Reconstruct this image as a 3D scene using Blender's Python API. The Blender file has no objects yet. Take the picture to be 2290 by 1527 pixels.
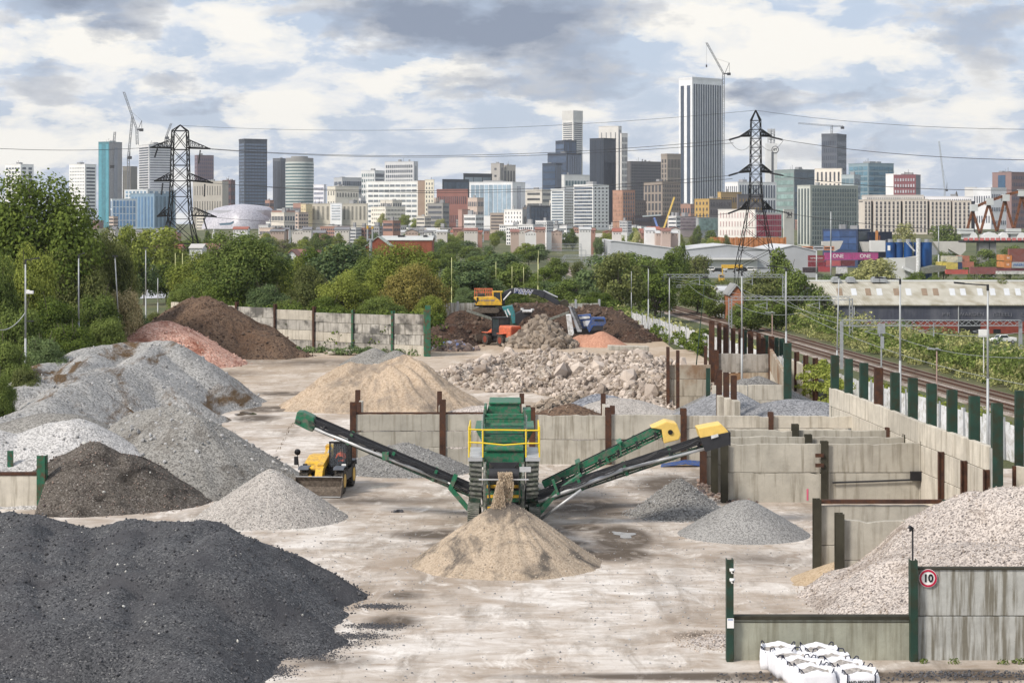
import bpy, bmesh, math, random
import numpy as np
from mathutils import Vector, Matrix
R=math.radians
F=4300.; CX=1145.; HY=500.; HC=14.
scn=bpy.context.scene; col=scn.collection
rnd=random.Random(7); nr=np.random.RandomState(5)
# ------------------------------------------------ placing helpers (photo bearings -> metres)
def wx(px,Y): return (px-CX)*Y/F
def wz(py,Y): return HC-(py-HY)*Y/F
def P(px,py,Y): return (wx(px,Y),Y,wz(py,Y))
def Yg(py,z=0): return F*(HC-z)/(py-HY)
def G(px,py,z=0):
    Y=Yg(py,z); return (wx(px,Y),Y,z)
def ss(a,b,x):
    t=np.clip((x-a)/(b-a),0,1); return t*t*(3-2*t)
def fenceX(Y): return 29.5-(np.minimum(Y,330)-115)*0.0957
def T(X,Y):
    u=X-fenceX(Y)
    lo=-3*ss(1.5,8,u)-7*ss(32,50,u)*ss(150,240,Y)
    return lo*(1-ss(900,1300,Y))+9*ss(900,1500,Y)
def lin(c,k=1.0):
    f=lambda v:(v/255/12.92 if v<=10 else ((v/255+.055)/1.055)**2.4)*k
    return (f(c[0]),f(c[1]),f(c[2]))
# ------------------------------------------------ objects
def tag(o,label=None,cat=None,group=None,kind=None):
    if label: o['label']=label
    if cat: o['category']=cat
    if group: o['group']=group
    if kind: o['kind']=kind
    return o
def thing(name,label,cat,loc=(0,0,0),rz=0,group=None):
    o=bpy.data.objects.new(name,None); col.objects.link(o); o.location=loc; o.rotation_euler=(0,0,rz)
    o.empty_display_size=.3
    return tag(o,label,cat,group)
def link(name,me,parent=None,mats=None,world=True):
    if mats is not None and not me.materials:
        for m in (mats if isinstance(mats,(list,tuple)) else [mats]): me.materials.append(m)
    o=bpy.data.objects.new(name,me); col.objects.link(o)
    if parent is not None: o.parent=parent
    return o
def npmesh(name,V,Fq,smooth=False):
    me=bpy.data.meshes.new(name); n=len(V); k=Fq.shape[1]; m=len(Fq)
    me.vertices.add(n); me.vertices.foreach_set('co',np.ascontiguousarray(V,dtype=np.float32).ravel())
    me.loops.add(m*k); me.loops.foreach_set('vertex_index',np.ascontiguousarray(Fq,dtype=np.int32).ravel())
    me.polygons.add(m); me.polygons.foreach_set('loop_start',np.arange(0,m*k,k,dtype=np.int32))
    me.update(calc_edges=True); me.validate()
    if not smooth: me.shade_flat()
    return me
def origin_of(p):
    v=Vector((0,0,0))
    while p is not None: v+=p.location; p=p.parent
    return v
class MB:
    def __init__(s): s.v=[]; s.f=[]; s.mi=[]; s.m=0
    def add(s,vs,fs):
        b=len(s.v); s.v+= [tuple(v) for v in vs]; s.f+=[tuple(b+i for i in f) for f in fs]; s.mi+=[s.m]*len(fs); return s
    def box(s,c,d,rz=0,M=None):
        hx,hy,hz=d[0]/2,d[1]/2,d[2]/2
        vs=[Vector((x,y,z)) for x in(-hx,hx) for y in(-hy,hy) for z in(-hz,hz)]
        m=M if M is not None else Matrix.Rotation(rz,3,'Z')
        vs=[m@v+Vector(c) for v in vs]
        return s.add(vs,[(0,1,3,2),(4,6,7,5),(0,4,5,1),(2,3,7,6),(0,2,6,4),(1,5,7,3)])
    def bb(s,x0,x1,y0,y1,z0,z1): return s.box(((x0+x1)/2,(y0+y1)/2,(z0+z1)/2),(abs(x1-x0),abs(y1-y0),abs(z1-z0)))
    def bar(s,p,q,w,h=None):
        h=h or w; p=Vector(p); q=Vector(q); d=q-p; L=d.length
        if L<1e-6: return s
        z=d/L; up=Vector((0,0,1)) if abs(z.z)<.95 else Vector((0,1,0))
        x=up.cross(z).normalized(); y=z.cross(x)
        vs=[]
        for e in(p,q):
            for a,b in((-1,-1),(1,-1),(1,1),(-1,1)): vs.append(e+x*a*w/2+y*b*h/2)
        return s.add(vs,[(0,3,2,1),(4,5,6,7),(0,1,5,4),(1,2,6,5),(2,3,7,6),(3,0,4,7)])
    def cyl(s,p,q,r,n=10,r2=None,cap=True):
        r2=r if r2 is None else r2; p=Vector(p); q=Vector(q); d=(q-p).normalized()
        up=Vector((0,0,1)) if abs(d.z)<.95 else Vector((0,1,0)); x=up.cross(d).normalized(); y=d.cross(x)
        vs=[]
        for e,rr in((p,r),(q,r2)):
            for i in range(n):
                a=2*math.pi*i/n; vs.append(e+x*math.cos(a)*rr+y*math.sin(a)*rr)
        fs=[(i,(i+1)%n,n+(i+1)%n,n+i) for i in range(n)]
        if cap: fs+=[tuple(range(n-1,-1,-1)),tuple(range(n,2*n))]
        return s.add(vs,fs)
    def tube(s,pts,r,n=5):
        for a,b in zip(pts[:-1],pts[1:]): s.cyl(a,b,r,n,cap=False)
        return s
    def poly(s,pts,Y,t):   # outline on a bearing, at distance Y, extruded t metres deep
        w=[P(x,y,Y) for x,y in pts]; return s.pris([(a[0],a[2]) for a in w],Y,Y+t)
    def pris(s,xz,y0,y1):
        n=len(xz); ar=sum(xz[i][0]*xz[(i+1)%n][1]-xz[(i+1)%n][0]*xz[i][1] for i in range(n))
        if ar<0: xz=xz[::-1]
        vs=[(x,y0,z) for x,z in xz]+[(x,y1,z) for x,z in xz]
        return s.add(vs,[tuple(range(n)),tuple(range(2*n-1,n-1,-1))]+[(i,n+i,n+(i+1)%n,(i+1)%n) for i in range(n)])
    def prisx(s,yz,x0,x1):
        n=len(yz); ar=sum(yz[i][0]*yz[(i+1)%n][1]-yz[(i+1)%n][0]*yz[i][1] for i in range(n))
        if ar<0: yz=yz[::-1]
        vs=[(x0,y,z) for y,z in yz]+[(x1,y,z) for y,z in yz]
        return s.add(vs,[tuple(range(n-1,-1,-1)),tuple(range(n,2*n))]+[(i,(i+1)%n,n+(i+1)%n,n+i) for i in range(n)])
    def bpx(s,a,b,Y,w,h=None,Y2=None): return s.bar(P(a[0],a[1],Y),P(b[0],b[1],Y if Y2 is None else Y2),w,h)
    def build(s,name,mats,parent=None,local=False,smooth=False,bevel=0):
        me=bpy.data.meshes.new(name)
        off=Vector((0,0,0)) if (local or parent is None) else origin_of(parent)
        me.from_pydata([(v[0]-off[0],v[1]-off[1],v[2]-off[2]) for v in s.v],[],s.f); me.update()
        ms=mats if isinstance(mats,(list,tuple)) else [mats]
        for m in ms: me.materials.append(m)
        if len(ms)>1: me.polygons.foreach_set('material_index',s.mi)
        if smooth: me.polygons.foreach_set('use_smooth',[True]*len(me.polygons))
        o=link(name,me,parent)
        if bevel:
            b=o.modifiers.new('b','BEVEL'); b.width=bevel; b.segments=2; b.limit_method='ANGLE'
        return o
def clone(o,loc=None,rz=None,label=None,parent=None):
    c=o.copy(); col.objects.link(c); c.parent=parent
    if loc is not None: c.location=loc
    if rz is not None: c.rotation_euler=(0,0,rz)
    if label: c['label']=label
    for ch in list(o.children): clone(ch,parent=c)
    return c
_font=[]
def text(name,s,size,ext,mat,parent,loc,rot=(math.pi/2,0,0),sx=1,bold=0,align='CENTER'):
    cu=bpy.data.curves.new(name,'FONT'); cu.body=s; cu.size=size; cu.extrude=ext; cu.align_x=align; cu.align_y='CENTER'; cu.offset=bold
    t=bpy.data.objects.new('tmp',cu); col.objects.link(t)
    dg=bpy.context.evaluated_depsgraph_get(); me=bpy.data.meshes.new_from_object(t.evaluated_get(dg))
    bpy.data.objects.remove(t); me.materials.clear(); me.materials.append(mat)
    o=link(name,me,parent); o.location=loc; o.rotation_euler=rot; o.scale=(sx,1,1); return o
# ------------------------------------------------ materials
def nt(name):
    m=bpy.data.materials.new(name); m.use_nodes=True; t=m.node_tree; return m,t,t.nodes['Principled BSDF']
def N(t,ty,**k):
    n=t.nodes.new(ty)
    for a,b in k.items():
        if a in n.inputs: n.inputs[a].default_value=b
        else: setattr(n,a,b)
    return n
def ramp(t,fac,stops):
    r=t.nodes.new('ShaderNodeValToRGB'); e=r.color_ramp.elements
    while len(e)<len(stops): e.new(.5)
    for i,(p,c) in enumerate(stops): e[i].position=p; e[i].color=(c[0],c[1],c[2],1) if hasattr(c,'__len__') else (c,c,c,1)
    t.links.new(fac,r.inputs[0]); return r.outputs[0]
def mixc(t,f,a,b,bt='MIX'):
    m=t.nodes.new('ShaderNodeMix'); m.data_type='RGBA'; m.blend_type=bt
    for sock,v in((m.inputs[0],f),(m.inputs[6],a),(m.inputs[7],b)):
        if hasattr(v,'is_output'): t.links.new(v,sock)
        elif hasattr(v,'__len__'): sock.default_value=(v[0],v[1],v[2],1)
        else: sock.default_value=v
    return m.outputs[2]
def math_(t,op,a,b=0.,c=None,clamp=False):
    m=t.nodes.new('ShaderNodeMath'); m.operation=op; m.use_clamp=clamp
    for i,v in enumerate((a,b,c)):
        if v is None: continue
        if hasattr(v,'is_output'): t.links.new(v,m.inputs[i])
        else: m.inputs[i].default_value=v
    return m.outputs[0]
def coords(t,scale=(1,1,1),kind='Object'):
    tc=t.nodes.new('ShaderNodeTexCoord'); mp=t.nodes.new('ShaderNodeMapping'); mp.inputs['Scale'].default_value=scale
    t.links.new(tc.outputs[kind],mp.inputs[0]); return mp.outputs[0]
def noise(t,vec,scale,detail=5,rough=.55,out=0,dist=0):
    n=N(t,'ShaderNodeTexNoise',Scale=scale,Detail=detail,Roughness=rough,Distortion=dist); t.links.new(vec,n.inputs['Vector']); return n.outputs[out]
def bump(t,b,h,s,d):
    n=N(t,'ShaderNodeBump',Strength=s,Distance=d); t.links.new(h,n.inputs['Height']); t.links.new(n.outputs[0],b.inputs['Normal'])
def plain(name,c,rough=.6,metal=0,var=.25,scale=1.5,spec=.4,dirt=None):
    m,t,b=nt(name); b.inputs['Roughness'].default_value=rough; b.inputs['Metallic'].default_value=metal
    b.inputs['Specular IOR Level'].default_value=spec
    v=coords(t); f=noise(t,v,scale,6,.65)
    d=[x*(1-var) for x in c]; l=[min(1,x*(1+var)) for x in c]
    cc=ramp(t,f,[(.3,d),(.7,l)])
    if dirt:
        f2=noise(t,v,scale*2.3,8,.7); cc=mixc(t,ramp(t,f2,[(.45,0),(.62,1)]),cc,dirt)
    t.links.new(cc,b.inputs['Base Color']); return m
def gravel(name,c1,c2,sc=10,tint=None,tsc=.35,tlo=.5,thi=.65,b=.6,c3=None,streak=None):
    """crushed stone: one tone per stone, slow patches of a second tone"""
    m,t,bs=nt(name); bs.inputs['Roughness'].default_value=.93; bs.inputs['Specular IOR Level'].default_value=.15
    v=coords(t)
    vo=N(t,'ShaderNodeTexVoronoi',Scale=sc); t.links.new(v,vo.inputs['Vector'])
    sep=t.nodes.new('ShaderNodeSeparateColor'); t.links.new(vo.outputs['Color'],sep.inputs[0])
    stops=[(.0,c1),(.75,c2)]
    if c3: stops=[(.0,c1),(.7,c2),(.93,c2),(.97,c3)]
    cc=ramp(t,sep.outputs[0],stops)
    big=noise(t,v,tsc*.6,6,.6); cc=mixc(t,1.0,cc,ramp(t,big,[(.25,.78),(.75,1.2)]),'MULTIPLY')
    if tint:
        f=noise(t,coords(t,streak) if streak else v,tsc,7,.65,dist=.6); cc=mixc(t,ramp(t,f,[(tlo,0),(thi,1)]),cc,mixc(t,.55,tint,mixc(t,1.0,cc,tint,'MULTIPLY')))
    t.links.new(cc,bs.inputs['Base Color'])
    n2=noise(t,v,sc*.35,6,.7)
    h=math_(t,'ADD',math_(t,'MULTIPLY',vo.outputs['Distance'],-.6),n2); bump(t,bs,h,b,1.2/sc); return m
def concrete(name,c,stain=(.10,.075,.05),rust=None,amt=(.5,.72),scale=1.,dark=None):
    m,t,b=nt(name); b.inputs['Roughness'].default_value=.9; b.inputs['Specular IOR Level'].default_value=.2
    oi=t.nodes.new('ShaderNodeObjectInfo'); tc=t.nodes.new('ShaderNodeTexCoord')
    ad=t.nodes.new('ShaderNodeVectorMath'); ad.operation='ADD'; t.links.new(tc.outputs['Object'],ad.inputs[0])
    rm=math_(t,'MULTIPLY',oi.outputs['Random'],37.); t.links.new(rm,ad.inputs[1]); base=ad.outputs[0]
    def mp(s):
        q=t.nodes.new('ShaderNodeMapping'); q.inputs['Scale'].default_value=s; t.links.new(base,q.inputs[0]); return q.outputs[0]
    cc=ramp(t,noise(t,mp((1,1,1)),.9*scale,8,.65),[(.25,[x*.72 for x in c]),(.72,[min(1,x*1.15) for x in c])])
    st=noise(t,mp((5,5,.35)),.8*scale,5,.6)
    cc=mixc(t,ramp(t,st,[(amt[0],0),(amt[1],.8)]),cc,stain)
    if rust: cc=mixc(t,ramp(t,noise(t,mp((1,1,.8)),.45*scale,6,.6),[(.45,0),(.62,.9)]),cc,rust)
    if dark: cc=mixc(t,ramp(t,noise(t,mp((1.,1,1)),.5*scale,7,.6),[(.47,0),(.6,.85)]),cc,dark)
    cc=mixc(t,math_(t,'MULTIPLY_ADD',oi.outputs['Random'],.35,0.),cc,(.22,.20,.17))
    sp=noise(t,mp((1,1,1)),14,3,.6); cc=mixc(t,ramp(t,sp,[(.68,0),(.76,.5)]),cc,(.12,.11,.1))
    t.links.new(cc,b.inputs['Base Color']); bump(t,b,noise(t,mp((1,1,1)),5,8,.7),.5,.04); return m
def leafmat(name,c,c2):
    m=bpy.data.materials.new(name); m.use_nodes=True; t=m.node_tree; t.nodes.clear()
    g=t.nodes.new('ShaderNodeNewGeometry'); oi=t.nodes.new('ShaderNodeObjectInfo')
    f=math_(t,'ADD',math_(t,'MULTIPLY',g.outputs['Random Per Island'],.55),math_(t,'MULTIPLY',oi.outputs['Random'],.2))
    f=math_(t,'ADD',f,math_(t,'MULTIPLY',noise(t,coords(t),.55,4,.6),.7))
    cc=ramp(t,f,[(.35,c),(.95,c2)])
    d=t.nodes.new('ShaderNodeBsdfDiffuse'); tr=t.nodes.new('ShaderNodeBsdfTranslucent'); mx=t.nodes.new('ShaderNodeMixShader'); mx.inputs[0].default_value=.3
    o=t.nodes.new('ShaderNodeOutputMaterial')
    t.links.new(cc,d.inputs[0]); t.links.new(cc,tr.inputs[0]); t.links.new(d.outputs[0],mx.inputs[1]); t.links.new(tr.outputs[0],mx.inputs[2]); t.links.new(mx.outputs[0],o.inputs[0]); return m
def corr(name,c,pitch,dirt,axis=0,rough=.6,dk=.6):
    m,t,b=nt(name); b.inputs['Roughness'].default_value=rough
    v=coords(t); w=N(t,'ShaderNodeTexWave',Scale=1/pitch/2/math.pi*6.28/2); w.bands_direction='XYZ'[axis]; t.links.new(v,w.inputs[0])
    cc=ramp(t,w.outputs['Fac'],[(.0,[x*dk for x in c]),(.5,c)])
    cc=mixc(t,ramp(t,noise(t,coords(t,(1,.4,.4) if axis==0 else (.4,1,.4)),.35,7,.65),[(.42,0),(.65,.75)]),cc,dirt)
    t.links.new(cc,b.inputs['Base Color']); return m
def glass(name,c,rough=.12,var=.5,sc=.25):
    m,t,b=nt(name); b.inputs['Roughness'].default_value=rough; b.inputs['Specular IOR Level'].default_value=.7
    oi=t.nodes.new('ShaderNodeObjectInfo')
    cc=ramp(t,math_(t,'ADD',math_(t,'MULTIPLY',oi.outputs['Random'],.5),math_(t,'MULTIPLY',noise(t,coords(t),sc,4,.7),.8)),[(.3,[x*(1-var) for x in c]),(.9,[x*(1+var) for x in c])])
    t.links.new(cc,b.inputs['Base Color']); return m
M={}
M['steel']=plain('galvanised steel',(.36,.38,.40),.5,.3,.2)
M['lamp']=plain('lamp column grey',(.42,.44,.45),.55,.2,.15)
M['rust']=plain('rusty steel',(.060,.034,.026),.85,0,.45,1.2,.2,dirt=(.10,.045,.025))
M['green']=plain('dark green painted pile',(.018,.05,.036),.6,0,.3,.8,.3,dirt=(.03,.035,.02))
M['green2']=plain('mid green paint',(.02,.12,.07),.6,0,.3,1.5,.3,dirt=(.10,.05,.03))
M['olive']=plain('dirty olive steel',(.045,.042,.03),.8,0,.4,1,.2)
M['conc']=concrete('grey bay concrete',(.46,.435,.375),stain=(.17,.15,.11))
M['concL']=concrete('pale bay concrete',(.60,.56,.48),stain=(.22,.19,.14))
M['concS']=concrete('streaked pale concrete',(.46,.47,.45),stain=(.10,.085,.05),amt=(.44,.6),scale=1.3)
M['concG']=concrete('mossy concrete',(.36,.37,.30),stain=(.14,.13,.08),amt=(.48,.7))
M['concR']=concrete('rust stained concrete',(.45,.40,.32),rust=(.21,.10,.035))
M['concD']=concrete('blackened concrete',(.42,.40,.37),dark=(.03,.03,.03))
M['concB']=concrete('back wall concrete',(.50,.48,.44),stain=(.15,.14,.12),dark=(.06,.06,.06),amt=(.48,.68))
M['seam']=plain('joint dark',(.05,.045,.035),.95,0,.5)
M['mblack']=plain('black rubber belt',(.020,.021,.025),.55,0,.3,2,.5)
M['tyre']=plain('tyre rubber',(.03,.029,.027),.9,0,.35,5,.2,dirt=(.13,.11,.09))
M['mgreen']=plain('machine green paint',(.014,.15,.075),.55,0,.3,2,.4,dirt=(.12,.13,.10))
M['mdgreen']=plain('machine dark green',(.02,.06,.04),.6,0,.4,2,.4,dirt=(.10,.09,.07))
M['myel']=plain('machine yellow',(.72,.43,.03),.45,0,.12,2,.5,dirt=(.42,.26,.07))
M['paley']=plain('faded yellow hood',(.75,.52,.14),.5,0,.12,3,.4)
M['rail_y']=plain('handrail yellow',(.80,.58,.03),.45,0,.08); M['poley']=plain('pale yellow pole',(.62,.62,.30),.6)
M['mgrey']=plain('dusty machine grey',(.20,.20,.18),.75,0,.4,2.5,.3,dirt=(.08,.10,.07))
M['alu']=plain('aluminium strut',(.50,.51,.52),.45,.3,.15)
M['white']=plain('white paint',(.78,.78,.77),.5,0,.06)
M['whiteD']=plain('weathered white sheet',(.66,.68,.70),.6,0,.15,1,.3,dirt=(.40,.40,.38))
M['orange']=plain('loader orange',(.62,.15,.07),.5,0,.15,2,.4,dirt=(.40,.13,.08))
M['teal']=plain('teal paint',(.03,.22,.24),.5,0,.25,2,.4,dirt=(.10,.12,.11))
M['blue']=plain('machine blue',(.025,.075,.26),.6,0,.3,2,.3,dirt=(.10,.11,.14))
M['dark']=plain('dark metal',(.025,.026,.03),.6,0,.3)
M['grit']=plain('bucket worn steel',(.09,.07,.055),.7,.2,.4,3,.4,dirt=(.17,.14,.11))
M['glassc']=glass('cab glass',(.03,.04,.045),.08)
M['amber']=plain('amber lamp',(.8,.25,.02),.3,0,.05)
M['hiviz']=plain('orange work vest',(.85,.12,.04),.8,0,.15,4)
M['skin']=plain('skin',(.45,.25,.17),.6,0,.1)
M['red']=plain('red',(.55,.02,.03),.5,0,.08)
M['maroon']=plain('sign rim red',(.45,.01,.05),.45,0,.05)
M['black']=plain('black',(.01,.01,.012),.5,0,.1)
M['navy']=plain('navy strap',(.02,.025,.05),.7,0,.1)
M['bag']=plain('white woven bag',(.74,.75,.79),.75,0,.06,3)
M['lbluetxt']=plain('blue print',(.05,.15,.4),.5)
M['silver']=plain('silver discs',(.50,.50,.55),.35,.35,.1)
M['wire']=plain('wire',(.03,.03,.035),.6)
M['pylon']=plain('weathered lattice steel',(.014,.014,.014),.9,0,.2,1.5,.05)
M['timber']=plain('timber',(.25,.18,.12),.9,0,.3)
M['bark']=plain('bark',(.10,.085,.065),.95,0,.3)
# ------------------------------------------------ camera, sun, sky
cam=bpy.data.objects.new('camera',bpy.data.cameras.new('camera')); col.objects.link(cam); scn.camera=cam
cam.location=(0,0,HC); cam.rotation_euler=(R(90),0,0)
cam.data.sensor_width=36; cam.data.lens=F/2290*36; cam.data.shift_y=-(763.5-HY)/2290; cam.data.shift_x=0
cam.data.clip_start=1; cam.data.clip_end=20000
SUNEL,SUNAZ=R(40),R(-128)      # azimuth from +Y towards +X: the sun stands behind the camera's left shoulder
sd=Vector((math.sin(SUNAZ)*math.cos(SUNEL),math.cos(SUNAZ)*math.cos(SUNEL),math.sin(SUNEL)))
sun=bpy.data.objects.new('sun',bpy.data.lights.new('sun','SUN')); col.objects.link(sun)
sun.rotation_euler=sd.to_track_quat('Z','Y').to_euler(); sun.data.energy=3.4; sun.data.angle=R(11); sun.data.color=(1,.92,.82)
scn.view_settings.view_transform='Standard'; scn.view_settings.look='None'; scn.view_settings.exposure=0.2; scn.view_settings.gamma=1
w=bpy.data.worlds.new('World'); scn.world=w; w.use_nodes=True; t=w.node_tree; bg=t.nodes['Background']; bg.inputs[1].default_value=.1
sk=t.nodes.new('ShaderNodeTexSky'); sk.sky_type='NISHITA'; sk.sun_disc=False; sk.sun_elevation=SUNEL; sk.sun_rotation=SUNAZ%(2*math.pi)
sk.dust_density=2.0
tc=t.nodes.new('ShaderNodeTexCoord'); sp=t.nodes.new('ShaderNodeSeparateXYZ'); t.links.new(tc.outputs['Generated'],sp.inputs[0])
az=math_(t,'ARCTAN2',sp.outputs[0],sp.outputs[1]); el=math_(t,'ARCSINE',sp.outputs[2])
elc=math_(t,'MAXIMUM',el,0.0)
cb=t.nodes.new('ShaderNodeCombineXYZ'); t.links.new(math_(t,'MULTIPLY',az,9.),cb.inputs[0]); t.links.new(math_(t,'MULTIPLY',math_(t,'POWER',math_(t,'ADD',elc,.02),.8),17.),cb.inputs[1])
cv=cb.outputs[0]
n1=noise(t,cv,1.1,8,.53,dist=.15); n2=noise(t,cv,2.6,9,.6,dist=.25)
nw=noise(t,cv,1.9,12,.6,out=1)
sw=t.nodes.new('ShaderNodeSeparateColor'); t.links.new(nw,sw.inputs[0])
def blob(px,py,rx,ry,amp,warp=1.0):
    a0=math.atan((px-CX)/F); e0=(HY-py)/F
    dx=math_(t,'DIVIDE',math_(t,'ADD',math_(t,'SUBTRACT',az,a0),math_(t,'MULTIPLY_ADD',sw.outputs[0],.11*warp,-.055*warp)),rx/F)
    dy=math_(t,'DIVIDE',math_(t,'ADD',math_(t,'SUBTRACT',el,e0),math_(t,'MULTIPLY_ADD',sw.outputs[1],.060*warp,-.030*warp)),ry/F)
    r=math_(t,'SQRT',math_(t,'ADD',math_(t,'MULTIPLY',dx,dx),math_(t,'MULTIPLY',dy,dy)))
    return math_(t,'MULTIPLY',math_(t,'SUBTRACT',1.,math_(t,'SMOOTH_MIN' if False else 'MINIMUM',r,1.)),amp)
# dark cloud undersides and bright cloud tops
darks=[(200,30,260,95,1.3),(1120,60,430,115,1.6),(800,30,330,90,.7),(1130,205,420,55,.75),(1690,195,120,50,.9),(1350,150,230,60,.8),(1950,215,360,50,.65),(2150,60,260,70,.6),
       (430,225,170,50,.7),(90,200,160,60,.6),(1900,330,500,50,.55),(2230,130,150,90,.6)]
brts=[(150,120,200,60,1.),(560,80,130,80,.8),(300,160,160,60,.8),(60,300,200,80,1.),(620,250,170,60,.9),(900,170,220,40,.9),(1500,60,150,70,.9),(1850,120,330,60,1.),(1700,40,220,60,.8),(330,330,260,60,.5),(1250,250,130,35,.6),(2200,230,160,60,.5)]
def total(L):
    s=None
    for a in L:
        b=blob(*a); s=b if s is None else math_(t,'ADD',s,b)
    return s
D_=math_(t,'ADD',total(darks),math_(t,'MULTIPLY_ADD',n2,1.3,-.78)); B_=math_(t,'ADD',total(brts),math_(t,'MULTIPLY_ADD',n2,2.1,-.93))
blu=lin((196,209,231)); wht=lin((243,240,233)); gry=lin((136,147,166))
s10=lambda c:tuple(x*10 for x in c)
skyc=mixc(t,.72,sk.outputs[0],s10(blu))
c1=mixc(t,ramp(t,n2,[(.40,0),(.62,.75)]),skyc,s10(lin((223,227,236))))
c2=mixc(t,ramp(t,B_,[(.08,0),(.24,.55),(.6,1)]),c1,s10(wht))
c3=mixc(t,ramp(t,D_,[(.16,0),(.36,.38),(1.0,1)]),c2,s10(gry))
t.links.new(c3,bg.inputs[0])
# ------------------------------------------------ terrain
def gridmesh(xs,ys,zf):
    X,Y=np.meshgrid(xs,ys); Z=zf(X,Y); n,m=X.shape
    V=np.stack([X.ravel(),Y.ravel(),Z.ravel()],1); i=np.arange(n*m).reshape(n,m)
    return V,np.stack([i[:-1,:-1],i[:-1,1:],i[1:,1:],i[1:,:-1]],-1).reshape(-1,4)
xs=np.concatenate([[-9000,-4000,-1500,-600,-300],np.arange(-200,300,3.5),[350,500,900,1500,4000,9000]])
ys=np.concatenate([[-600,-100,0],np.arange(20,700,4.5),np.arange(700,1700,40),[2000,3000,5000,9000,16000]])
V,Q=gridmesh(xs,ys,lambda X,Y:T(X,Y)-.06*(X<fenceX(Y)))
m,t,b=nt('rough grassland'); b.inputs['Roughness'].default_value=.95; v=coords(t)
cc=ramp(t,noise(t,v,.05,8,.65),[(.3,(.05,.075,.022)),(.5,(.10,.11,.04)),(.68,(.20,.17,.09))])
cc=mixc(t,ramp(t,noise(t,v,1.5,5,.7),[(.4,0),(.7,.6)]),cc,(.045,.06,.02)); t.links.new(cc,b.inputs['Base Color']); bump(t,b,noise(t,v,2,5,.7),.8,.3)
o=link('ground',npmesh('ground',V,Q,True),None,m); tag(o,kind='structure')
# yard floor
xs=np.arange(-60,32,2.); ys=np.arange(28,272,2.)
V,Q=gridmesh(xs,ys,lambda X,Y:X*0)
c=V[Q].mean(1); keep=(c[:,0]<fenceX(c[:,1])-1.0)&(c[:,0]>-40-c[:,1]*.1)
Q=Q[keep]
m,t,b=nt('worn concrete yard'); v=coords(t); b.inputs['Specular IOR Level'].default_value=.1
cc=ramp(t,noise(t,v,.11,9,.62,dist=.5),[(.32,(.35,.29,.235)),(.48,(.53,.48,.43)),(.62,(.70,.665,.625))])
cc=mixc(t,ramp(t,noise(t,coords(t,(.6,1,1)),.7,8,.68,dist=.8),[(.42,.0),(.66,.8)]),cc,(.31,.24,.18))
cc=mixc(t,ramp(t,noise(t,coords(t,(1,.3,1)),.45,8,.7),[(.52,.0),(.66,.65)]),cc,(.22,.19,.16))
cc=mixc(t,ramp(t,noise(t,coords(t,(1,.5,1)),.5,9,.72,dist=1.2),[(.54,.0),(.66,.75)]),cc,(.78,.74,.69))
cc=mixc(t,ramp(t,noise(t,coords(t,(.5,1.1,1)),.8,9,.7,dist=1.1),[(.47,.0),(.60,.32),(.75,.6)]),cc,(.31,.255,.20))
cc=mixc(t,ramp(t,noise(t,coords(t,(.9,.16,1)),1.1,8,.7,dist=.5),[(.55,.0),(.66,.5)]),cc,(.24,.20,.16))
cc=mixc(t,ramp(t,noise(t,v,9,4,.7),[(.60,0),(.72,.45)]),cc,(.16,.14,.12))
# far end of the yard is earth-stained
spx=t.nodes.new('ShaderNodeSeparateXYZ'); t.links.new(v,spx.inputs[0])
far=math_(t,'MULTIPLY_ADD',spx.outputs[1],1/90.,-130/90.,clamp=True)
cc=mixc(t,math_(t,'MULTIPLY',far,.65),cc,(.40,.30,.20))
wet=None
def patch(px,py,rx,ry,a):
    global wet
    c=G(px,py); r1=rx*c[1]/F; r2=ry*c[1]/F*c[1]/HC
    dx=math_(t,'DIVIDE',math_(t,'SUBTRACT',spx.outputs[0],c[0]),r1); dy=math_(t,'DIVIDE',math_(t,'SUBTRACT',spx.outputs[1],c[1]),r2)
    r=math_(t,'SQRT',math_(t,'ADD',math_(t,'MULTIPLY',dx,dx),math_(t,'MULTIPLY',dy,dy)))
    k=math_(t,'MULTIPLY',math_(t,'SUBTRACT',1.3,r),a*2.0,clamp=True); wet=k if wet is None else math_(t,'MAXIMUM',wet,k)
for a in [(1390,1202,70,28,1.),(1385,1240,75,16,.9),(1300,1180,60,9,.7),(1240,1215,90,8,.7),(1420,1150,120,9,.6),(1480,1340,26,60,.16),(1560,1420,60,10,.4),(1330,1235,60,10,.5),(1300,1130,140,26,.55),(1200,1190,90,14,.6),(985,1195,120,12,.7),(1010,1218,60,8,.6),(880,1390,60,16,.7),(900,1330,50,10,.5),
          (600,915,60,7,.8),(570,935,50,8,.7),(640,880,90,5,.6),(1520,1085,120,28,.7),(1470,1130,80,12,.5),(1240,925,160,10,.5),(830,1120,200,10,.4),(960,1060,60,8,.5),(1520,1300,40,70,.14),(1480,1215,30,50,.2),
          (1700,1250,110,20,.3),(740,1480,110,16,.4),(700,810,220,10,.35),(480,835,120,8,.35),(1900,1512,700,10,1.),(2150,1500,160,5,.5),(1330,860,120,5,.5)]: patch(*a)
wn=math_(t,'MULTIPLY',wet,ramp(t,noise(t,coords(t,(1,.55,1)),.8,8,.65,dist=.7),[(.30,.25),(.50,1)]))
cc=mixc(t,math_(t,'MULTIPLY',wn,.92),cc,(.085,.066,.05))
t.links.new(cc,b.inputs['Base Color']); t.links.new(math_(t,'MULTIPLY_ADD',wn,-.12,.93),b.inputs['Roughness'])
bump(t,b,noise(t,v,3.5,9,.72),.35,.05)
o=link('yard_floor',npmesh('yard_floor',V,Q),None,m); tag(o,kind='structure')
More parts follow.
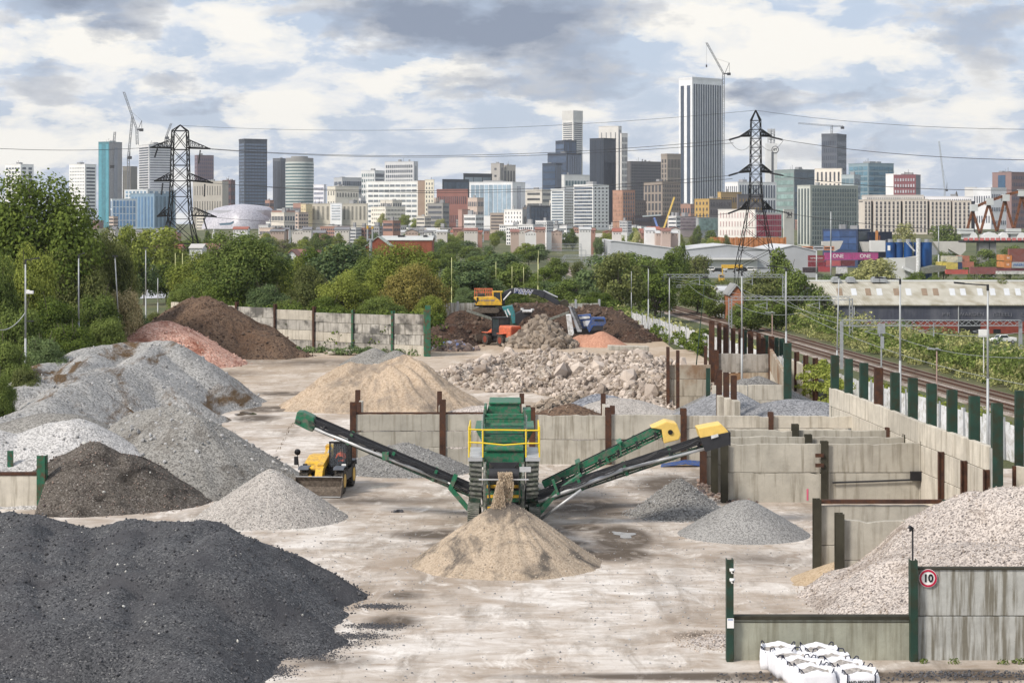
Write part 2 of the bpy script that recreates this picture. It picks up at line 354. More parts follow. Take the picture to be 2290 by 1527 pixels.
# puddles
m,t,b=nt('puddle water'); b.inputs['Base Color'].default_value=(.10,.085,.07,1); b.inputs['Roughness'].default_value=.03; b.inputs['Specular IOR Level'].default_value=.9
for k,(px,py,rx,ry) in enumerate([(1398,1196,20,6.5),(1382,1192,12,3.5),(548,925,22,4),(655,906,20,2)]):
    c=G(px,py); r1=rx*c[1]/F; r2=ry*c[1]**2/F/HC; n=44; vs=[]
    for i in range(n):
        a=2*math.pi*i/n; q=1+.28*math.sin(3*a+k)+.15*math.sin(5*a+2*k)+.02*rnd.uniform(-1,1); vs.append((c[0]+r1*q*math.cos(a),c[1]+r2*q*math.sin(a),.008+.004*k))
    mb=MB(); mb.add(vs,[tuple(range(n))]); tag(mb.build('puddle',m),kind='structure')
# ------------------------------------------------ heaps
def vnoise(X,Y,s,seed=0):
    r=np.random.RandomState(seed); g=r.rand(256,256); x=X*s+seed*7.3; y=Y*s+seed*3.1
    xi=np.floor(x).astype(int); yi=np.floor(y).astype(int); fx=x-xi; fy=y-yi; fx=fx*fx*(3-2*fx); fy=fy*fy*(3-2*fy)
    a=g[yi%256,xi%256]; b_=g[yi%256,(xi+1)%256]; c=g[(yi+1)%256,xi%256]; d=g[(yi+1)%256,(xi+1)%256]
    return (a*(1-fx)+b_*fx)*(1-fy)+(c*(1-fx)+d*fx)*fy-.5
def fbm(X,Y,s,o=4,seed=0):
    z=0; a=1
    for i in range(o): z=z+a*vnoise(X,Y,s,seed+i); s*=2.05; a*=.52
    return z
ph=(1+5**.5)/2
ICV=np.array([(-1,ph,0),(1,ph,0),(-1,-ph,0),(1,-ph,0),(0,-1,ph),(0,1,ph),(0,-1,-ph),(0,1,-ph),(ph,0,-1),(ph,0,1),(-ph,0,-1),(-ph,0,1)])/1.9
ICF=np.array([(0,11,5),(0,5,1),(0,1,7),(0,7,10),(0,10,11),(1,5,9),(5,11,4),(11,10,2),(10,7,6),(7,1,8),(3,9,4),(3,4,2),(3,2,6),(3,6,8),(3,8,9),(4,9,5),(2,4,11),(6,2,10),(8,6,7),(9,8,1)])
def rocks(P_,S,flat=.6,rs=nr):
    """jagged stones: centres P_, sizes S"""
    n=len(P_); q=rs.randn(n,3,3); Qm,_=np.linalg.qr(q)
    sc=rs.uniform(.45,1.1,(n,3)); sc[:,2]*=flat
    base=ICV[None]*(1+rs.uniform(-.28,.2,(n,12,1)))*sc[:,None]
    base=np.clip(base,-.62,.62)
    V=np.einsum('nij,nkj->nki',Qm,base)*S[:,None,None]+P_[:,None]
    Fc=(np.arange(n)*12)[:,None,None]+ICF[None]
    return V.reshape(-1,3),Fc.reshape(-1,3)
HEAPS={}
def heap(label,cat,ridges,mat,clipY=None,slope=.66,res=.16,rough=.10,rs=.35,seed=1,r0=.5,name=None,group=None,gully=0,stones=None,smat=None,z0=0.,toe=0.0,big=0.,skirt=0.,smean=None,soft=0):
    name=name or cat.replace(' ','_')
    pts=[]
    for rg in ridges:
        w=[P(*p[:3]) for p in rg]
        for a,b_ in zip(w[:-1],w[1:]) if len(w)>1 else [(w[0],w[0])]:
            a=np.array(a); b_=np.array(b_); L=np.linalg.norm(b_-a); n=max(1,int(L/.45)); 
            for i in range(n+1): pts.append(a+(b_-a)*i/n if L>0 else a)
    pts=np.array(pts); hh=pts[:,2].max()-z0; pad=(hh+.5)/slope+r0+.8
    x0,x1=pts[:,0].min()-pad,pts[:,0].max()+pad; y0,y1=pts[:,1].min()-pad,pts[:,1].max()+pad
    res=max(res,((x1-x0)*(y1-y0)/70000)**.5)
    X,Y=np.meshgrid(np.arange(x0,x1,res),np.arange(y0,y1,res)); Z=np.full(X.shape,-9.)
    Xn=X+fbm(X,Y,.25,3,seed+9)*big; Yn=Y+fbm(X,Y,.25,3,seed+19)*big
    for p in pts:
        d=np.sqrt((Xn-p[0])**2+(Yn-p[1])**2+r0*r0)-r0
        z=p[2]-d*slope
        if skirt: z=np.maximum(z,(p[2])*skirt-d*slope*.45)
        Z=np.maximum(Z,z)
    if gully:
        c=pts[:,:2].mean(0); A=np.arctan2(Y-c[1],X-c[0]); D=np.hypot(X-c[0],Y-c[1])
        Z+=gully*(fbm(A*9,D*.12,1.,3,seed+3))*np.clip(D*.5,0,1)
    Z+=rough*fbm(X,Y,rs,5,seed)*2
    if clipY: Z=np.where(clipY(X,Y) if callable(clipY) else Y<clipY,-9.,Z)
    Zs=Z.copy()
    mask=(Z>z0-.12); Z=np.maximum(Z,z0-.12)
    n,m_=X.shape; i=np.arange(n*m_).reshape(n,m_); Qd=np.stack([i[:-1,:-1],i[:-1,1:],i[1:,1:],i[1:,:-1]],-1).reshape(-1,4)
    mk=mask.ravel(); Qd=Qd[mk[Qd].any(1)]
    used=np.unique(Qd); mp=np.zeros(n*m_,int); mp[used]=np.arange(len(used)); V=np.stack([X.ravel(),Y.ravel(),Z.ravel()],1)[used]; Qd=mp[Qd]
    me=npmesh(name,V,Qd,True)
    o=link(name,me,None,mat); tag(o,label,cat,group)
    HEAPS[label]=(X,Y,Zs)
    if stones:      # (count,min,max,spill) loose stones lying on the heap and just past its toe
        for k,(cnt,s0,s1,spill) in enumerate(stones):
            yy,xx=np.where(Zs>z0-.05-spill); q=nr.randint(0,len(yy),cnt)
            px=X[yy[q],xx[q]]+nr.uniform(-res,res,cnt); py=Y[yy[q],xx[q]]+nr.uniform(-res,res,cnt); pz=np.maximum(Zs[yy[q],xx[q]],z0)
            S=s0+(s1-s0)*nr.rand(cnt)**2.5
            Vr,Fr=rocks(np.stack([px,py,pz+S*.12],1),S)
            so=link('loose_stones',npmesh('loose_stones',Vr,Fr),o,(smat[k] if isinstance(smat,(list,tuple)) else smat) or mat); tag(so,kind='stuff')
    return o
g_dark=gravel('dark asphalt planings',(.026,.028,.032),(.10,.102,.108),20,tint=(.125,.125,.135),tsc=.3,c3=(.19,.19,.19))
g_lite=gravel('pale limestone chippings',(.22,.205,.19),(.46,.43,.40),15,tsc=.5)
g_grey=gravel('grey crushed stone',(.13,.125,.115),(.31,.30,.28),12,tint=(.16,.14,.12),tsc=.25,tlo=.55,thi=.7)
g_white=gravel('light grey crushed stone',(.25,.245,.24),(.55,.54,.53),12,tsc=.4)
g_brng=gravel('dark brown grey aggregate',(.045,.038,.032),(.13,.115,.10),16,tint=(.035,.03,.026),tsc=.5,c3=(.24,.22,.20))
g_blue=gravel('blue grey gravel with brown bands',(.18,.178,.17),(.38,.375,.365),8,tint=(.19,.125,.07),tsc=.26,tlo=.51,thi=.60,streak=(1.2,.35,1.))
g_pink=gravel('pink crushed brick sand',(.33,.17,.125),(.62,.38,.30),7,tint=(.33,.15,.10),tsc=.3,c3=(.6,.5,.42))
g_brown=gravel('brown soil',(.065,.042,.030),(.17,.115,.08),6,tint=(.21,.13,.085),tsc=.16,tlo=.45,thi=.7)
g_earth=gravel('dark brown earth',(.030,.021,.016),(.095,.062,.045),6,tint=(.12,.055,.035),tsc=.15,tlo=.5,thi=.72)
g_sand=gravel('buff sand',(.32,.245,.175),(.46,.37,.28),9,tint=(.36,.32,.28),tsc=.45,tlo=.5,thi=.66,b=.35)
g_sand2=gravel('screened sand with grey streaks',(.31,.245,.18),(.44,.36,.275),16,tint=(.19,.175,.16),tsc=.6,tlo=.48,thi=.62,b=.35)
g_red=gravel('reddish sand',(.36,.18,.12),(.48,.26,.18),7,b=.3)
g_mid=gravel('mid grey gravel',(.09,.088,.085),(.27,.265,.255),15,tsc=.5)
g_pb=gravel('pinkish beige crushed concrete',(.20,.175,.16),(.58,.52,.475),17,tint=(.32,.27,.23),tsc=.4,tlo=.55,thi=.7,c3=(.10,.09,.09))
g_rub=gravel('rubble fines',(.22,.185,.15),(.46,.41,.36),6,tint=(.24,.17,.11),tsc=.3)
def rockm(name,a,b_):
    m,t,b=nt(name); b.inputs['Roughness'].default_value=.92; g=t.nodes.new('ShaderNodeNewGeometry')
    f=math_(t,'ADD',math_(t,'MULTIPLY',g.outputs['Random Per Island'],.75),math_(t,'MULTIPLY',noise(t,coords(t),2.5,6,.7),.45))
    t.links.new(ramp(t,f,[(.1,a),(1.,b_)]),b.inputs['Base Color']); return m
r_conc=rockm('broken concrete',(.15,.115,.09),(.58,.505,.44)); r_brown=rockm('brown rubble',(.10,.075,.055),(.42,.35,.28)); r_dark=rockm('dark chips',(.02,.021,.025),(.12,.12,.13)); r_pale=rockm('pale stones',(.3,.3,.28),(.65,.64,.6))
r_grey=rockm('grey stones',(.12,.12,.12),(.45,.45,.45)); r_mix=rockm('mixed scrap',(.03,.03,.04),(.30,.22,.18)); r_soil=rockm('soil clods',(.03,.02,.015),(.16,.11,.08))
heap('big dark grey heap of asphalt planings in the near left corner','asphalt heap',[[(-250,1105,84),(0,1138,82),(120,1172,80),(200,1178,80),(300,1162,78),(440,1160,75),(478,1192,73.5),(528,1184,71.8)],[(-200,1230,70),(150,1262,68.5),(380,1270,66),(500,1290,65)],[(-200,1400,60),(200,1385,60),(330,1420,59),(420,1475,57)],[(-200,1500,54),(200,1560,53)],[(525,1190,71.5),(455,1240,67.5),(400,1330,63),(390,1440,58.5)],[(300,1165,78),(300,1230,71),(260,1330,64),(260,1420,59.5)],[(60,1160,81),(40,1240,72),(40,1330,65),(60,1420,59.5)],[(180,1180,79),(160,1240,72),(150,1330,65),(150,1430,59.5)],[(430,1162,75),(400,1225,70)]],
     g_dark,slope=.66,res=.11,rough=.17,rs=.45,seed=3,r0=.9,big=.8,stones=[(9000,.025,.10,.10),(160,.03,.11,.05)],smat=[r_dark,r_pale])
heap('light grey cone of chippings beside the dark heap, left of the loader','gravel heap',[[(605,1046,91.5)]],g_lite,slope=.70,r0=.25,res=.08,rough=.04,seed=4,stones=[(700,.03,.08,.12)],smat=r_pale,gully=.05)
heap('tall grey gravel ridge sloping down to the yard behind the light cone','gravel heap',[[(240,955,111),(330,915,107),(385,905,105),(430,935,103)],[(385,905,105),(470,1000,105)]],g_grey,slope=.63,res=.12,rough=.14,seed=5,r0=.6,stones=[(900,.05,.2,.08)],smat=r_grey,gully=.15)
heap('pale stone heap with a rounded top behind the green posted wall','gravel heap',[[(-60,965,100),(50,968,101),(120,940,101.5),(165,936,101.5)]],g_white,slope=.56,res=.12,rough=.12,seed=6,r0=.7,stones=[(400,.05,.16,.03)],smat=r_grey)
heap('low round grey heap just behind the pale stone heap','gravel heap',[[(20,945,107),(100,921,107.5),(160,925,107)]],g_grey,slope=.55,res=.14,rough=.05,seed=7,r0=.9)
heap('dark brown aggregate heap beside the green posted wall','aggregate heap',clipY=lambda X,Y:(X<-22.95)&(Y<94.95),ridges=[[(150,1015,97),(205,988,97),(240,1003,97)],[(280,1011,97),(305,1035,97.5)]],mat=g_brng,slope=.64,res=.09,rough=.12,rs=.8,seed=8,r0=.5,stones=[(1500,.03,.09,.1),(26,.05,.28,.0)],smat=[r_mix,r_pale])
heap('long blue grey gravel bank with brown eroded bands along the left wall','gravel heap',[[(150,835,131),(200,790,144)],[(290,818,139),(350,775,150)],[(290,818,139),(345,850,138),(400,885,136)],[(40,870,126),(100,812,143)],[(60,838,140),(200,776,149),(290,764,152),(350,763,152),(385,772,150)],[(-80,890,124),(40,870,126),(150,835,131),(290,818,139)],[(-80,950,113),(90,905,119),(170,850,127)],[(365,850,141),(385,880,139)],[(385,772,150),(415,800,148)]],
     g_blue,slope=.72,res=.2,rough=.15,rs=.3,seed=10,r0=1.0,big=.6,gully=.12,stones=[(600,.06,.25,.05)],smat=r_grey)
heap('pink crushed brick heap between the blue grey bank and the brown soil','brick heap',[[(345,722,190),(372,716,191),(400,728,192)]],g_pink,slope=.66,res=.18,rough=.12,seed=11,r0=1.1,stones=[(900,.06,.22,.15)],smat=rockm('brick bits',(.3,.16,.12),(.62,.42,.34)))
heap('high brown soil heap with a lower lobe beside the long back wall','soil heap',[[(400,690,209),(440,665,209),(465,664,208),(500,690,207),(540,725,206),(585,744,203),(610,752,202)]],g_brown,slope=.64,res=.2,rough=.30,rs=.3,seed=12,r0=1.0,gully=.35,big=1.,stones=[(900,.08,.3,.1)],smat=r_soil)
heap('small grey heap in front of the long back wall','gravel heap',[[(810,790,190),(836,778,190)],[(885,783,189)]],g_grey,slope=.6,res=.15,rough=.06,seed=13,r0=.4)
heap('broad buff sand heap with two tops in the middle of the yard','sand heap',[[(770,820,147),(792,811,147),(812,812,147)],[(870,808,147),(905,801,146.5),(920,803,146)],[(812,812,147),(870,812,147)]],g_sand,slope=.70,res=.11,rough=.22,rs=.45,seed=14,r0=.5,gully=.45,big=.5)
heap('sand cone growing under the front belt of the green screener','sand heap',[[(1132,1121,79.4)]],g_sand2,slope=.70,res=.06,rough=.03,seed=15,r0=.35,gully=.09,stones=[(1200,.02,.06,.1)],smat=rockm('sand bits',(.3,.25,.2),(.5,.45,.38)))
heap('low grey gravel heap against the wall under the left belt','gravel heap',[[(880,1000,109.6),(905,988,109.8),(930,998,109.6)]],g_mid,slope=.44,res=.1,rough=.06,seed=16,r0=.4,stones=[(400,.04,.12,.15)],smat=r_grey)
heap('pointed gravel cone under the yellow hooded rear belt','gravel heap',[[(1520,1069,92.8)]],g_mid,slope=.78,res=.07,rough=.05,seed=17,r0=.2,stones=[(1500,.03,.09,.25)],smat=r_grey)
heap('smooth grey gravel cone in the open yard below the front right belt end','gravel heap',[[(1655,1117,86.9),(1668,1116,86.8)]],gravel('fine grey gravel',(.15,.147,.143),(.33,.325,.315),20,tsc=.6),slope=.62,res=.07,rough=.03,seed=18,r0=.4,stones=[(600,.02,.05,.2)],smat=r_grey)
heap('small orange sand spill at the end of the short bay wall','sand heap',[[(1885,1255,75.6),(1862,1272,75.4)],[(1790,1312,74.6),(1850,1296,75.)]],gravel('orange sand',(.33,.245,.155),(.46,.36,.25),14,b=.3),slope=.42,res=.08,rough=.05,seed=19,r0=.3,skirt=.3)
heap('huge pinkish crushed concrete heap filling the near right bay','crushed concrete heap',clipY=62.0,ridges=[[(2120,1140,73),(2170,1105,72.5),(2220,1099,72),(2330,1090,71),(2500,1085,69)],[(2045,1220,70.4),(2120,1210,69),(2300,1230,67)],[(2100,1330,65.4),(2400,1290,64)]],mat=g_pb,slope=.67,res=.09,rough=.15,rs=.6,seed=20,r0=.6,big=.8,stones=[(9000,.02,.07,.15)],smat=r_conc)
heap('low spill of beige gravel behind the near camera post','gravel heap',[[(1560,1430,66),(1615,1420,64.5)]],g_pb,slope=.22,res=.08,rough=.05,seed=21,r0=.3,stones=[(900,.02,.07,.1)],smat=r_conc)
heap('wide dark gravel heap in the bay below the green pile','gravel heap',[[(1735,897,121.5),(1775,891,121),(1815,896,120.5)]],gravel('dark gravel',(.10,.105,.115),(.29,.295,.31),12,tsc=.5),slope=.5,res=.12,rough=.04,seed=22,r0=1.6)
heap('small two topped grey heap behind the white panel wall','gravel heap',[[(1668,846,141)],[(1697,841,142)]],g_mid,slope=.5,res=.15,rough=.03,seed=23,r0=.4)
heap('grey heap sloping up behind the rusty walled bay','gravel heap',[[(1605,880,125),(1640,875,124)]],gravel('slate gravel',(.14,.145,.155),(.30,.305,.32),10),slope=.55,res=.15,rough=.03,seed=24,r0=.4)
# rubble
heap('very large heap of broken concrete across the middle of the yard','rubble heap',[[(1040,838,170),(1095,796,175),(1200,792,175),(1290,800,171),(1390,794,169),(1450,808,164)],[(1330,822,160),(1430,820,157),(1475,840,152),(1475,880,148.5)],[(1120,828,166),(1200,820,163)],[(1000,835,168),(1040,822,170)]],
     g_rub,slope=.55,res=.2,rough=.45,rs=.35,seed=30,r0=1.0,big=1.5,stones=[(9000,.06,.52,.15),(60,.6,1.4,-.5),(3000,.08,.4,.3)],smat=[r_conc,r_conc,r_brown])
heap('steep heap of brown grey rubble beside the orange loader','rubble heap',[[(1203,724,219),(1211,717,219),(1224,738,217)]],r_brown,slope=.85,res=.25,rough=.2,seed=31,r0=.6,stones=[(1500,.25,1.0,.1)],smat=rockm('dun rubble',(.08,.06,.045),(.33,.275,.22)))
heap('small red brown heap of scrap and bricks at the yard end near the soil','scrap heap',[[(1000,768,213),(1020,765,213)]],g_brng,slope=.42,res=.2,rough=.15,seed=32,r0=.4,stones=[(500,.15,.6,.1),(60,.2,.7,0)],smat=[r_mix,rockm('blue bits',(.05,.1,.3),(.6,.6,.65))])
heap('dark rubble mound at the foot of the concrete rubble','rubble heap',[[(1258,887,143),(1285,882,144)]],g_brng,slope=.45,res=.15,rough=.15,seed=33,r0=.4,stones=[(700,.1,.5,.1)],smat=r_brown)
heap('reddish brown earth mound behind the wall beside the green screener','earth heap',[[(1235,912,124),(1275,905,124)]],g_brown,slope=.35,res=.15,rough=.18,seed=34,r0=.4,stones=[(300,.06,.25,.1)],smat=r_brown)
heap('blue grey gravel wedge at the foot of the concrete rubble','gravel heap',[[(1335,880,136),(1365,885,136)]],gravel('slate chips',(.10,.11,.13),(.27,.28,.31),8),slope=.5,res=.15,rough=.05,seed=35,r0=.5)
heap('pale grey gravel mound in front of the concrete rubble','gravel heap',[[(1375,888,132),(1420,892,132)]],g_lite,slope=.4,res=.15,rough=.08,seed=36,r0=.6)
heap('pinkish low mound behind the middle wall left of the screener','gravel heap',[[(1060,908,121),(1095,905,121)]],g_pb,slope=.3,res=.15,rough=.06,seed=37,r0=.4)
heap('reddish sand cone below the blue screening plant','sand heap',[[(1345,741,220)],[(1300,749,221),(1325,748,221)]],g_red,slope=.62,res=.15,rough=.04,seed=38,r0=.5)
heap('vast dark earth bank under and behind the excavator','earth heap',[[(1022,705,232),(1060,694,233),(1130,690,234),(1200,684,246),(1260,690,246),(1320,687,243),(1360,700,238),(1420,728,230)],[(1145,684,255),(1220,680,255),(1280,690,252)],[(1000,740,222),(1010,735,223)]],
     g_earth,slope=.62,res=.25,rough=.45,rs=.22,seed=39,r0=1.2,big=2.2,gully=.3,stones=[(900,.15,.6,.1)],smat=r_soil)
# ------------------------------------------------ bay walls: a row of concrete panels between steel posts
def hpost(name,x,y,z0,z1,w,mat,parent,d=None,rz=0):
    d=d or w*1.1; mb=MB(); c=math.cos(rz); s=math.sin(rz)
    def bx(cx,cy,sx,sy): mb.box((x+cx*c-cy*s,y+cx*s+cy*c,(z0+z1)/2),(sx,sy,z1-z0),rz)
    bx(0,-d/2,w,.03); bx(0,d/2,w,.03); bx(0,0,.03,d-.03); return mb.build(name,mat,parent)
def panelbox(m,c,L,th,za,zb,rz,top):
    n=max(2,int(L/.35)); vs=[]; ca,sa=math.cos(rz),math.sin(rz); zo=0
    for i in range(n+1):
        x=-L/2+L*i/n; zo=zo*.6+rnd.uniform(-.03,.02)*(1. if top else .45)
        if rnd.random()<.04: zo-=.07
        for y,z in((-th/2,za),(th/2,za),(th/2,zb+zo+rnd.uniform(-.01,.01)),(-th/2,zb+zo)): vs.append((c[0]+x*ca-y*sa,c[1]+x*sa+y*ca,z))
    fs=[(0,3,2,1),(4*n,4*n+1,4*n+2,4*n+3)]
    for i in range(n):
        for j in range(4): a=4*i+j; b=4*i+(j+1)%4; fs.append((a,a+4,b+4,b) if False else (a,b,b+4,a+4))
    m.add(vs,fs)
def wall(label,a,b,n,h,posts,mats,rows=None,th=.24,pm='rust',pw=.30,cap=None,z0=0,ends=True,poff=0,cat='bay wall',name='bay_wall',ph=None):
    """a,b: (x,y) ends in metres; n bays; rows: seam heights; posts: height of posts above ground or None"""
    a=Vector(a); b=Vector(b); d=b-a; L=d.length; rz=math.atan2(d.y,d.x)
    t_=thing(name,label,cat,((a.x+b.x)/2,(a.y+b.y)/2,z0))
    rows=rows or [h]; dirv=d/L; nv=Vector((-dirv.y,dirv.x))
    ms=mats if isinstance(mats,list) else [mats]
    hs=h if isinstance(h,list) else [h]*n
    k=0
    for i in range(n):
        p=a+d*(i/n); q=a+d*((i+1)/n); zb=z0-.1; gap=.02
        rr=[r*hs[i]/rows[-1] for r in rows]
        for j,zt in enumerate(rr):
            c=(p+q)/2; m=MB(); off=nv*rnd.uniform(-.025,.025)
            panelbox(m,(c.x+off.x,c.y+off.y),(q-p).length-.06,th,zb,z0+zt-gap,rz,j==len(rr)-1)
            o=m.build('panel',ms[k%len(ms)],t_,bevel=.02); k+=1; zb=z0+zt
    if posts:
        for i in range(n+1):
            if not ends and i in(0,n): continue
            p=a+d*(i/n)-nv*poff; hh=posts[i] if isinstance(posts,list) else posts
            if hh: hpost('post',p.x,p.y,z0-.1,z0+hh,pw,M[pm[i]] if isinstance(pm,list) else M[pm],t_,d=th+.14,rz=rz)
    if cap:
        m=MB(); c=(a+b)/2; m.box((c.x,c.y,z0+hs[0]+.05),(L,.16,.10),rz); m.build('top_rail',M[cap],t_)
    return t_
X=wx
# middle cross wall behind the screener
Yw=112.
wall('middle wall left half: two long grey bays under a thin red rail, left of the screener',(X(790,Yw),Yw),(X(1190,Yw),Yw),2,2.92,[3.6,3.75,3.3],M['conc'],rows=[1.0,1.95,2.92],cap='rust',pw=.36)
wall('middle wall centre: grey bays between rusty posts behind the two right hand belts',(X(1192,Yw),Yw+.05),(X(1528,Yw),Yw+.05),2,2.88,[0,3.3,3.25],M['conc'],rows=[1.45,2.88],pw=.36,poff=.1)
wall('middle wall right part: pale beige bays running to the long slanting wall',(X(1530,Yw),Yw),(X(1915,Yw),Yw),2,2.85,[0,3.05,2.95],M['concL'],rows=[2.1,2.85],pw=.3,poff=.15)
for (px,py,Y,pl) in [(800,872,121,'first'),(983,875,121,'second'),(1167,880,121,'third'),(1349,880,121,'fourth')]:
    t_=thing('wall_stub','%s rusty post from the left with a concrete stub behind the middle wall'%pl,'wall stub',(X(px,Y),Y,0))
    hpost('post',X(px,Y),Y,-.1,wz(py,Y),.3,M['rust'],t_); hpost('post',X(px+13,Y),Y-4,-.1,wz(py+27,Y-4),.3,M['rust'],t_)
    m=MB(); m.box((X(px+4,Y-2),Y-2,wz(py+22,Y)/2),(.22,3.4,wz(py+22,Y))); m.build('panel',M['concL'],t_)
# three parallel bay walls on the right
for k,(Y,xa,xb,xm,yt,yp,xl) in enumerate([(103.4,1640,1986,1777,960,947,1572),(100,1640,2026,1806,975,970,1597),(96.8,1619,2063,1842,990,985,1619)]):
    h=wz(yt,Y); lab=['rearmost','middle','foremost'][k]
    t_=wall('%s of the three parallel grey bay walls on the right, %s'%(lab,['its top just below the beige bays','half hidden by the wall in front of it','with two steel brackets and a black side box'][k]),(X(xl,Y),Y),(X(xb,Y),Y),2,h,[h+.12,0,h+.12],[M['conc']],rows=[1.5,h],pm='olive' if k else 'rust',pw=.34,poff=.16)
    hpost('post',X(xm,Y),Y-.18,-.1,wz(yp,Y),.38,M['olive'],t_,d=.3)
    if k==2:
        m=MB()
        for yy in(1016,1038): m.bb(X(1823,Y-.3),X(1842,Y-.3),Y-.45,Y-.32,wz(yy+4,Y),wz(yy-4,Y))
        m.build('bracket',M['rust'],t_)
        m=MB(); m.bb(X(2033,Y),X(2056,Y),Y-.5,Y-.22,wz(1072,Y),wz(1052,Y)); m.build('junction_box',M['black'],t_)
        m=MB(); m.cyl((X(2066,Y),Y-.35,wz(1075,Y)),(X(2066,Y),Y-.35,wz(1050,Y)),.24,10); m.build('drum',M['rust'],t_)
        m=MB(); m.tube([P(1862,1079,Y-.25),P(1950,1076,Y-.25),P(2055,1072,Y-.25)],.05); m.build('pipe',M['dark'],t_)
        m=MB(); m.bb(X(1803,Y),X(1807,Y),Y-.128,Y-.122,wz(1118,Y),wz(1092,Y)); m.build('pink_mark',plain('pink spray',(.6,.12,.2)),t_)
# long slanting wall on the right: rows step along it
LW=[(19.45,117.2),(19.9,112.),(20.35,103.5),(20.6,97.),(21.1,91.5),(21.5,86.)]
t_=thing('long_wall','long pale concrete wall slanting down the right side of the bays','retaining wall',(20.5,104,0))
for i in range(5):
    a=Vector(LW[i]); b=Vector(LW[i+1]); d=b-a; rz=math.atan2(d.y,d.x); c=(a+b)/2; zz=[-.1,1.55,2.9,4.02]
    for j in range(3):
        m=MB(); m.box((c.x+rnd.uniform(-.02,.02),c.y,(zz[j]+zz[j+1])/2),(d.length-.04,.26,zz[j+1]-zz[j]-.025),rz); m.build('panel',M['concL'],t_,bevel=.02)
for (px,y0) in [(2107,1010),(2157,1030),(2208,1050)]:
    for Y in np.arange(86,100,.1):
        xw=np.interp(-Y,[-q[1] for q in LW],[q[0] for q in LW])
        if X(px,Y)>=xw-.25: hpost('post',xw-.28,Y,-.1,wz(y0,Y),.22,M['rust'],t_,rz=R(90)); break
m=MB(); m.bb(21.35,21.75,85.55,86,-.1,4.0); m.build('end_block',M['concS'],t_)
# green sheet piles behind it
for i,(px,py,mt) in enumerate([(1868,797,'green'),(1899,805,'green'),(1933,814,'green'),(1966,825,'rust'),(2003,836,'green'),(2043,848,'green'),(2085,861,'green'),(2131,875,'green'),(2181,889,'green'),(2232,905,'green')]):
    Y=8.05*F/(py-500); x=X(px,Y)
    m=MB(); w_=.46; z=6.0
    m.bb(x-w_/2,x+w_/2,Y,Y+.04,-.1,z); m.bb(x-w_/2,x-w_/2+.03,Y+.04,Y+.34,-.1,z); m.bb(x+w_/2-.03,x+w_/2,Y+.04,Y+.34,-.1,z); m.bb(x-w_/2,x+w_/2,Y+.34,Y+.38,-.1,z)
    o=m.build('steel_pile',M[mt]); tag(o,'rusty brown pile standing among the green ones behind the long slanting wall' if mt=='rust' else ('nearest green pile at the front end of the long slanting wall' if i==9 else ('smallest looking green pile at the far end of the long slanting wall' if i==0 else 'green steel pile in the row behind the long slanting wall')),'steel pile',None if mt=='rust' or i in(0,9) else 'green piles behind the long wall')
# further wall at the right edge with a green pile
wall('pale wall corner at the right edge beyond the nearest green pile',(X(2270,90),90),(X(2270,90)+3.5,86),1,2.7,None,M['concL'],rows=[1.4,2.7])
m=MB(); m.bb(X(2272,92),X(2290,92),92,92.3,-.1,6.); o=m.build('steel_pile',M['green']); tag(o,'green pile cut by the right edge of the photo','steel pile')
m=MB(); m.bb(X(2266,88),X(2273,88),88,88.2,-.1,2.9); o=m.build('steel_post',M['rust']); tag(o,'thin rusty post beside the wall corner at the right edge','steel post')
# near right bays
Y=77.; t_=wall('short bay wall with a dark beam along its top, left of the huge pinkish heap',(X(1826,Y),Y),(X(2110,Y),Y),1,2.75,[3.0,2.95],M['conc'],rows=[1.15,2.75],pm=['olive','green'],pw=.30,poff=.1)
m=MB(); m.bb(X(1835,Y),X(2105,Y),Y-.2,Y+.0,2.82,2.97); m.build('top_beam',M['rust'],t_)
Y=73.6; wall('grey bay wall half buried in the huge pinkish heap, dark post at its left end',(X(1876,Y),Y),(X(2290,Y),Y),1,2.68,[2.94,0],M['conc'],rows=[1.15,2.68],pm='olive',pw=.32,poff=.12)
Y=61.7
t_=thing('low_wall','low mossy wall panel between the camera post and the sign post','bay wall',(X(1833,Y),Y,0))
m=MB(); m.bb(X(1641,Y),X(2035,Y),Y,Y+.25,-.05,1.30); m.build('panel',M['concG'],t_,bevel=.01)
m=MB(); m.bb(X(1641,Y),X(2034,Y),Y-.05,Y+.30,1.31,1.42); m.bb(X(1641,Y),X(2034,Y),Y-.02,Y+.0,1.22,1.24); m.build('top_rail',M['olive'],t_)
t_=thing('sign_wall','streaked pale wall carrying the round speed sign at the right edge','bay wall',(X(2200,Y),Y,0))
for z0_,z1_ in((-.05,1.40),(1.425,2.90)):
    m=MB(); m.bb(X(2053,Y),X(2420,Y),Y+.02*(z0_>0),Y+.27,z0_,z1_); m.build('panel',M['concS'],t_,bevel=.015)
m=MB(); m.bb(X(2053,Y),X(2420,Y),Y-.03,Y+.3,2.905,2.96); m.build('top_rail',M['olive'],t_)
def sheetpile(px,py,Y,w,label,mat,name='steel_post'):
    t_=thing(name,label,'steel post',(X(px,Y),Y,0)); m=MB(); x=X(px,Y); z=wz(py,Y)
    m.bb(x-w/2,x+w/2,Y-.25,Y-.21,-.1,z); m.bb(x-w/2,x-w/2+.03,Y-.21,Y+.1,-.1,z); m.bb(x+w/2-.03,x+w/2,Y-.21,Y+.1,-.1,z); m.build('column',mat,t_); return t_
t_=sheetpile(1631,1248,Y,.22,'dark green post with two white cameras at the left end of the low wall',M['green'])
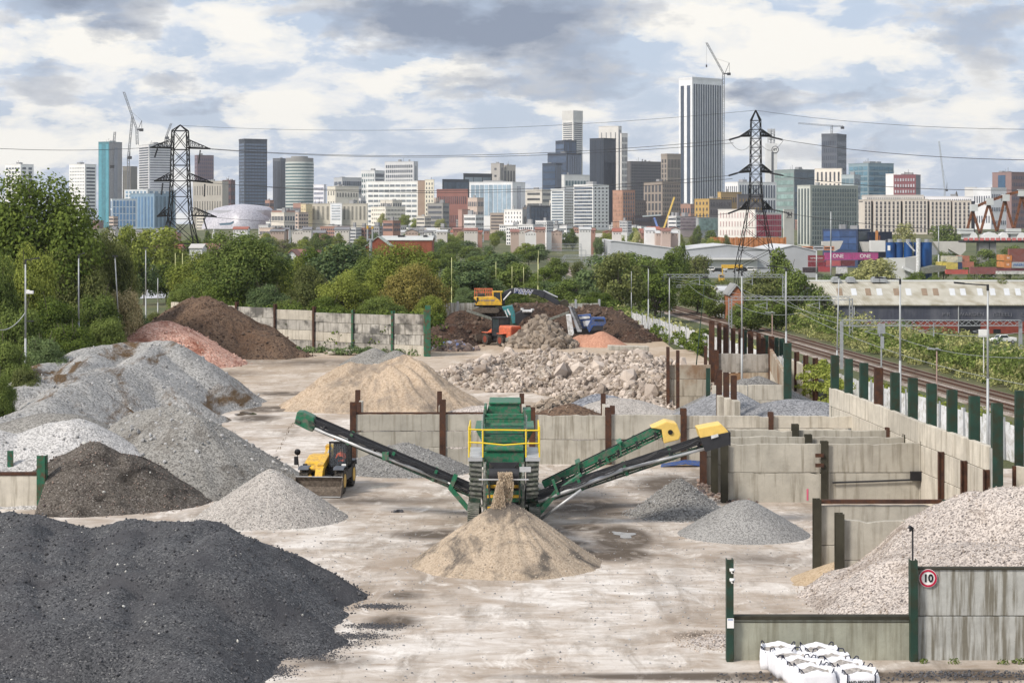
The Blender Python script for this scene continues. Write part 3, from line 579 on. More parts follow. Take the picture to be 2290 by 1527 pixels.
for py in(1275,1297):
    m=MB(); c=P(1637.5,py,Y-.3); m.cyl((c[0],c[1],c[2]+.06),(c[0],c[1],c[2]-.03),.085,12); m.cyl((c[0]+.0,c[1]-.02,c[2]-.02),(c[0],c[1]-.03,c[2]-.10),.062,12,r2=.03); o=m.build('camera_dome',M['white'],t_,smooth=True)
    m=MB(); m.cyl((c[0]+.02,c[1]-.075,c[2]-.03),(c[0]+.02,c[1]-.09,c[2]-.035),.03,10); m.build('lens',M['black'],o); o.children[0].location=(0,0,0)
m=MB(); m.bb(X(1624,Y),X(1639,Y),Y-.275,Y-.262,wz(1400,Y),wz(1378,Y)); m.build('notice',M['white'],t_)
m=MB(); m.bb(X(1625.5,Y),X(1637,Y),Y-.28,Y-.276,wz(1382,Y),wz(1380,Y)); m.build('notice_print',M['lbluetxt'],t_)
t_=sheetpile(2041,1250,Y,.23,'dark green post with a thin pole and black camera beside the round speed sign',M['green'])
m=MB(); m.cyl(P(2041,1252,Y-.05),P(2041,1180,Y-.05),.03,8); m.build('thin_pole',M['dark'],t_)
m=MB(); c=P(2037,1180,Y-.05); m.box(c,(.14,.2,.12),M=Matrix.Rotation(R(35),3,'Y')); m.cyl((c[0]-.03,c[1]-.1,c[2]-.03),(c[0]-.06,c[1]-.18,c[2]-.06),.045,8); m.build('black_camera',M['black'],t_,bevel=.02)
t_=thing('speed_sign','round white sign with a red rim reading 10 on the streaked wall','speed sign',(X(2075,Y),Y-.04,wz(1292,Y)))
def disc(r0,r1,y,mat,nm):
    m=MB(); n=40; vs=[]; fs=[]
    for k in range(n):
        a=2*math.pi*k/n
        for r,yy in((r1,y),(r1,y+.012)) if r0==0 else ((r0,y),(r1,y),(r1,y+.01),(r0,y+.01)): vs.append((r*math.cos(a),yy,r*math.sin(a)))
    if r0==0: fs=[tuple(range(0,2*n,2)),tuple(range(2*n-1,0,-2))]+[(2*k,2*k+1,(2*k+3)%(2*n),(2*k+2)%(2*n)) for k in range(n)]
    else:
        for k in range(n):
            q=(k+1)%n
            for j in range(4): fs.append((4*k+j,4*k+(j+1)%4,4*q+(j+1)%4,4*q+j))
    m.add(vs,fs); return m.build(nm,mat,t_,local=True)
disc(0,.295,0,M['white'],'plate'); disc(.215,.28,-.014,M['maroon'],'rim'); text('number','10',.34,.004,M['black'],t_,(0,-.016,-.005),bold=.013,sx=.95)
# bays in the middle distance, right of the rubble
Y=146.; t_=wall('tall rust stained bay wall at the right end of the rubble',(X(1493,Y),Y),(X(1590,Y),Y),1,3.3,None,[M['concR']],rows=[.9,2.2,3.3])
for px,py,Yy in[(1493,775,146),(1515,783,144),(1577,773,152)]: hpost('post',X(px,Yy),Yy-.3,-.1,wz(py,Yy),.24,M['rust'],t_)
wall('end return of the rust stained bay with square pale blocks',(X(1498,Y),Y+.3),(X(1498,Y)+.5,Y+6),1,3.2,None,M['concR'],rows=[1,2.2,3.2],)
wall('blackened wall at the back of the small bay behind the white panel wall',(X(1602,163),163),(X(1722,163),163),1,3.0,[3.3,3.5],[M['concR'],M['concD']],rows=[1.4,3.0],pm='rust',pw=.35,poff=.1)
wall('side wall of pale panels rising beside the tall green pile',(X(1724,163),163),(X(1762,133),133),4,3.4,None,[M['concL'],M['concR']],rows=[1.6,3.4])
wall('white panel wall across the bay under the two topped grey heap',(X(1592,132),132),(X(1752,132),132),2,2.95,None,M['concL'],rows=[1.9,2.95])
for px,py,Yy,mt,wd,lab in[(1762,767,128.5,'green',.5,'tall green pile at the corner of the white panel wall'),(1584,823,127,'green',.26,'slim green pile left of three brown piles')]:
    m=MB(); x=X(px,Yy); z=wz(py,Yy); m.bb(x-wd/2,x+wd/2,Yy,Yy+.05,-.1,z); m.bb(x-wd/2,x-wd/2+.03,Yy+.05,Yy+.35,-.1,z); m.bb(x+wd/2-.03,x+wd/2,Yy+.05,Yy+.35,-.1,z); tag(m.build('steel_pile',M[mt]),lab,'steel pile')
for i,(px,py) in enumerate([(1608,827),(1624,834),(1641,840)]):
    Yy=121-i*1.6; t_=thing('end_post','%s of three brown posts with pale slab ends by the white panel wall'%['left','middle','right'][i],'steel post',(X(px,Yy),Yy,0))
    hpost('column',X(px,Yy),Yy,-.1,wz(py,Yy),.34,M['rust'],t_,d=.35)
    m=MB(); m.bb(X(px-7,Yy),X(px+8,Yy),Yy-1.6,Yy-.4,-.1,wz(882+i*5,Yy)); m.build('slab',M['concL'],t_,bevel=.03)
for i,(px_,py_) in enumerate([(1592,718),(1609,723),(1624,727),(1640,734),(1658,736),(1666,740),(1679,741),(1697,746),(1706,756),(1714,750),(1726,752),(1737,755),(1749,757)]):
    Yy=165.2+i*.55; x=X(px_,Yy); z=wz(py_,Yy)
    mt='green' if i in(5,9,11,12) else 'rust'
    m=MB(); wd=.36 if i%2 else .46; m.bb(x-wd/2,x+wd/2,Yy,Yy+.05,-.1,z); m.bb(x-wd/2,x-wd/2+.03,Yy+.05,Yy+.35,-.1,z); m.bb(x+wd/2-.03,x+wd/2,Yy+.05,Yy+.35,-.1,z); m.bb(x-wd/2,x+wd/2,Yy+.35,Yy+.4,-.1,z)
    tag(m.build('steel_pile',M[mt]),'dark green pile in the crowded row behind the small bays' if mt=='green' else 'rusty brown pile in the crowded row behind the small bays','steel pile','piles in the crowded row')
wall('low white wall with rusty posts running toward the ivy beside the railway',(X(1765,165),165),(X(1826,152),152),3,2.5,[3.2,3.3,3.3,3.4],M['concL'],rows=[1.2,2.5],pw=.22,poff=.1)
# long back wall and left wall
t_=thing('back_wall','long tall wall of stained panels at the back of the yard under the trees','yard wall',(-16,211,0))
pxs=[383,430,530,616,703,790,879,952]
for i in range(7):
    Ya=np.interp(pxs[i],[383,955],[224,203]); Yb=np.interp(pxs[i+1],[383,955],[224,203]); a=Vector((X(pxs[i],Ya),Ya)); b=Vector((X(pxs[i+1],Yb),Yb)); d=b-a; rz=math.atan2(d.y,d.x); c=(a+b)/2
    ht=wz([676,682,687,693,700,703,702][i],c.y)
    zs=[-.1]+[ht*k/4 for k in(1,2,3,4)]
    for j in range(4):
        m=MB(); m.box((c.x,c.y+rnd.uniform(-.04,.04),(zs[j]+zs[j+1])/2),(d.length-.1,.25,zs[j+1]-zs[j]-.03),rz); m.build('panel',[M['concB'],M['concL'],M['concB'],M['concD'] if rnd.random()<.3 else M['concB']][rnd.randrange(4)],t_,bevel=.02)
    hpost('post',b.x,b.y-.2,-.1,ht+.45,.26,M['rust'] if i<4 else M['green2'],t_,d=.35,rz=rz)
m=MB(); m.bb(X(951,202.5),X(963,202.5),202.2,202.6,-.1,wz(683,202.5)); m.bb(X(951,202.5),X(954,202.5),202.6,205.5,-.1,wz(690,204)); m.build('end_pile',M['green2'],t_)
t_=wall('left boundary wall of pale panels with rusty posts under the shrubs',(-42.5,195),(-36.5,118),16,2.9,[4.2+rnd.uniform(-.8,.8) for _ in range(17)],M['conc'],rows=[1.4,2.9],pw=.25,poff=-.1)
Y=94.5; t_=thing('green_post_wall','pale wall section with bright green posts behind the dark heap at the left edge','bay wall',(X(40,Y),Y,0))
m=MB(); m.bb(X(-110,Y),X(92,Y),Y,Y+.25,-.05,wz(1063,Y)); m.build('panel',M['concL'],t_,bevel=.02)
m=MB(); m.bb(X(-110,Y),X(88,Y),Y-.05,Y+.3,wz(1062,Y),wz(1056,Y)); m.build('top_rail',M['rust'],t_)
m=MB(); x=X(93,Y); m.bb(x-.22,x+.02,Y-.1,Y-.05,-.1,wz(1018,Y)); m.bb(x+.02,x+.20,Y-.16,Y-.10,-.1,wz(1018,Y)); m.bb(x+.19,x+.24,Y-.1,Y+.3,-.1,wz(1018,Y)); m.build('post',M['green2'],t_)
m=MB(); m.bb(X(16,Y+3),X(29,Y+3),Y+3,Y+3.1,-.1,wz(1008,Y+3)); m.build('post',M['green2'],t_)
m=MB(); m.bb(X(-60,Y+3),X(12,Y+3),Y+3.2,Y+3.4,-.1,wz(1045,Y+3)); m.build('panel',M['concL'],t_)
wall('pale wall at the far end of the yard left of the excavator',(X(935,262),262),(X(1068,262),262),3,3.2,[3.4]*4,M['concS'],rows=[1.6,3.2],pm='steel',pw=.3)
wall('pale wall at the far end of the yard right of the earth bank',(X(1235,264),264),(X(1340,264),264),2,3.1,[3.6]*3,M['concS'],rows=[1.6,3.1],pm='steel',pw=.3)
# white sheet fence along the railway
FW=[(16,256),(20,211),(24.0,165),(27,135),(29.6,112),(31.5,98)]
for k,(f0,f1,lab) in enumerate([(0,1.0,'leaning white sheet fence beside the dark earth bank'),(1.12,2.2,'white sheet fence behind the crowded row of piles'),(2.3,5,'long white sheet fence behind the green piles beside the railway')]):
    t_=thing('sheet_fence',lab,'fence',(20,200,0)); sh=MB(); n=int((f1-f0)*30)
    def at(f):
        i=min(int(f),4); g=f-i; return Vector(FW[i]).lerp(Vector(FW[i+1]),g)
    for i in range(n):
        a=at(f0+(f1-f0)*i/n); b=at(f0+(f1-f0)*(i+.96)/n); d=b-a; rz=math.atan2(d.y,d.x); c=(a+b)/2; h=2.35+rnd.uniform(-.12,.12); zt=0
        cc_=Matrix.Rotation(rz,3,'Z')@Matrix.Rotation(rnd.uniform(-.05,.05)*(2 if k==0 else 1),3,'X')
        sh.box((c.x,c.y,h/2-.1),(d.length,.04,h),M=cc_)
        if i%3==0: 
            q=MB(); q.box((a.x-.08,a.y-.05,h/2),(.1,.1,h+.3)); q.build('post',M['steel'],t_)
    sh.build('sheets',M['whiteD'],t_)
# slabs and debris lying about
def slab(c,d,rz,ry,mat,label,cat='slab',name=None):
    m=MB(); m.box(c,d,M=Matrix.Rotation(rz,3,'Z')@Matrix.Rotation(ry,3,'Y')); tag(m.build(name or cat.replace(' ','_'),mat,bevel=.03),label,cat)
for px,py,d,rz,ry,lab in[(765,787,(3.2,1.0,.25),.1,-.08,'flat pale slab lying left of the small grey heap'),(800,780,(1.4,1.2,.5),.4,.2,'short pale block lying between slab and small grey heap'),(828,773,(1.6,1.8,.25),.3,-.6,'tilted square slab leaning on the small grey heap')]:
    c=G(px,py+8); slab((c[0],c[1]+1,.35 if ry>-.3 else .7),d,rz,ry,M['concL'],lab)
slab(P(1405,778,171),(3.6,1.2,.4),.05,.03,M['concL'],'long pale slab lying on top of the concrete rubble')
c=G(1527,1043); m=MB(); m.add([(c[0]-1.3,c[1]-.3,.03),(c[0]+1.3,c[1]-.25,.03),(c[0]+1.35,c[1]+.5,.25),(c[0]+.2,c[1]+.4,.35),(c[0]-1.2,c[1]+.35,.12),(c[0]+.1,c[1]-.35,.2)],[(0,5,4),(5,3,4),(5,1,2,3)]); o=m.build('tarpaulin',M['blue']); o.modifiers.new('s','SOLIDIFY').thickness=.02; tag(o,'crumpled blue sheet lying at the foot of the middle wall','tarpaulin')
c=G(890,1145); V,Q=rocks(np.array([[c[0]+nr.randn()*.15,c[1]+nr.randn()*.1,.03] for _ in range(14)]),nr.uniform(.06,.2,14),flat=.4); tag(link('debris',npmesh('debris',V,Q),None,r_dark),'small dark scrap lying alone on the open floor between loader and screener','debris')
def scat(n,regs,s0,s1,mat,label=None,name='loose_gravel'):
    Pp=[]
    for _ in range(n):
        x0,x1,y0,y1=regs[rnd.randrange(len(regs))]; g=G(rnd.uniform(x0,x1),rnd.uniform(y0,y1)); Pp.append(g)
    Pp=np.array(Pp); S=s0+(s1-s0)*nr.rand(n)**3; Pp[:,2]=S*.2; V,Q=rocks(Pp,S); tag(link(name,npmesh(name,V,Q),None,mat),kind='stuff')
scat(3500,[(600,1600,1290,1527),(460,950,1150,1350),(1300,1850,1160,1400),(1000,1700,1050,1160)],.015,.07,r_grey)
scat(700,[(1560,1650,1065,1120),(1620,1700,1095,1125)],.05,.25,r_mix,name='loose_debris')
def spill(L,n,s1):
    Pp=[]
    for _ in range(n):
        x,y,a,b=L[rnd.randrange(len(L))]; Pp.append(G(x+rnd.gauss(0,a),y+rnd.gauss(0,b)))
    Pp=np.array(Pp); S=.01+s1*nr.rand(n)**2; Pp[:,2]=S*.2; V,Q=rocks(Pp,S); tag(link('loose_tarmac',npmesh('loose_tarmac',V,Q),None,r_dark),kind='stuff')
spill([(850,1356,28,3),(840,1400,34,3.5),(790,1422,40,4),(690,1466,38,5),(610,1500,25,7),(740,1440,40,5)],9000,.04)
scat(1300,[(1600,2290,1503,1527),(2000,2290,1500,1515)],.015,.08,r_dark,name='loose_tarmac')
# bulk bags
def bag(w,h,txt=False,fill=True):
    t_=thing('bulk_bag','x','bulk bag')
    n=9; bm=bmesh.new(); g={}
    def pt(u,v,k):  # k: side height 0..5
        pass
    vs=[]; fs=[]; lev=[0,.25,.5,.75,1.0]; N4=32
    rr=random.Random(rnd.random())
    for li,f in enumerate(lev+[1.0,.78]):
        for k in range(N4):
            a=2*math.pi*k/N4+math.pi/4; c_,s_=math.cos(a),math.sin(a); q=max(abs(c_),abs(s_)); e=.96
            x=c_/q**e*w/2*1.02; y=s_/q**e*w/2*1.02; bul=1+.05*math.sin(math.pi*f)+rr.uniform(-.03,.03)
            z=h*f
            if li>=4:
                cor=abs(math.sin(2*a+math.pi/2+math.pi/2)); z=h*(1.-.07*math.cos(4*(a-math.pi/4)))+rr.uniform(-.035,.035)
            if li==5: bul*=.93
            if li==6: bul*=.80+rr.uniform(-.04,.04); z-=.17*h
            vs.append((x*bul,y*bul,z))
    L=len(lev)+2
    for li in range(L-1):
        for k in range(N4): a=li*N4+k; b=li*N4+(k+1)%N4; fs.append((a,b,b+N4,a+N4))
    fs.append(tuple(range(N4-1,-1,-1)))
    m=MB(); m.add(vs,fs); o=m.build('sack',M['bag'],t_,local=True,smooth=True)
    m=MB(); m.add([vs[(L-1)*N4+k] for k in range(N4)],[tuple(range(N4))]); m.build('gravel_fill',g_lite,t_,local=True)
    for sx in(-1,1):
        for sy in(-1,1):
            m=MB(); p=[(sx*w*.49,sy*w*.26,h*.80),(sx*w*.50,sy*w*.33,h*1.10),(sx*w*.47,sy*w*.44,h*1.10),(sx*w*.36,sy*w*.50,h*.85)]; m.tube(p,.018,5); m.build('loop',M['navy'],t_,local=True)
    if txt:
        for sx in(-1,1):
            m=MB(); m.bb(sx*.40,sx*.43,-w/2*1.13,-w/2*1.05,.1,h*1.0); m.build('strap',M['navy'],t_,local=True)
        text('lettering','LAND RECOVERY',.125,.004,M['black'],t_,(0,-w/2*1.115,h*.60),sx=.9,bold=.004)
    return t_
b0=bag(1.06,.64); b1=bag(1.06,.64,True); first=True
bl=['back left white bulk bag against the low wall, touching nothing on its left','second white bag from the low wall in the left row','third white bag from the low wall in the left row','front white bag of the left row at the bottom edge',
    'back right white bag against the low wall','second white bag from the low wall in the right row','third white bag from the low wall in the right row','front right white bag with LAND RECOVERY lettering']
k=0
for c_ in(0,1):
    for r_ in range(4):
        x=8.42+c_*1.13+r_*.22+ (.15 if c_ else 0); y=60.85-r_*1.0-(.15 if c_ else 0); rz=R(rnd.uniform(-9,9))
        if k==7: b1.location=(x+.0,y,0); b1.rotation_euler=(0,0,R(2)); b1['label']=bl[k]; b1['group']='bulk bags'
        elif first: b0.location=(x,y,0); b0.rotation_euler=(0,0,rz); b0['label']=bl[k]; b0['group']='bulk bags'; first=False
        else: clone(b0,(x,y,0),rz+rnd.choice([0,math.pi/2,math.pi]),bl[k])
        k+=1
# weeds along wall feet, done with the plants below
# ------------------------------------------------ railway
RP=[(60,95),(54,130),(48,180),(39.4,311),(32,385),(21,731),(13,1100)]
def rail_at(Y,off=0):
    xs_=np.interp(Y,[p[1] for p in RP],[p[0] for p in RP]); return xs_+off
def smooth_x(Y): return sum(rail_at(Y+d) for d in(-30,-15,0,15,30))/5
Ys=np.concatenate([np.arange(100,420,4),np.arange(420,1100,20)])
V=[];
for Y in Ys:
    x=smooth_x(Y)-1.8
    for dx,dz in((-5.,-.7),(-3.6,.12),(3.6,.12),(5.,-.7)): V.append((x+dx,Y,-3+dz))
n=len(Ys); Q=[(i*4+j,i*4+j+1,i*4+j+5,i*4+j+4) for i in range(n-1) for j in range(3)]
bal=gravel('track ballast',(.16,.125,.10),(.42,.37,.33),9,tint=(.20,.14,.10),tsc=.2)
tag(link('railway_bed',npmesh('railway_bed',np.array(V),np.array(Q)),None,bal),kind='structure')
for k,off in enumerate((0,-3.6)):
    t_=thing('railway_track',['far railway track beyond the nearer one','near railway track closest to the white fence'][k],'railway track',(40,250,-2.9))
    for s in(-.72,.72):
        m=MB()
        for a,b in zip(Ys[:-1],Ys[1:]): m.bar((smooth_x(a)+off+s,a,-2.72),(smooth_x(b)+off+s,b,-2.72),.09,.17)
        m.build('rail',M['rust'],t_)
    m=MB()
    for Y in np.arange(105,400,.75): m.box((smooth_x(Y)+off,Y,-2.86),(2.5,.26,.14))
    tag(m.build('sleepers',plain('dusty sleepers',(.19,.15,.12),.9,0,.2),t_),kind='stuff')
# overhead line portals
def lattice(m,a,b,w,n,r):
    a=Vector(a); b=Vector(b); d=(b-a); up=Vector((0,0,1)) if abs(d.normalized().z)<.8 else Vector((1,0,0)); s=d.normalized().cross(up).normalized()
    c4=[a+up*w/2+s*w/2,a+up*w/2-s*w/2,a-up*w/2-s*w/2,a-up*w/2+s*w/2]
    for c in c4: m.bar(c,c+d,r*1.5)
    for i in range(n):
        p=d*(i/n); q=d*((i+1)/n)
        for j in range(4):
            e,f_=(c4[j],c4[(j+1)%4]) if i%2 else (c4[(j+1)%4],c4[j]); m.bar(e+p,f_+q,r); 
def portal(label,xa,xb,Y,yt,solid=False,group=None,w=.5,hang=2):
    t_=thing('line_portal',label,'overhead line portal',(X(xa,Y),Y,-3),group=group); z=wz(yt,Y)
    for px in(xa,xb):
        m=MB()
        if solid: m.bb(X(px,Y)-.18,X(px,Y)+.18,Y-.18,Y+.18,-4,z+.2)
        else: lattice(m,(X(px,Y),Y,-4),(X(px,Y),Y,z),.42,16,.05)
        m.build('mast',M['steel'],t_)
    m=MB(); lattice(m,(X(xa,Y),Y,z),(X(xb,Y),Y,z),w,int(abs(X(xb,Y)-X(xa,Y))/.8),.05); m.build('beam',M['steel'],t_)
    for i in range(hang):
        px=xa+(xb-xa)*(i+.7)/(hang+.3); m=MB(); p=P(px,yt,Y); m.bar(p,(p[0],p[1],p[2]-1.6),.12); m.bar((p[0],p[1],p[2]-1.4),(p[0]-1.8,p[1],p[2]-1.0),.06); m.bar((p[0],p[1],p[2]-.6),(p[0]-1.8,p[1],p[2]-1.0),.06); m.build('hanger',M['steel'],t_)
    return t_
portal('nearest overhead line portal with one thick mast in front of the dark shed',1882,2282,225,722,True,w=.65,hang=3)
portal('overhead line portal crossing between the brick gable and the shed',1633,1903,272,667)
portal('tall overhead line portal just right of the dark bushy tree',1482,1753,330,617)
portal('overhead line portal seen behind the tall one, left side',1500,1640,380,640)
for i,(xa,xb,Y,yt) in enumerate([(1256,1380,520,577),(1262,1385,560,571),(1245,1400,600,585),(1180,1300,720,552),(1205,1300,780,546),(1190,1310,830,560),(1300,1400,480,590)]):
    portal('distant overhead line portal over the railway toward the city',xa,xb,Y,yt,group='distant line portals',w=.4,hang=1)
for i,(pts) in enumerate([[(1540,636,330),(1633,673,272),(1790,700,225),(2290,860,150)],[(1640,632,330),(1760,672,272),(1960,735,225),(2290,800,170)],[(1560,620,330),(1700,660,272),(2000,722,225),(2290,742,190)],[(1290,575,560),(1540,628,330)],[(1350,590,480),(1600,640,330)]]):
    m=MB(); 
    for a,b in zip(pts[:-1],pts[1:]):
        A,B=Vector(P(*a)),Vector(P(*b)); q=[A.lerp(B,k/10)-Vector((0,0,1))*.9*4*(k/10)*(1-k/10) for k in range(11)]; m.tube(q,.022,4)
    tag(m.build('contact_wire',M['steel']),'overhead wire strung along the railway between the portals','wire','railway wires')
# lamp columns
def lamp(px,pyt,Y,label,arm=0,z0=0.,r=.09,mat=None,lean=0,cam=False,group=None,head=True):
    x=X(px,Y); z=wz(pyt,Y); t_=thing('lamp_column',label,'lamp column',(x-lean,Y,z0),group=group)
    m=MB(); m.cyl((x-lean,Y,z0-.2),(x-lean*.5,Y,(z0+z)/2),r,8,r2=r*.85); m.cyl((x-lean*.5,Y,(z0+z)/2),(x,Y,z),r*.75,8,r2=r*.6); m.build('column',mat or M['lamp'],t_,smooth=True)
    if arm:
        m=MB(); m.bar((x,Y,z-.25),(x,Y,z+.1),.12); m.bar((x,Y,z+.05),(x+arm*.75,Y,z+.15),.07); m.bar((x+arm*.7,Y,z+.15),(x+arm,Y,z+.2),.28,.10); m.build('lamp_head',M['dark'],t_)
    elif head:
        m=MB(); m.box((x,Y,z+.06),(.5,.35,.14)); m.build('lamp_head',M['dark'],t_)
    if cam:
        m=MB(); m.box((x+.35,Y-.1,z-2.3),(.5,.3,.22)); m.bar((x,Y,z-2.15),(x+.3,Y,z-2.15),.06); m.build('camera_housing',M['white'],t_,bevel=.05)
        m=MB(); m.box((x+.35,Y,z-4.4),(.5,.15,.08)); m.build('bracket',M['dark'],t_)
lamp(2209,640,109,'tall lamp column with arm pointing left, nearest on the right by the green piles',-1.9,r=.085)
lamp(2013,627,124,'lamp column with left arm in front of the shed roof skylights',-1.6)
lamp(1876,617,134,'leaning pole left of the shed with no arm',lean=.25,r=.07)
lamp(1758,600,158,'lamp column with left arm rising above the tall green pile',-1.6)
lamp(1659,610,150,'lamp column in front of the small brick gable',.3)
lamp(1577,622,190,'thin leaning green pole beside the white fence',lean=.9,r=.06,mat=M['green'])
lamp(1497,618,222,'lamp column standing in the leaning white fence, right one')
lamp(1450,597,250,'lamp column by the far end of the leaning white fence',-.9)
lamp(57,583,140,'tall lamp column with a white camera among the shrubs at the left edge',1.,cam=True)
lamp(176,571,165,'green grey lamp column in the shrubs, second from the left',.5,mat=M['steel'])
lamp(257,574,185,'leaning lamp column behind the flowering shrub',lean=-.6)
lamp(326,556,225,'thin lamp column by the pale track at the left')
lamp(353,622,260,'short grey pole by the pale track at the left',head=False)
for px,yt,Y in[(392,566,300),(408,566,305),(1010,576,290),(1109,586,330),(1145,596,330),(1171,597,335),(1203,577,300),(1204,560,500),(1412,607,300)]:
    lamp(px,yt,Y,'thin pale yellow pole standing in front of the far trees',group='yellow poles',mat=M['poley'] if px<1300 else None,r=.07,head=False)
for px,yt,Y,lab in[(1727,700,215,'short rail side lamp on a pinkish pole beside the track'),(2095,782,165,'short rail side lamp on a pinkish pole at the right of the track')]:
    z=wz(yt,Y); x=X(px,Y); t_=thing('trackside_lamp',lab,'trackside lamp',(x,Y,-3)); m=MB(); m.cyl((x,Y,-3.2),(x,Y,z),.06,8); m.build('pole',plain('pink pole',(.4,.28,.25)),t_)
    m=MB(); m.bar((x-.8,Y,z+.1),(x+.3,Y,z),.22,.1); m.bar((x-.1,Y-.6,z+.15),(x,Y+.4,z),.25,.1); m.build('lamp_head',M['steel'],t_)
m=MB(); A,B=Vector(P(0,738,138)),Vector(P(56,700,140)); m.tube([A.lerp(B,k/8)-Vector((0,0,1))*.35*4*(k/8)*(1-k/8) for k in range(9)],.03,5); tag(m.build('cable',M['lamp']),'pale cable sagging from the left lamp column to the edge','cable')
# signal and box beside the line
t_=thing('signal_mast','grey mast with equipment boxes under the nearest portal','signal mast',(X(1971,215),215,-3)); m=MB(); m.cyl((X(1971,215),215,-3.2),(X(1971,215),215,wz(725,215)),.09,8); m.build('mast',M['steel'],t_)
m=MB(); m.box(P(1971,735,214.8),(.8,.3,1.1)); m.box(P(1973,765,214.8),(.35,.3,1.3)); m.build('equipment_box',M['steel'],t_)
m=MB(); c=P(2200,745,205); m.box(c,(1.1,.1,.8)); m.bar((c[0],c[1]+.06,-4),(c[0],c[1]+.06,c[2]),.08); tag(m.build('white_board',M['white']),'blank white board on a post by the railway, left of the parked pickup','board')
# ------------------------------------------------ green screener
t_=thing('screening_machine','green screening machine with yellow handrails and three long conveyor belts','screening machine',(-.37,90,0))
def part(name,mat,fn,parent=None,bevel=0,smooth=False,**k):
    m=MB(); fn(m); return m.build(name,mat,parent if parent is not None else t_,bevel=bevel,smooth=smooth,**k)
cx0=-.37
def f(m): m.bb(cx0-.95,cx0+.95,88.6,99.5,.75,1.35); m.bb(cx0-.9,cx0+.9,96,100,1.3,2.9); m.bb(cx0-1.25,cx0+1.25,98,101.5,1.6,2.2)
part('chassis',M['mdgreen'],f,bevel=.03)
for s in(-1,1):
    def f(m):
        x=cx0+s*1.42; pr=[(88.6,.45),(88.9,.85),(92.6,.85),(92.95,.45),(92.6,.05),(88.9,.05)]; m.prisx(pr,x-.25,x+.25)
        for k in range(9):
            m.bb(x-.27,x+.27,88.55+k*.0,88.62+k*.0,.1+k*.09,.155+k*.09)
            m.bb(x-.27,x+.27,88.9+k*.42,89.1+k*.42,.84,.90)
    part('crawler_track',M['mgrey'],f)
# legs and front frame
def f(m):
    for s in(-1,1):
        x=cx0+s*.88; m.bb(x-.07,x+.07,88.2,88.35,.3,3.05); m.bb(x-.05,x+.05,87.0,87.1,.9,2.6); m.bar((x,87.05,2.5),(x,88.3,3.0),.09); m.bar((x,87.05,.95),(x,88.3,.6),.09); m.bar((x,88.3,2.9),(x,87.0,1.2),.06)
        for k in range(5): m.bb(x-.11,x+.11,88.1,88.2,.6+k*.5,.72+k*.5)
    m.bb(cx0-1.1,cx0+1.1,88.15,88.25,1.02,1.12)
part('front_frame',M['mgrey'],f)
def f(m):
    for z,y in((2.28,85.3),(1.70,86.3),(.95,87.8)): m.bb(cx0-.75,cx0+.75,y,y+.08,z,z+.13)
part('cross_bar',M['myel'],f)
def f(m):
    for z,y in((1.95,86),(1.45,87.2)): m.bb(cx0-.72,cx0+.72,y,y+.08,z-.06,z+.12)
    for s in(-1,1): m.bb(cx0+s*.80-.09,cx0+s*.80+.09,87.9,88.15,1.55,1.85)
part('cross_plate',M['mgreen'],f)
def f(m): m.bb(cx0-.7,cx0+.7,88.6,88.7,.4,3.0)
part('dark_underframe',M['dark'],f)
# main front belt
def f(m):
    a=Vector((cx0+.04,79.6,3.93)); b=Vector((cx0+.04,90.5,1.35))
    pr=[(-.62,.22),(-.38,.02),(.38,.02),(.62,.22),(.62,.17),(.40,-.05),(-.40,-.05),(-.62,.17)]
    vs=[(a.x+u,a.y,a.z+v) for u,v in pr]+[(b.x+u,b.y,b.z+v) for u,v in pr]; n=8
    m.add(vs,[tuple(range(n-1,-1,-1)),tuple(range(n,2*n))]+[(i,(i+1)%n,n+(i+1)%n,n+i) for i in range(n)])
    m.cyl((cx0-.58,79.6,3.62),(cx0+.66,79.6,3.62),.27,20)
part('front_belt',M['mblack'],f,smooth=False)
def f(m):
    for s in(-1,1):
        x=cx0+.04+s*.66; m.bar((x,79.9,3.70),(x,90,1.25),.07,.26); m.bar((x,80.2,3.1),(x,88,1.2),.06,.06)
        for k in range(7): y=80.4+k*1.2; m.bar((x,y,3.58-(y-79.9)*.24),(x,y+.3,3.05-(y-80.2)*.244),.05)
part('belt_frame',M['mdgreen'],f)
def f(m): m.bb(cx0-1.0,cx0+1.05,79.2,79.26,3.44,3.49); m.bb(cx0+.68,cx0+1.15,79.4,79.5,3.75,3.95)
part('belt_end_bar',M['alu'],f)
# screen box, stepping up and back
def inc(m,y0,z0,y1,z1,hw,th): m.prisx([(y0,z0),(y1,z1),(y1,z1-th),(y0,z0-th)],cx0-hw,cx0+hw)
def f(m): inc(m,89.7,3.35,93.4,4.55,.93,.9); m.bb(cx0-.95,cx0+.95,93.2,93.35,4.5,4.78); inc(m,89.6,3.50,90.0,3.72,.90,.1)
part('screen_box',M['mgreen'],f,bevel=.02)
for y,z in((90.3,3.72),(91.0,4.10),(92.2,4.45)):
    def f(m):
        m.bb(cx0-.88,cx0+.88,y,y+.06,z,z+.22)
        m.bb(cx0-.92,cx0+.92,y-.02,y+.08,z+.2,z+.25)
    part('screen_step',M['mgreen'],f)
def f(m):
    m.cyl((cx0-.85,90.5,3.65),(cx0+.85,90.5,3.65),.13,12); m.cyl((cx0-.85,91.5,4.18),(cx0+.85,91.5,4.18),.10,12)
part('rubber_curtain',M['mblack'],f)
def f(m):
    for s in(-1,1): inc(m,89.6,3.55,93.5,4.95,.0,.0) if False else m.prisx([(89.7,3.2),(93.4,4.5),(93.4,4.95),(89.7,3.75)],cx0+s*.99-.03,cx0+s*.99+.03)
part('side_plate',M['mdgreen'],f)
def f(m):
    for s in(-1,1):
        for k in range(22): z=3.4+k*.062; y=89.62+k*.155; m.bb(cx0+s*1.06-.035,cx0+s*1.06+.035,y,y+.05,z,z+.045)
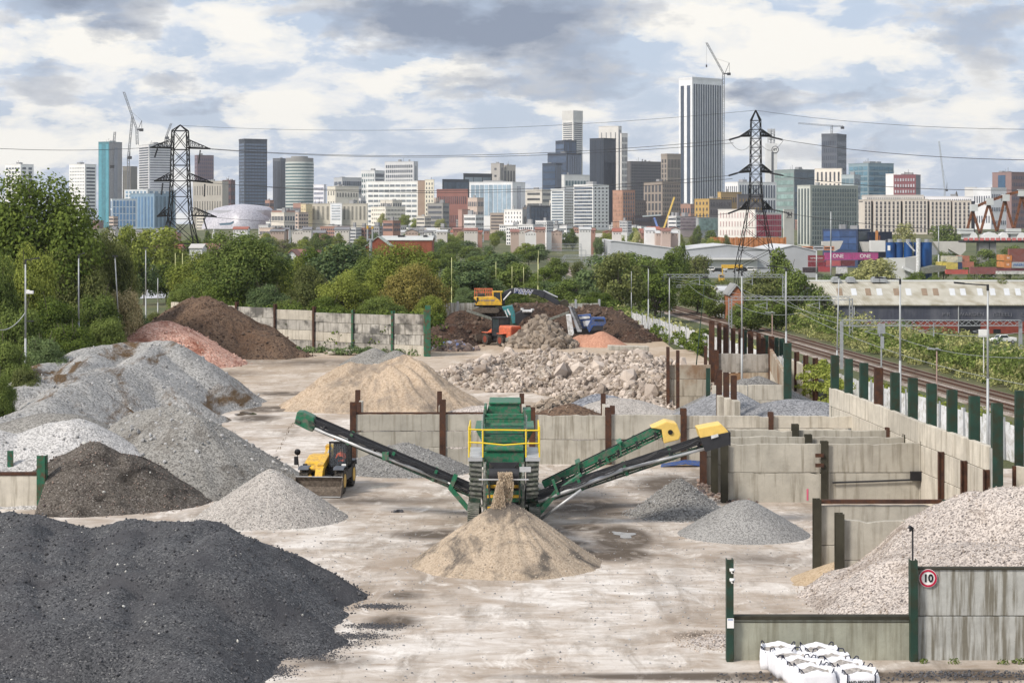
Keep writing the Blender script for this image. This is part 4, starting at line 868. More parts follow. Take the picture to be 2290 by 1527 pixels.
part('spring_chain',M['alu'],f)
def f(m):
    m.pris([(cx0-.98,4.30),(cx0+.86,4.30),(cx0+.72,5.12),(cx0-.72,5.12)],94.6,97.2); m.bb(cx0-.76,cx0+.80,94.5,97.3,5.125,5.22)
    m.bb(cx0-1.0,cx0-.88,94.2,96,4.2,5.05); m.bb(cx0+.90,cx0+1.3,94.5,96,4.3,4.85)
part('hopper_hood',M['mgreen'],f,bevel=.03)
def f(m):
    m.pris([(cx0-1.5,3.6),(cx0+1.5,3.6),(cx0+.9,2.4),(cx0-.9,2.4)],97.6,101.5)
part('feed_hopper',M['mgreen'],f)
# platform, rails, side ladders
def f(m):
    for s in(-1,1): m.bb(cx0+s*1.0,cx0+s*1.66,88.9,93,3.02,3.2)
part('platform',M['alu'],f)
def f(m):
    r=.035
    for x in(-1.62,-.98,1.02,1.64): m.cyl((cx0+x,88.95,3.2),(cx0+x,88.95,4.50 if abs(x)<1.5 else 4.62),r,8)
    for z,a in((4.46,.0),(3.86,0)):
        m.tube([(cx0-1.64,88.95,z+.03),(cx0-.98,88.95,z),(cx0,88.95,z-(.10 if z<4 else 0)),(cx0+1.02,88.95,z-.02),(cx0+1.66,88.95,z-.02)],r,8)
    for s in(-1,1):
        for z in(4.48,3.85): m.cyl((cx0+s*1.64,88.95,z),(cx0+s*1.64,93,z),r,8)
        for y in(91,93): m.cyl((cx0+s*1.64,y,3.2),(cx0+s*1.64,y,4.5),r,8)
part('handrail',M['rail_y'],f)
for s in(-1,1):
    def f(m):
        x0,x1=cx0+s*1.02,cx0+s*1.62; m.pris([(x0,1.25),(x1-.06*s,1.35),(x1,3.0),(x0,3.0)],89.0,89.06)
        for k in range(7): m.bar((x0,88.93,1.5+k*.22),(x1,88.93,1.55+k*.22),.06,.10)
    part('louvred_side',M['mgrey'],f)
# side conveyors
def conveyor(name,tail,head,Y0,Y1,wid,belt_h=.16,cov=None,strut=None,frame=M['mdgreen'],edge=None,raised=0):
    A=Vector(P(*tail,Y0)); B=Vector(P(*head,Y1)); d=(B-A); L=d.length; u=d/L; sd=Vector((0,1,0)); up=Vector((-u.z,0,u.x)); up=up if up.z>0 else -up
    m=MB(); m.bar(A,B,wid,belt_h); m.cyl(B-sd*wid/2,B+sd*wid/2,.2,12); m.bar(A+up*.1+sd*wid*.5,B+up*.1+sd*wid*.5,.03,.2); m.bar(A+up*.1-sd*wid*.5,B+up*.1-sd*wid*.5,.03,.12)
    c=m.build(name,M['mblack'],t_)
    m=MB()
    for s in(-1,1):
        o=sd*s*(wid/2-.05)
        m.bar(A-up*.30+o,B-up*.30+o,.07,.09); m.bar(A-up*.14+o,B-up*.14+o,.05,.05)
        n=int(L/.8)
        for k in range(n): p=A+d*(k+.3)/n+o; m.bar(p-up*.06,p-up*.30,.06); m.bar(p-up*.30+u*.3,p-up*.06,.035)
    m.build('conveyor_frame',frame,c)
    m=MB()
    for k in(.25,.5,.75):
        p=A+d*k; m.bar(p-sd*(wid/2+.05)-up*.35,p-sd*(wid/2+.05)+up*.22,.07,.14); m.bar(p+sd*(wid/2+.05)-up*.35,p+sd*(wid/2+.05)+up*.22,.07,.14); 
    m.build('belt_bracket',M['mgreen'],c)
    m=MB()
    for k in(.15,.3,.45,.6,.75,.9):
        p=A+d*k-sd*(wid/2+.06); m.cyl(p-up*.2,p+up*.05,.07,8); m.cyl(p-up*.32-u*.1,p-up*.12-u*.1,.03,6)
    m.build('idler_mount',M['dark'],c)
    if edge:
        m=MB(); m.bar(A-sd*(wid/2+.04)+up*.12,B-sd*(wid/2+.04)+up*.12,.06,.30); m.build('side_skirt',M[edge],c)
    return c
c=conveyor('left_belt',(1068,1098),(690,936),91.2,91.2,.85)
def f(m): m.cyl(P(704,958,90.7),P(1000,1078,90.7),.075,8); m.cyl(P(1000,1078,90.7),P(1066,1108,90.7),.05,8); m.cyl(P(704,958,91.8),P(1000,1078,91.8),.075,8)
part('strut',M['alu'],f,c,smooth=True)
part('support_leg',M['mgreen'],lambda m:(m.bpx((1008,1092),(1048,1138),90.6,.12,.22),m.bpx((1020,1060),(1006,1095),90.6,.14,.2)),c); part('support_leg',M['mgreen'],lambda m:m.bpx((1008,1092),(1048,1138),91.9,.12,.22),c); part('strut_bracket',M['mgreen'],lambda m:m.bpx((862,1010),(862,1028),90.6,.3,.2),c)
def f(m): m.poly([(664,921),(676,921),(702,933),(703,948),(699,966),(688,962),(658,947),(660,938)],90.7,1.05)
part('head_guard',M['mgreen'],f,c,bevel=.04)
def f(m): m.poly([(661,938),(672,942),(671,948),(660,944)],90.66,.05); m.poly([(690,940),(704,946),(704,958),(690,952)],90.64,.06)
part('guard_panel',M['mdgreen'],f,c)
c=conveyor('rear_right_belt',(1216,1085),(1490,952),94.,94.,1.0,edge='mgreen',frame=M['mgreen'])
def f(m): m.poly([(1456,957),(1490,942),(1514,947),(1523,972),(1519,983),(1485,992),(1480,961)],93.3,1.4)
part('yellow_hood',M['paley'],f,c,bevel=.05)
def f(m):
    for a in(.28,.62):
        p=Vector(P(1216,1085,93.4)).lerp(Vector(P(1490,952,93.4)),a); m.box((p.x,94,p.z+.28),(.25,1.4,.07),M=Matrix.Rotation(R(-26),3,'Y')); m.bar((p.x,93.3,p.z+.3),(p.x+.05,93.3,p.z-.3),.08)
part('belt_bridge',M['mgreen'],f,c)
def f(m): m.cyl((P(1499,966,93.3)[0],93.28,P(1499,966,93.3)[2]),(P(1499,966,93.3)[0],93.24,P(1499,966,93.3)[2]),.12,14)
part('inspection_hole',M['black'],f,c)
c=conveyor('front_right_belt',(1195,1112),(1600,976),89.6,88.6,.85)
def f(m):
    a,b,e=P(1588,1000,88.1),P(1392,1050,88.5),P(1205,1122,89); m.cyl(a,b,.07,8); m.cyl(b,e,.09,8); a,b,e=P(1588,1000,89.2),P(1392,1050,89.6),P(1205,1122,90); m.cyl(a,b,.07,8); m.cyl(b,e,.09,8)
part('strut',M['alu'],f,c,smooth=True)
def f(m): m.poly([(1560,958),(1613,948),(1628,963),(1630,968),(1567,981)],87.9,1.4)
part('yellow_hood',M['paley'],f,c,bevel=.04)
def f(m): m.poly([(1566,979),(1630,966),(1633,994),(1577,1010)],87.86,.06); m.poly([(1566,979),(1630,966),(1633,994),(1577,1010)],89.36,.06); m.bb(X(1631,88),X(1632,88)+.03,87.9,89.4,wz(996,88),wz(966,88))
part('rubber_skirt',M['mblack'],f,c)
def f(m): m.poly([(1590,974),(1606,970),(1607,976),(1591,981)],87.78,.06)
part('skirt_label',M['whiteD'],f,c)
def f(m):
    m.bpx((1246,1098),(1196,1158),88.9,.12,.24); m.bpx((1246,1098),(1196,1158),90,.12,.24); m.bpx((1236,1072),(1248,1105),88.8,.2,.12)
    m.bpx((1200,1130),(1300,1060),89.3,.5,.12)
part('support_leg',M['mgreen'],f,c)
def f(m): m.cyl(P(1300,1095,88.6),P(1206,1163,89.2),.07,8)
part('prop',M['alu'],f,c,smooth=True)
def f(m): m.poly([(1165,1110),(1205,1100),(1225,1112),(1202,1165),(1176,1160)],90.2,1.6); m.poly([(1046,1105),(1072,1100),(1076,1150),(1058,1140)],90.4,1.2)
part('tail_box',M['mdgreen'],f)
def hose(pts,r=.03,par=None):
    m=MB(); P_=[Vector(p) for p in pts]; q=[]
    for a,b in zip(P_[:-1],P_[1:]):
        for k in range(6): q.append(a.lerp(b,k/6)-Vector((0,0,1))*.16*4*(k/6)*(1-k/6))
    q.append(P_[-1]); m.tube(q,r,6); m.build('hose',M['mblack'],par or t_,smooth=True)
for k in range(3):
    hose([P(1196+k*4,1118-k*3,89.0),P(1260,1092-k*3,88.8),P(1330,1064-k*3,88.5),P(1400,1036-k*3,88.3),P(1470,1012-k*2,88.1),P(1560,984,88)],.025)
    hose([P(1066,1104-k*3,90.6),P(1000,1070-k*3,90.6),P(930,1040-k*3,90.6),P(850,1006-k*3,90.6),P(770,972-k*3,90.6),P(700,946,90.6)],.025)
    hose([(cx0+.9,88.1,2.9-k*.1),(cx0+1.0,88.0,2.0),(cx0+.95,88.0,1.1+k*.1)],.03); hose([(cx0-.9,88.1,2.8-k*.15),(cx0-1.0,88.0,1.8),(cx0-.9,88.0,.9+k*.1)],.03)
# falling material: grains in the air
def grains(name,label,pts,n,spread,s0,s1,mat):
    Pp=[]
    for _ in range(n):
        k=rnd.random(); i=min(int(k*(len(pts)-1)),len(pts)-2); g=k*(len(pts)-1)-i; a=Vector(pts[i]).lerp(Vector(pts[i+1]),g); sx,sy=spread(k); Pp.append((a.x+rnd.uniform(-sx,sx),a.y+rnd.gauss(0,sy),a.z))
    V,Q=rocks(np.array(Pp),nr.uniform(s0,s1,n)); V=V.reshape(-1,12,3); c_=V.mean(1,keepdims=True); V=(V-c_)*np.array([1,1,2.6])+c_
    tag(link(name,npmesh(name,V.reshape(-1,3),Q),None,mat),label,'falling sand',kind='stuff')
sm=plain('falling sand',(.50,.40,.29),.9,0,.2,3)
grains('falling_sand',None,[(cx0-.02+.1,79.25,3.75),(cx0+.05+.1,79.2,3.2),(cx0+.04,79.3,2.4)],3800,lambda k:(.30,.10),.010,.028,sm)
grains('falling_sand',None,[(cx0-.12,79.0,3.4),(cx0-.2,79.0,2.3)],3000,lambda k:(.12+.2*k,.14),.006,.02,sm)
grains('falling_grit',None,[P(661,940,91),P(645,960,91),P(632,990,91),P(620,1010,91)],60,lambda k:(.04+.06*k,.05),.012,.035,r_brown)
# ------------------------------------------------ small loader in the yard (boom handler)
t_=thing('telehandler','yellow and black loader with a wide bucket standing under the left belt','loader',(X(733,101.3),101.3,0),R(-5))
def lp(name,mat,fn,parent=None,bevel=0,smooth=False):
    m=MB(); fn(m); return m.build(name,mat,parent if parent is not None else t_,local=True,bevel=bevel,smooth=smooth)
def lwheel(x,y,r,w,rim,par=None,ax='x'):
    def f(m):
        a,b=((x-w/2,y,r),(x+w/2,y,r)) if ax=='x' else ((x,y-w/2,r),(x,y+w/2,r)); m.cyl(a,b,r*.93,28)
        for k in range(20):
            an=2*math.pi*k/20
            for s in(-1,1):
                if ax=='x':
                    p=Vector((x+s*w*.02,y+math.cos(an)*r*.95,r+math.sin(an)*r*.95)); q=Vector((x+s*w*.48,y+math.cos(an+.22)*r*.93,r+math.sin(an+.22)*r*.93))
                else:
                    p=Vector((x+math.cos(an)*r*.95,y+s*w*.02,r+math.sin(an)*r*.95)); q=Vector((x+math.cos(an+.22)*r*.93,y+s*w*.48,r+math.sin(an+.22)*r*.93))
                m.bar(p,q,.09*r,.09*r)
    wh=lp('wheel',M['tyre'],f,par)
    def f(m):
        for s in(-1,1):
            if ax=='x': m.cyl((x+s*w*.35,y,r),(x+s*(w*.5+.02),y,r),r*.5,16,r2=r*.55)
            else: m.cyl((x,y+s*w*.35,r),(x,y+s*(w*.5+.02),r),r*.5,16,r2=r*.55)
    lp('rim',rim,f,wh); return wh
for x in(-.92,.92):
    for y in(-1.4,1.4): lwheel(x,y,.66,.46,M['myel'])
lp('chassis',M['black'],lambda m:(m.bb(-.45,.45,-1.9,2.2,.45,.95),m.bb(-.6,.6,-1.5,-1.3,.5,.85),m.bb(-.6,.6,1.3,1.5,.5,.85),m.bb(-.45,.7,1.9,2.3,.7,1.5)),bevel=.03)
def f(m): m.prisx([(-.75,1.02),(-.75,1.22),(-.3,1.50),(.9,1.72),(1.9,1.68),(2.1,1.0),(1.9,.95)],-1.18,-.38)
lp('engine_hood',M['myel'],f,bevel=.07)
lp('engine_bay',M['black'],lambda m:m.bb(-1.12,-.38,-.7,1.9,.55,1.0))
def f(m):
    m.bar((-.12,1.9,1.95),(-.12,-1.4,1.30),.34,.40); m.prisx([(-1.2,1.45),(-1.75,1.30),(-2.15,.75),(-2.15,.35),(-1.85,.35),(-1.3,.85)],-.32,.08)
    m.prisx([(1.4,2.15),(1.9,2.2),(2.2,1.7),(1.9,1.4),(1.5,1.6)],-.4,.16)
lp('boom',M['myel'],f,bevel=.03)
lp('boom_cylinder',M['alu'],lambda m:m.cyl((-.05,1.2,2.05),(-.1,-.3,1.55),.07,10),smooth=True)
lp('quick_hitch',M['myel'],lambda m:(m.bb(-.62,-.44,-2.25,-2.05,.2,1.0),m.bb(.22,.36,-2.25,-2.05,.25,.95),m.bb(-.45,.25,-2.2,-2.1,.45,.6)),bevel=.02)
def f(m):
    for x,y in((.20,-.55),(1.10,-.55),(.20,.85),(1.10,.85)): m.bar((x,y,1.1),(x,y+(.12 if y<0 else 0),2.5),.08)
    m.bb(.14,1.16,-.42,.92,2.48,2.56); m.bb(.14,1.16,-.62,-.52,1.05,1.3); m.bb(.14,1.14,-.9,.95,.62,1.12); m.bb(.16,1.12,.86,.92,1.1,2.5)
    for k in range(9): m.bar((.28+k*.092,-.62,1.3),(.28+k*.092,-.50,2.46),.014)
    for k in range(1): m.bar((.2,-.60,1.5),(1.1,-.60,1.5),.02)
lp('cab_frame',M['black'],f)
lp('cab_roof',M['whiteD'],lambda m:m.bb(.18,1.12,-.40,.8,2.565,2.62),bevel=.03)
gl=bpy.data.materials.new('clear cab glass'); gl.use_nodes=True; q=gl.node_tree; q.nodes.clear(); a_=q.nodes.new('ShaderNodeBsdfTransparent'); b_=q.nodes.new('ShaderNodeBsdfGlossy'); c_=q.nodes.new('ShaderNodeMixShader'); o_=q.nodes.new('ShaderNodeOutputMaterial'); a_.inputs[0].default_value=(.62,.72,.72,1); b_.inputs[1].default_value=.05; c_.inputs[0].default_value=.12
q.links.new(a_.outputs[0],c_.inputs[1]); q.links.new(b_.outputs[0],c_.inputs[2]); q.links.new(c_.outputs[0],o_.inputs[0])
lp('windscreen',gl,lambda m:m.add([(.24,-.60,1.3),(1.06,-.60,1.3),(1.06,-.47,2.46),(.24,-.47,2.46)],[(0,1,2,3)]))
lp('side_window',gl,lambda m:(m.add([(1.12,-.5,1.3),(1.12,.8,1.3),(1.12,.8,2.45),(1.12,-.42,2.45)],[(0,1,2,3)])))
lp('seat',M['black'],lambda m:(m.bb(.42,.92,.1,.6,1.15,1.35),m.bb(.42,.92,.55,.7,1.3,1.95)),bevel=.05)
lp('beacon',M['amber'],lambda m:m.cyl((.35,.1,2.62),(.35,.1,2.80),.06,10,r2=.05),smooth=True)
for x,y in((-.92,-1.4),(.92,-1.4)): lp('mudguard',plain('grey plastic guard',(.09,.10,.12),.6) if x<0 else bpy.data.materials['grey plastic guard'],lambda m:(m.bb(x-.28,x+.28,y-.45,y+.2,1.36,1.42),m.prisx([(y-.45,1.42),(y-.62,1.30),(y-.60,1.26),(y-.43,1.36)],x-.28,x+.28)),bevel=.02)
lp('mudguard',bpy.data.materials['grey plastic guard'],lambda m:(m.bb(.66,1.2,1.1,1.9,1.38,1.43),m.prisx([(1.9,1.43),(2.2,1.1),(2.16,1.08),(1.88,1.38)],.66,1.2)),bevel=.02)
def f(m): # bucket: curved shell seen from the front, open side toward the viewer
    pr=[(-3.15,.06),(-2.75,.04),(-2.40,.18),(-2.25,.45),(-2.28,.78),(-2.42,.98)]
    inn=[(-2.46,.96),(-2.33,.76),(-2.31,.47),(-2.45,.23),(-2.76,.10),(-3.15,.09)]
    m.prisx(pr+inn,-1.22,1.22)
    for s in(-1,1): m.prisx([(-3.15,.06),(-2.75,.04),(-2.40,.18),(-2.25,.45),(-2.28,.78),(-2.42,.98),(-2.52,.9)],s*1.22-.02,s*1.22+.02)
lp('bucket',M['grit'],f)
lp('cutting_edge',M['alu'],lambda m:(m.bb(-1.24,1.24,-3.2,-3.05,.05,.09),m.bb(-1.22,1.22,-2.47,-2.40,.975,1.01)))
def f(m): m.tube([(-1.0,-.7,1.15),(-1.35,-1.0,1.3),(-1.38,-1.05,1.75),(-1.42,-1.05,2.05)],.02,6); m.tube([(-.5,-.9,1.1),(-1.1,-1.0,1.2),(-1.35,-1.0,1.3)],.02,6)
mi=lp('mirror_arm',M['black'],f)
lp('mirror',M['black'],lambda m:(m.bb(-1.58,-1.36,-1.12,-1.04,1.42,1.86)),bevel=.03)
lp('mirror',M['black'],lambda m:(m.cyl((-1.40,-1.12,2.06),(-1.40,-1.02,2.12),.16,14)),smooth=True)
lp('work_lamp',M['black'],lambda m:(m.bb(-1.12,-.88,-1.1,-1.0,1.33,1.48)),bevel=.02)
lp('work_lamp',M['white'],lambda m:(m.bb(.86,1.1,-.72,-.66,1.32,1.44)),bevel=.02)
# driver: one continuous skinned figure, seated
def figure(joints,edges,mats_fn,name):
    me=bpy.data.meshes.new('tmp'); me.from_pydata([j[:3] for j in joints],edges,[]); o=bpy.data.objects.new('tmp',me); col.objects.link(o)
    s=o.modifiers.new('s','SKIN'); 
    if not me.skin_vertices: 
        bpy.context.view_layer.objects.active=o
    for i,j in enumerate(joints): v=me.skin_vertices[0].data[i]; v.radius=(j[3],j[4] if len(j)>4 else j[3]); v.use_root=(i==0)
    u=o.modifiers.new('u','SUBSURF'); u.levels=2; u.render_levels=2
    dg=bpy.context.evaluated_depsgraph_get(); dg.update(); nm=bpy.data.meshes.new_from_object(o.evaluated_get(dg)); bpy.data.objects.remove(o); nm.name=name; return nm
J=[(0,.32,0,.15,.13),(0,.30,.25,.14,.12),(0,.30,.45,.17,.11),(0,.29,.56,.07),(0,.27,.66,.095),(0,.26,.77,.085),
   (-.20,.28,.45,.055),(-.25,.12,.25,.045),(-.12,-.10,.30,.035),(-.09,-.18,.31,.032),(.20,.28,.45,.055),(.25,.12,.25,.045),(.12,-.10,.30,.035),(.09,-.18,.31,.032),
   (-.11,.1,.0,.08),(-.13,-.12,.0,.065),(-.13,-.15,-.38,.05),(.11,.1,.0,.08),(.13,-.12,.0,.065),(.13,-.15,-.38,.05)]
Ed=[(0,1),(1,2),(2,3),(3,4),(4,5),(2,6),(6,7),(7,8),(8,9),(2,10),(10,11),(11,12),(12,13),(0,14),(14,15),(15,16),(0,17),(17,18),(18,19)]
try:
    me=figure(J,Ed,None,'person')
    for mm in(M['hiviz'],M['skin'],M['navy']): me.materials.append(mm)
    for p in me.polygons:
        c=p.center; p.material_index=1 if (c.z>.58 or c.y<-.13 and c.z>.2) else (2 if c.z<.08 else 0)
        p.use_smooth=True
    pr_=link('person',me); tag(pr_,'person in an orange jacket sitting at the controls in the yellow loader cab','person')
    a=R(-5); lx,ly=.66,.12; pr_.location=(X(733,101.3)+lx*math.cos(a)-ly*math.sin(a),101.3+lx*math.sin(a)+ly*math.cos(a),1.38); pr_.rotation_euler=(0,0,a)
    m=MB(); m.cyl((0,.265,.77),(0,.265,.86),.10,12,r2=.05); m.cyl((0,.25,.74),(0,.25,.775),.11,12,r2=.10); m.build('hair',M['black'],pr_,local=True,smooth=True)
except Exception as e: print('FIGURE',e)
lp('steering_wheel',M['black'],lambda m:(m.cyl((.66,-.10,1.66),(.66,-.08,1.69),.18,16),m.bar((.66,-.1,1.66),(.66,-.35,1.2),.04)))
# ------------------------------------------------ excavator on the earth bank
Ye=232.; t_=thing('excavator','yellow tracked excavator with a dark boom lettered B&W standing on the earth bank','excavator',(X(1092,Ye),Ye,wz(697,Ye)))
def pp(name,mat,polys,parent=None,bevel=0):
    m=MB()
    for pl,y,t__ in polys: m.poly(pl,y,t__)
    return m.build(name,mat,parent if parent is not None else t_,bevel=bevel)
pp('house',M['myel'],[([(1059,666),(1067,664),(1107,664),(1118,672),(1123,681),(1123,683),(1064,683)],Ye-1.4,2.8)],bevel=.06)
pp('counterweight_stripe',M['dark'],[([(1060,668),(1066,674),(1066,680),(1060,674)],Ye-1.44,.05),([(1066,665),(1070,665),(1070,673),(1066,676)],Ye-1.44,.05)])
pp('engine_cover',M['dark'],[([(1066,664),(1069,658),(1082,657),(1085,664)],Ye-.6,1.6)],bevel=.05)
pp('turntable',M['dark'],[([(1060,683),(1122,683),(1122,686),(1060,686)],Ye-1.2,2.4),([(1080,686),(1108,686),(1108,691),(1080,691)],Ye-.6,1.2)])
pp('cab',M['myel'],[([(1101,651),(1124,651),(1124,654),(1104,654),(1104,664),(1101,664)],Ye-1.3,1.1),([(1119,654),(1121,654),(1123,681),(1120,681)],Ye-1.3,.06)],bevel=.02)
pp('cab_glass',M['glassc'],[([(1104,654),(1120,654),(1122,678),(1116,671),(1108,665),(1104,664)],Ye-1.25,1.0)])
def f(m):
    for k in range(9): m.bpx((1061.5+k*4.9,645.5),(1061.5+k*4.9,664),Ye+1.2,.09); 
    for y in(645.5,654,): m.bpx((1061,y),(1101,y),Ye+1.2,.10)
    for k in range(2): m.bpx((1061.5+k*39,645.5),(1061.5+k*39,664),Ye-.2,.09)
    m.bar(P(1061.5,645.5,Ye-.2),P(1061.5,645.5,Ye+1.2),.08)
    for k in range(14): m.bpx((1062+k*2.9,645.5),(1062+k*2.9,654),Ye+1.22,.04)
part('guard_rail',M['orange'],f)
pp('boom',plain('charcoal boom',(.035,.037,.045),.45,0,.2),[([(1119,662),(1129,651),(1144,645),(1158,644),(1192,646),(1208,649),(1219,656),(1217,664),(1211,666),(1203,661),(1187,657),(1160,656),(1146,657),(1135,664),(1130,672),(1128,683),(1120,683)],Ye-.9,.7)],bevel=.05)
pp('stick',bpy.data.materials['charcoal boom'],[([(1206,648),(1217,651),(1249,672),(1254,681),(1245,682),(1215,666)],Ye-.8,.5)],bevel=.04)
def f(m): m.cyl(P(1126,671,Ye-1.1),P(1143,652,Ye-1.1),.10,8); m.cyl(P(1215,650,Ye-.6),P(1247,665,Ye-.6),.09,8)
part('ram',M['alu'],f)
pp('bucket',M['olive'],[([(1251,675),(1262,670),(1270,673),(1273,681),(1271,686),(1266,687),(1262,682),(1254,681)],Ye-1.3,1.5)],bevel=.05)
def f(m):
    for s in(-1,1):
        y=Ye+s*1.15-.3; m.poly([(1062,692),(1066,688),(1108,688),(1115,691),(1117,696),(1112,700),(1066,700),(1062,697)],y,.6)
part('track',M['grit'],f)
bt=text('lettering_edge','B&W',.80,.004,M['white'],t_,(0,0,0),sx=1.25,bold=.045); bl_=text('lettering','B&W',.80,.004,plain('deep blue print',(.01,.03,.16),.5),t_,(0,0,0),sx=1.25,bold=.0)
o0=origin_of(t_); p_=P(1170,652.5,Ye)
for o_,dy in((bt,-.915),(bl_,-.935)): o_.location=(p_[0]-o0.x,dy,p_[2]-o0.z); o_.rotation_euler=(R(90),R(6),0)
p_=P(1087,671,Ye); tt=text('lettering_side','B & W PLANT HIRE',.26,.004,M['lbluetxt'],t_,(p_[0]-o0.x,-1.42,p_[2]-o0.z),sx=.95)
# ------------------------------------------------ orange wheel loader
t_=thing('wheel_loader','orange wheel loader seen from behind with a black cab at the foot of the rubble','wheel loader',(X(1122,221),221,0),R(-57))
rimd=plain('dull red rim',(.20,.05,.03),.7)
for x in(1.55,-1.6):
    for y in(-1.,1.): lwheel(x,y,.70,.55,rimd,ax='y')
lp('engine_cover',M['orange'],lambda m:m.prisx([(-.75,1.0),(-.75,2.15),(-.6,2.35),(.6,2.35),(.75,2.15),(.75,1.0)],.5,3.0),bevel=.05)
def f(m):
    for k in range(8): m.bb(3.0,3.05,-.58,.58,1.25+k*.12,1.31+k*.12)
lp('grille',plain('grille red',(.40,.07,.03),.6),f)
lp('counterweight',M['mgrey'],lambda m:m.bb(2.7,3.4,-1.25,1.25,.65,1.05),bevel=.05)
lp('frame',M['dark'],lambda m:(m.bb(-2.4,3.0,-.45,.45,.55,1.1),m.bb(-3.2,-.6,-.3,.3,.9,1.5)))
lp('cab',M['dark'],lambda m:([m.bar((x,y,1.5),(x,y,3.15),.10) for x in(-.9,.55) for y in(-.7,.7)],m.bb(-1.05,.65,-.8,.8,3.12,3.25),m.bb(-1,.6,-.75,.75,1.1,1.9)))
lp('cab_glass',M['glassc'],lambda m:m.bb(-.88,.53,-.68,.68,1.85,3.12))
lp('fender',M['orange'],lambda m:(m.bb(-2.3,-.9,-1.3,-.7,1.42,1.50),m.bb(-2.3,-.9,.7,1.3,1.42,1.50),m.bb(.9,2.2,-1.3,-.75,1.42,1.50),m.bb(.9,2.2,.75,1.3,1.42,1.50)),bevel=.02)
lp('lift_arm',M['orange'],lambda m:[m.bar((-.9,y,1.9),(-3.4,y,.8),.14,.3) for y in(-.5,.5)])
lp('bucket',M['grit'],lambda m:m.add([(-3.3,-1.4,1.2),(-3.3,1.4,1.2),(-3.15,-1.4,.5),(-3.15,1.4,.5),(-3.4,-1.4,.1),(-3.4,1.4,.1),(-4.4,-1.4,.05),(-4.4,1.4,.05)],[(0,1,3,2),(2,3,5,4),(4,5,7,6),(0,2,4,6),(1,7,5,3)]))
# ------------------------------------------------ teal crusher
Yc=227.; t_=thing('crusher','teal crushing machine with a black outlet hopper behind the orange loader','crusher',(X(1140,Yc),Yc,0))
pp('hopper',M['teal'],[([(1122,687),(1146,683),(1151,697),(1154,722),(1146,724),(1142,706),(1131,703)],Yc-1,2)],bevel=.05)
pp('lattice_side',M['whiteD'],[([(1133,692),(1136,690),(1143,704),(1140,706)],Yc-1.05,.06),([(1128,694),(1130,693),(1139,716),(1137,717)],Yc-1.05,.06)])
pp('body',M['mdgreen'],[([(1110,712),(1150,706),(1156,726),(1150,740),(1112,740)],Yc-.9,2.2)],bevel=.05)
pp('outlet_hopper',M['mblack'],[([(1152,702),(1168,694),(1192,692),(1193,699),(1172,712),(1158,728),(1152,722)],Yc-1.1,1.8)],bevel=.05)
def f(m): m.cyl(P(1168,696,Yc-1.3),P(1190,696,Yc-1.3),.16,12); m.cyl(P(1168,689,Yc-1.2),P(1168,693,Yc-1.2),.2,10); m.cyl(P(1191,690,Yc-1.2),P(1191,694,Yc-1.2),.2,10)
part('roller',M['whiteD'],f)
def f(m): m.bar(P(1043,693,Yc),P(1112,716,Yc),.8,.18); m.bar(P(1043,696,Yc-.4),P(1112,719,Yc-.4),.06,.1); [m.bar(P(1046+k*8,693.5+k*2.7,Yc-.4),P(1050+k*8,698+k*2.7,Yc-.4),.05) for k in range(8)]
part('side_belt',M['mgrey'],f)
def f(m): m.poly([(1112,738),(1150,738),(1154,746),(1150,752),(1112,752),(1108,746)],Yc-1.3,.5); m.poly([(1112,738),(1150,738),(1154,746),(1150,752),(1112,752),(1108,746)],Yc+.8,.5)
part('crawler_track',M['dark'],f)
# ------------------------------------------------ blue and white screener far back
Yb=228.; t_=thing('screening_plant','blue and white screening plant with a steep elevator belt on the earth bank','screening plant',(X(1310,Yb),Yb,0))
pp('elevator',plain('elevator grey',(.33,.35,.38),.6),[([(1273,686),(1284,689),(1301,731),(1301,742),(1291,742),(1277,700)],Yb-1.6,1.0)])
def f(m):
    for k in range(16): m.bpx((1276+k*1.35,688+k*3.1),(1286+k*1.25,689+k*3.1),Yb-1.63,.05,.07)
part('cleat',M['dark'],f)
pp('white_body',M['whiteD'],[([(1266,704),(1277,703),(1284,746),(1281,751),(1272,751)],Yb-1.9,1.4)],bevel=.08)
pp('engine_box',M['blue'],[([(1292,706),(1322,703),(1326,730),(1300,735)],Yb-.8,2.)],bevel=.05)
pp('white_panel',M['whiteD'],[([(1295,708),(1318,707),(1320,712),(1296,714)],Yb-.9,.08),([(1303,718),(1322,716),(1322,728),(1306,730)],Yb-.9,.08)])
pp('screen_box',M['blue'],[([(1312,733),(1324,710),(1353,710),(1356,723),(1349,729),(1327,729),(1318,744)],Yb-1.2,2.)],bevel=.05)
pp('screen_window',M['dark'],[([(1330,714),(1350,714),(1351,718),(1329,718)],Yb-1.25,.06),([(1326,722),(1350,722),(1348,738),(1322,740)],Yb-1.15,1.8)])
def f(m): m.bar(P(1214,719,Yb),P(1273,697,Yb),.8,.16); m.bar(P(1214,722,Yb-.4),P(1273,700,Yb-.4),.06,.08)
part('side_belt',M['mgrey'],f)
pp('chassis',M['dark'],[([(1280,735),(1345,735),(1345,746),(1280,746)],Yb-.8,2.2)])
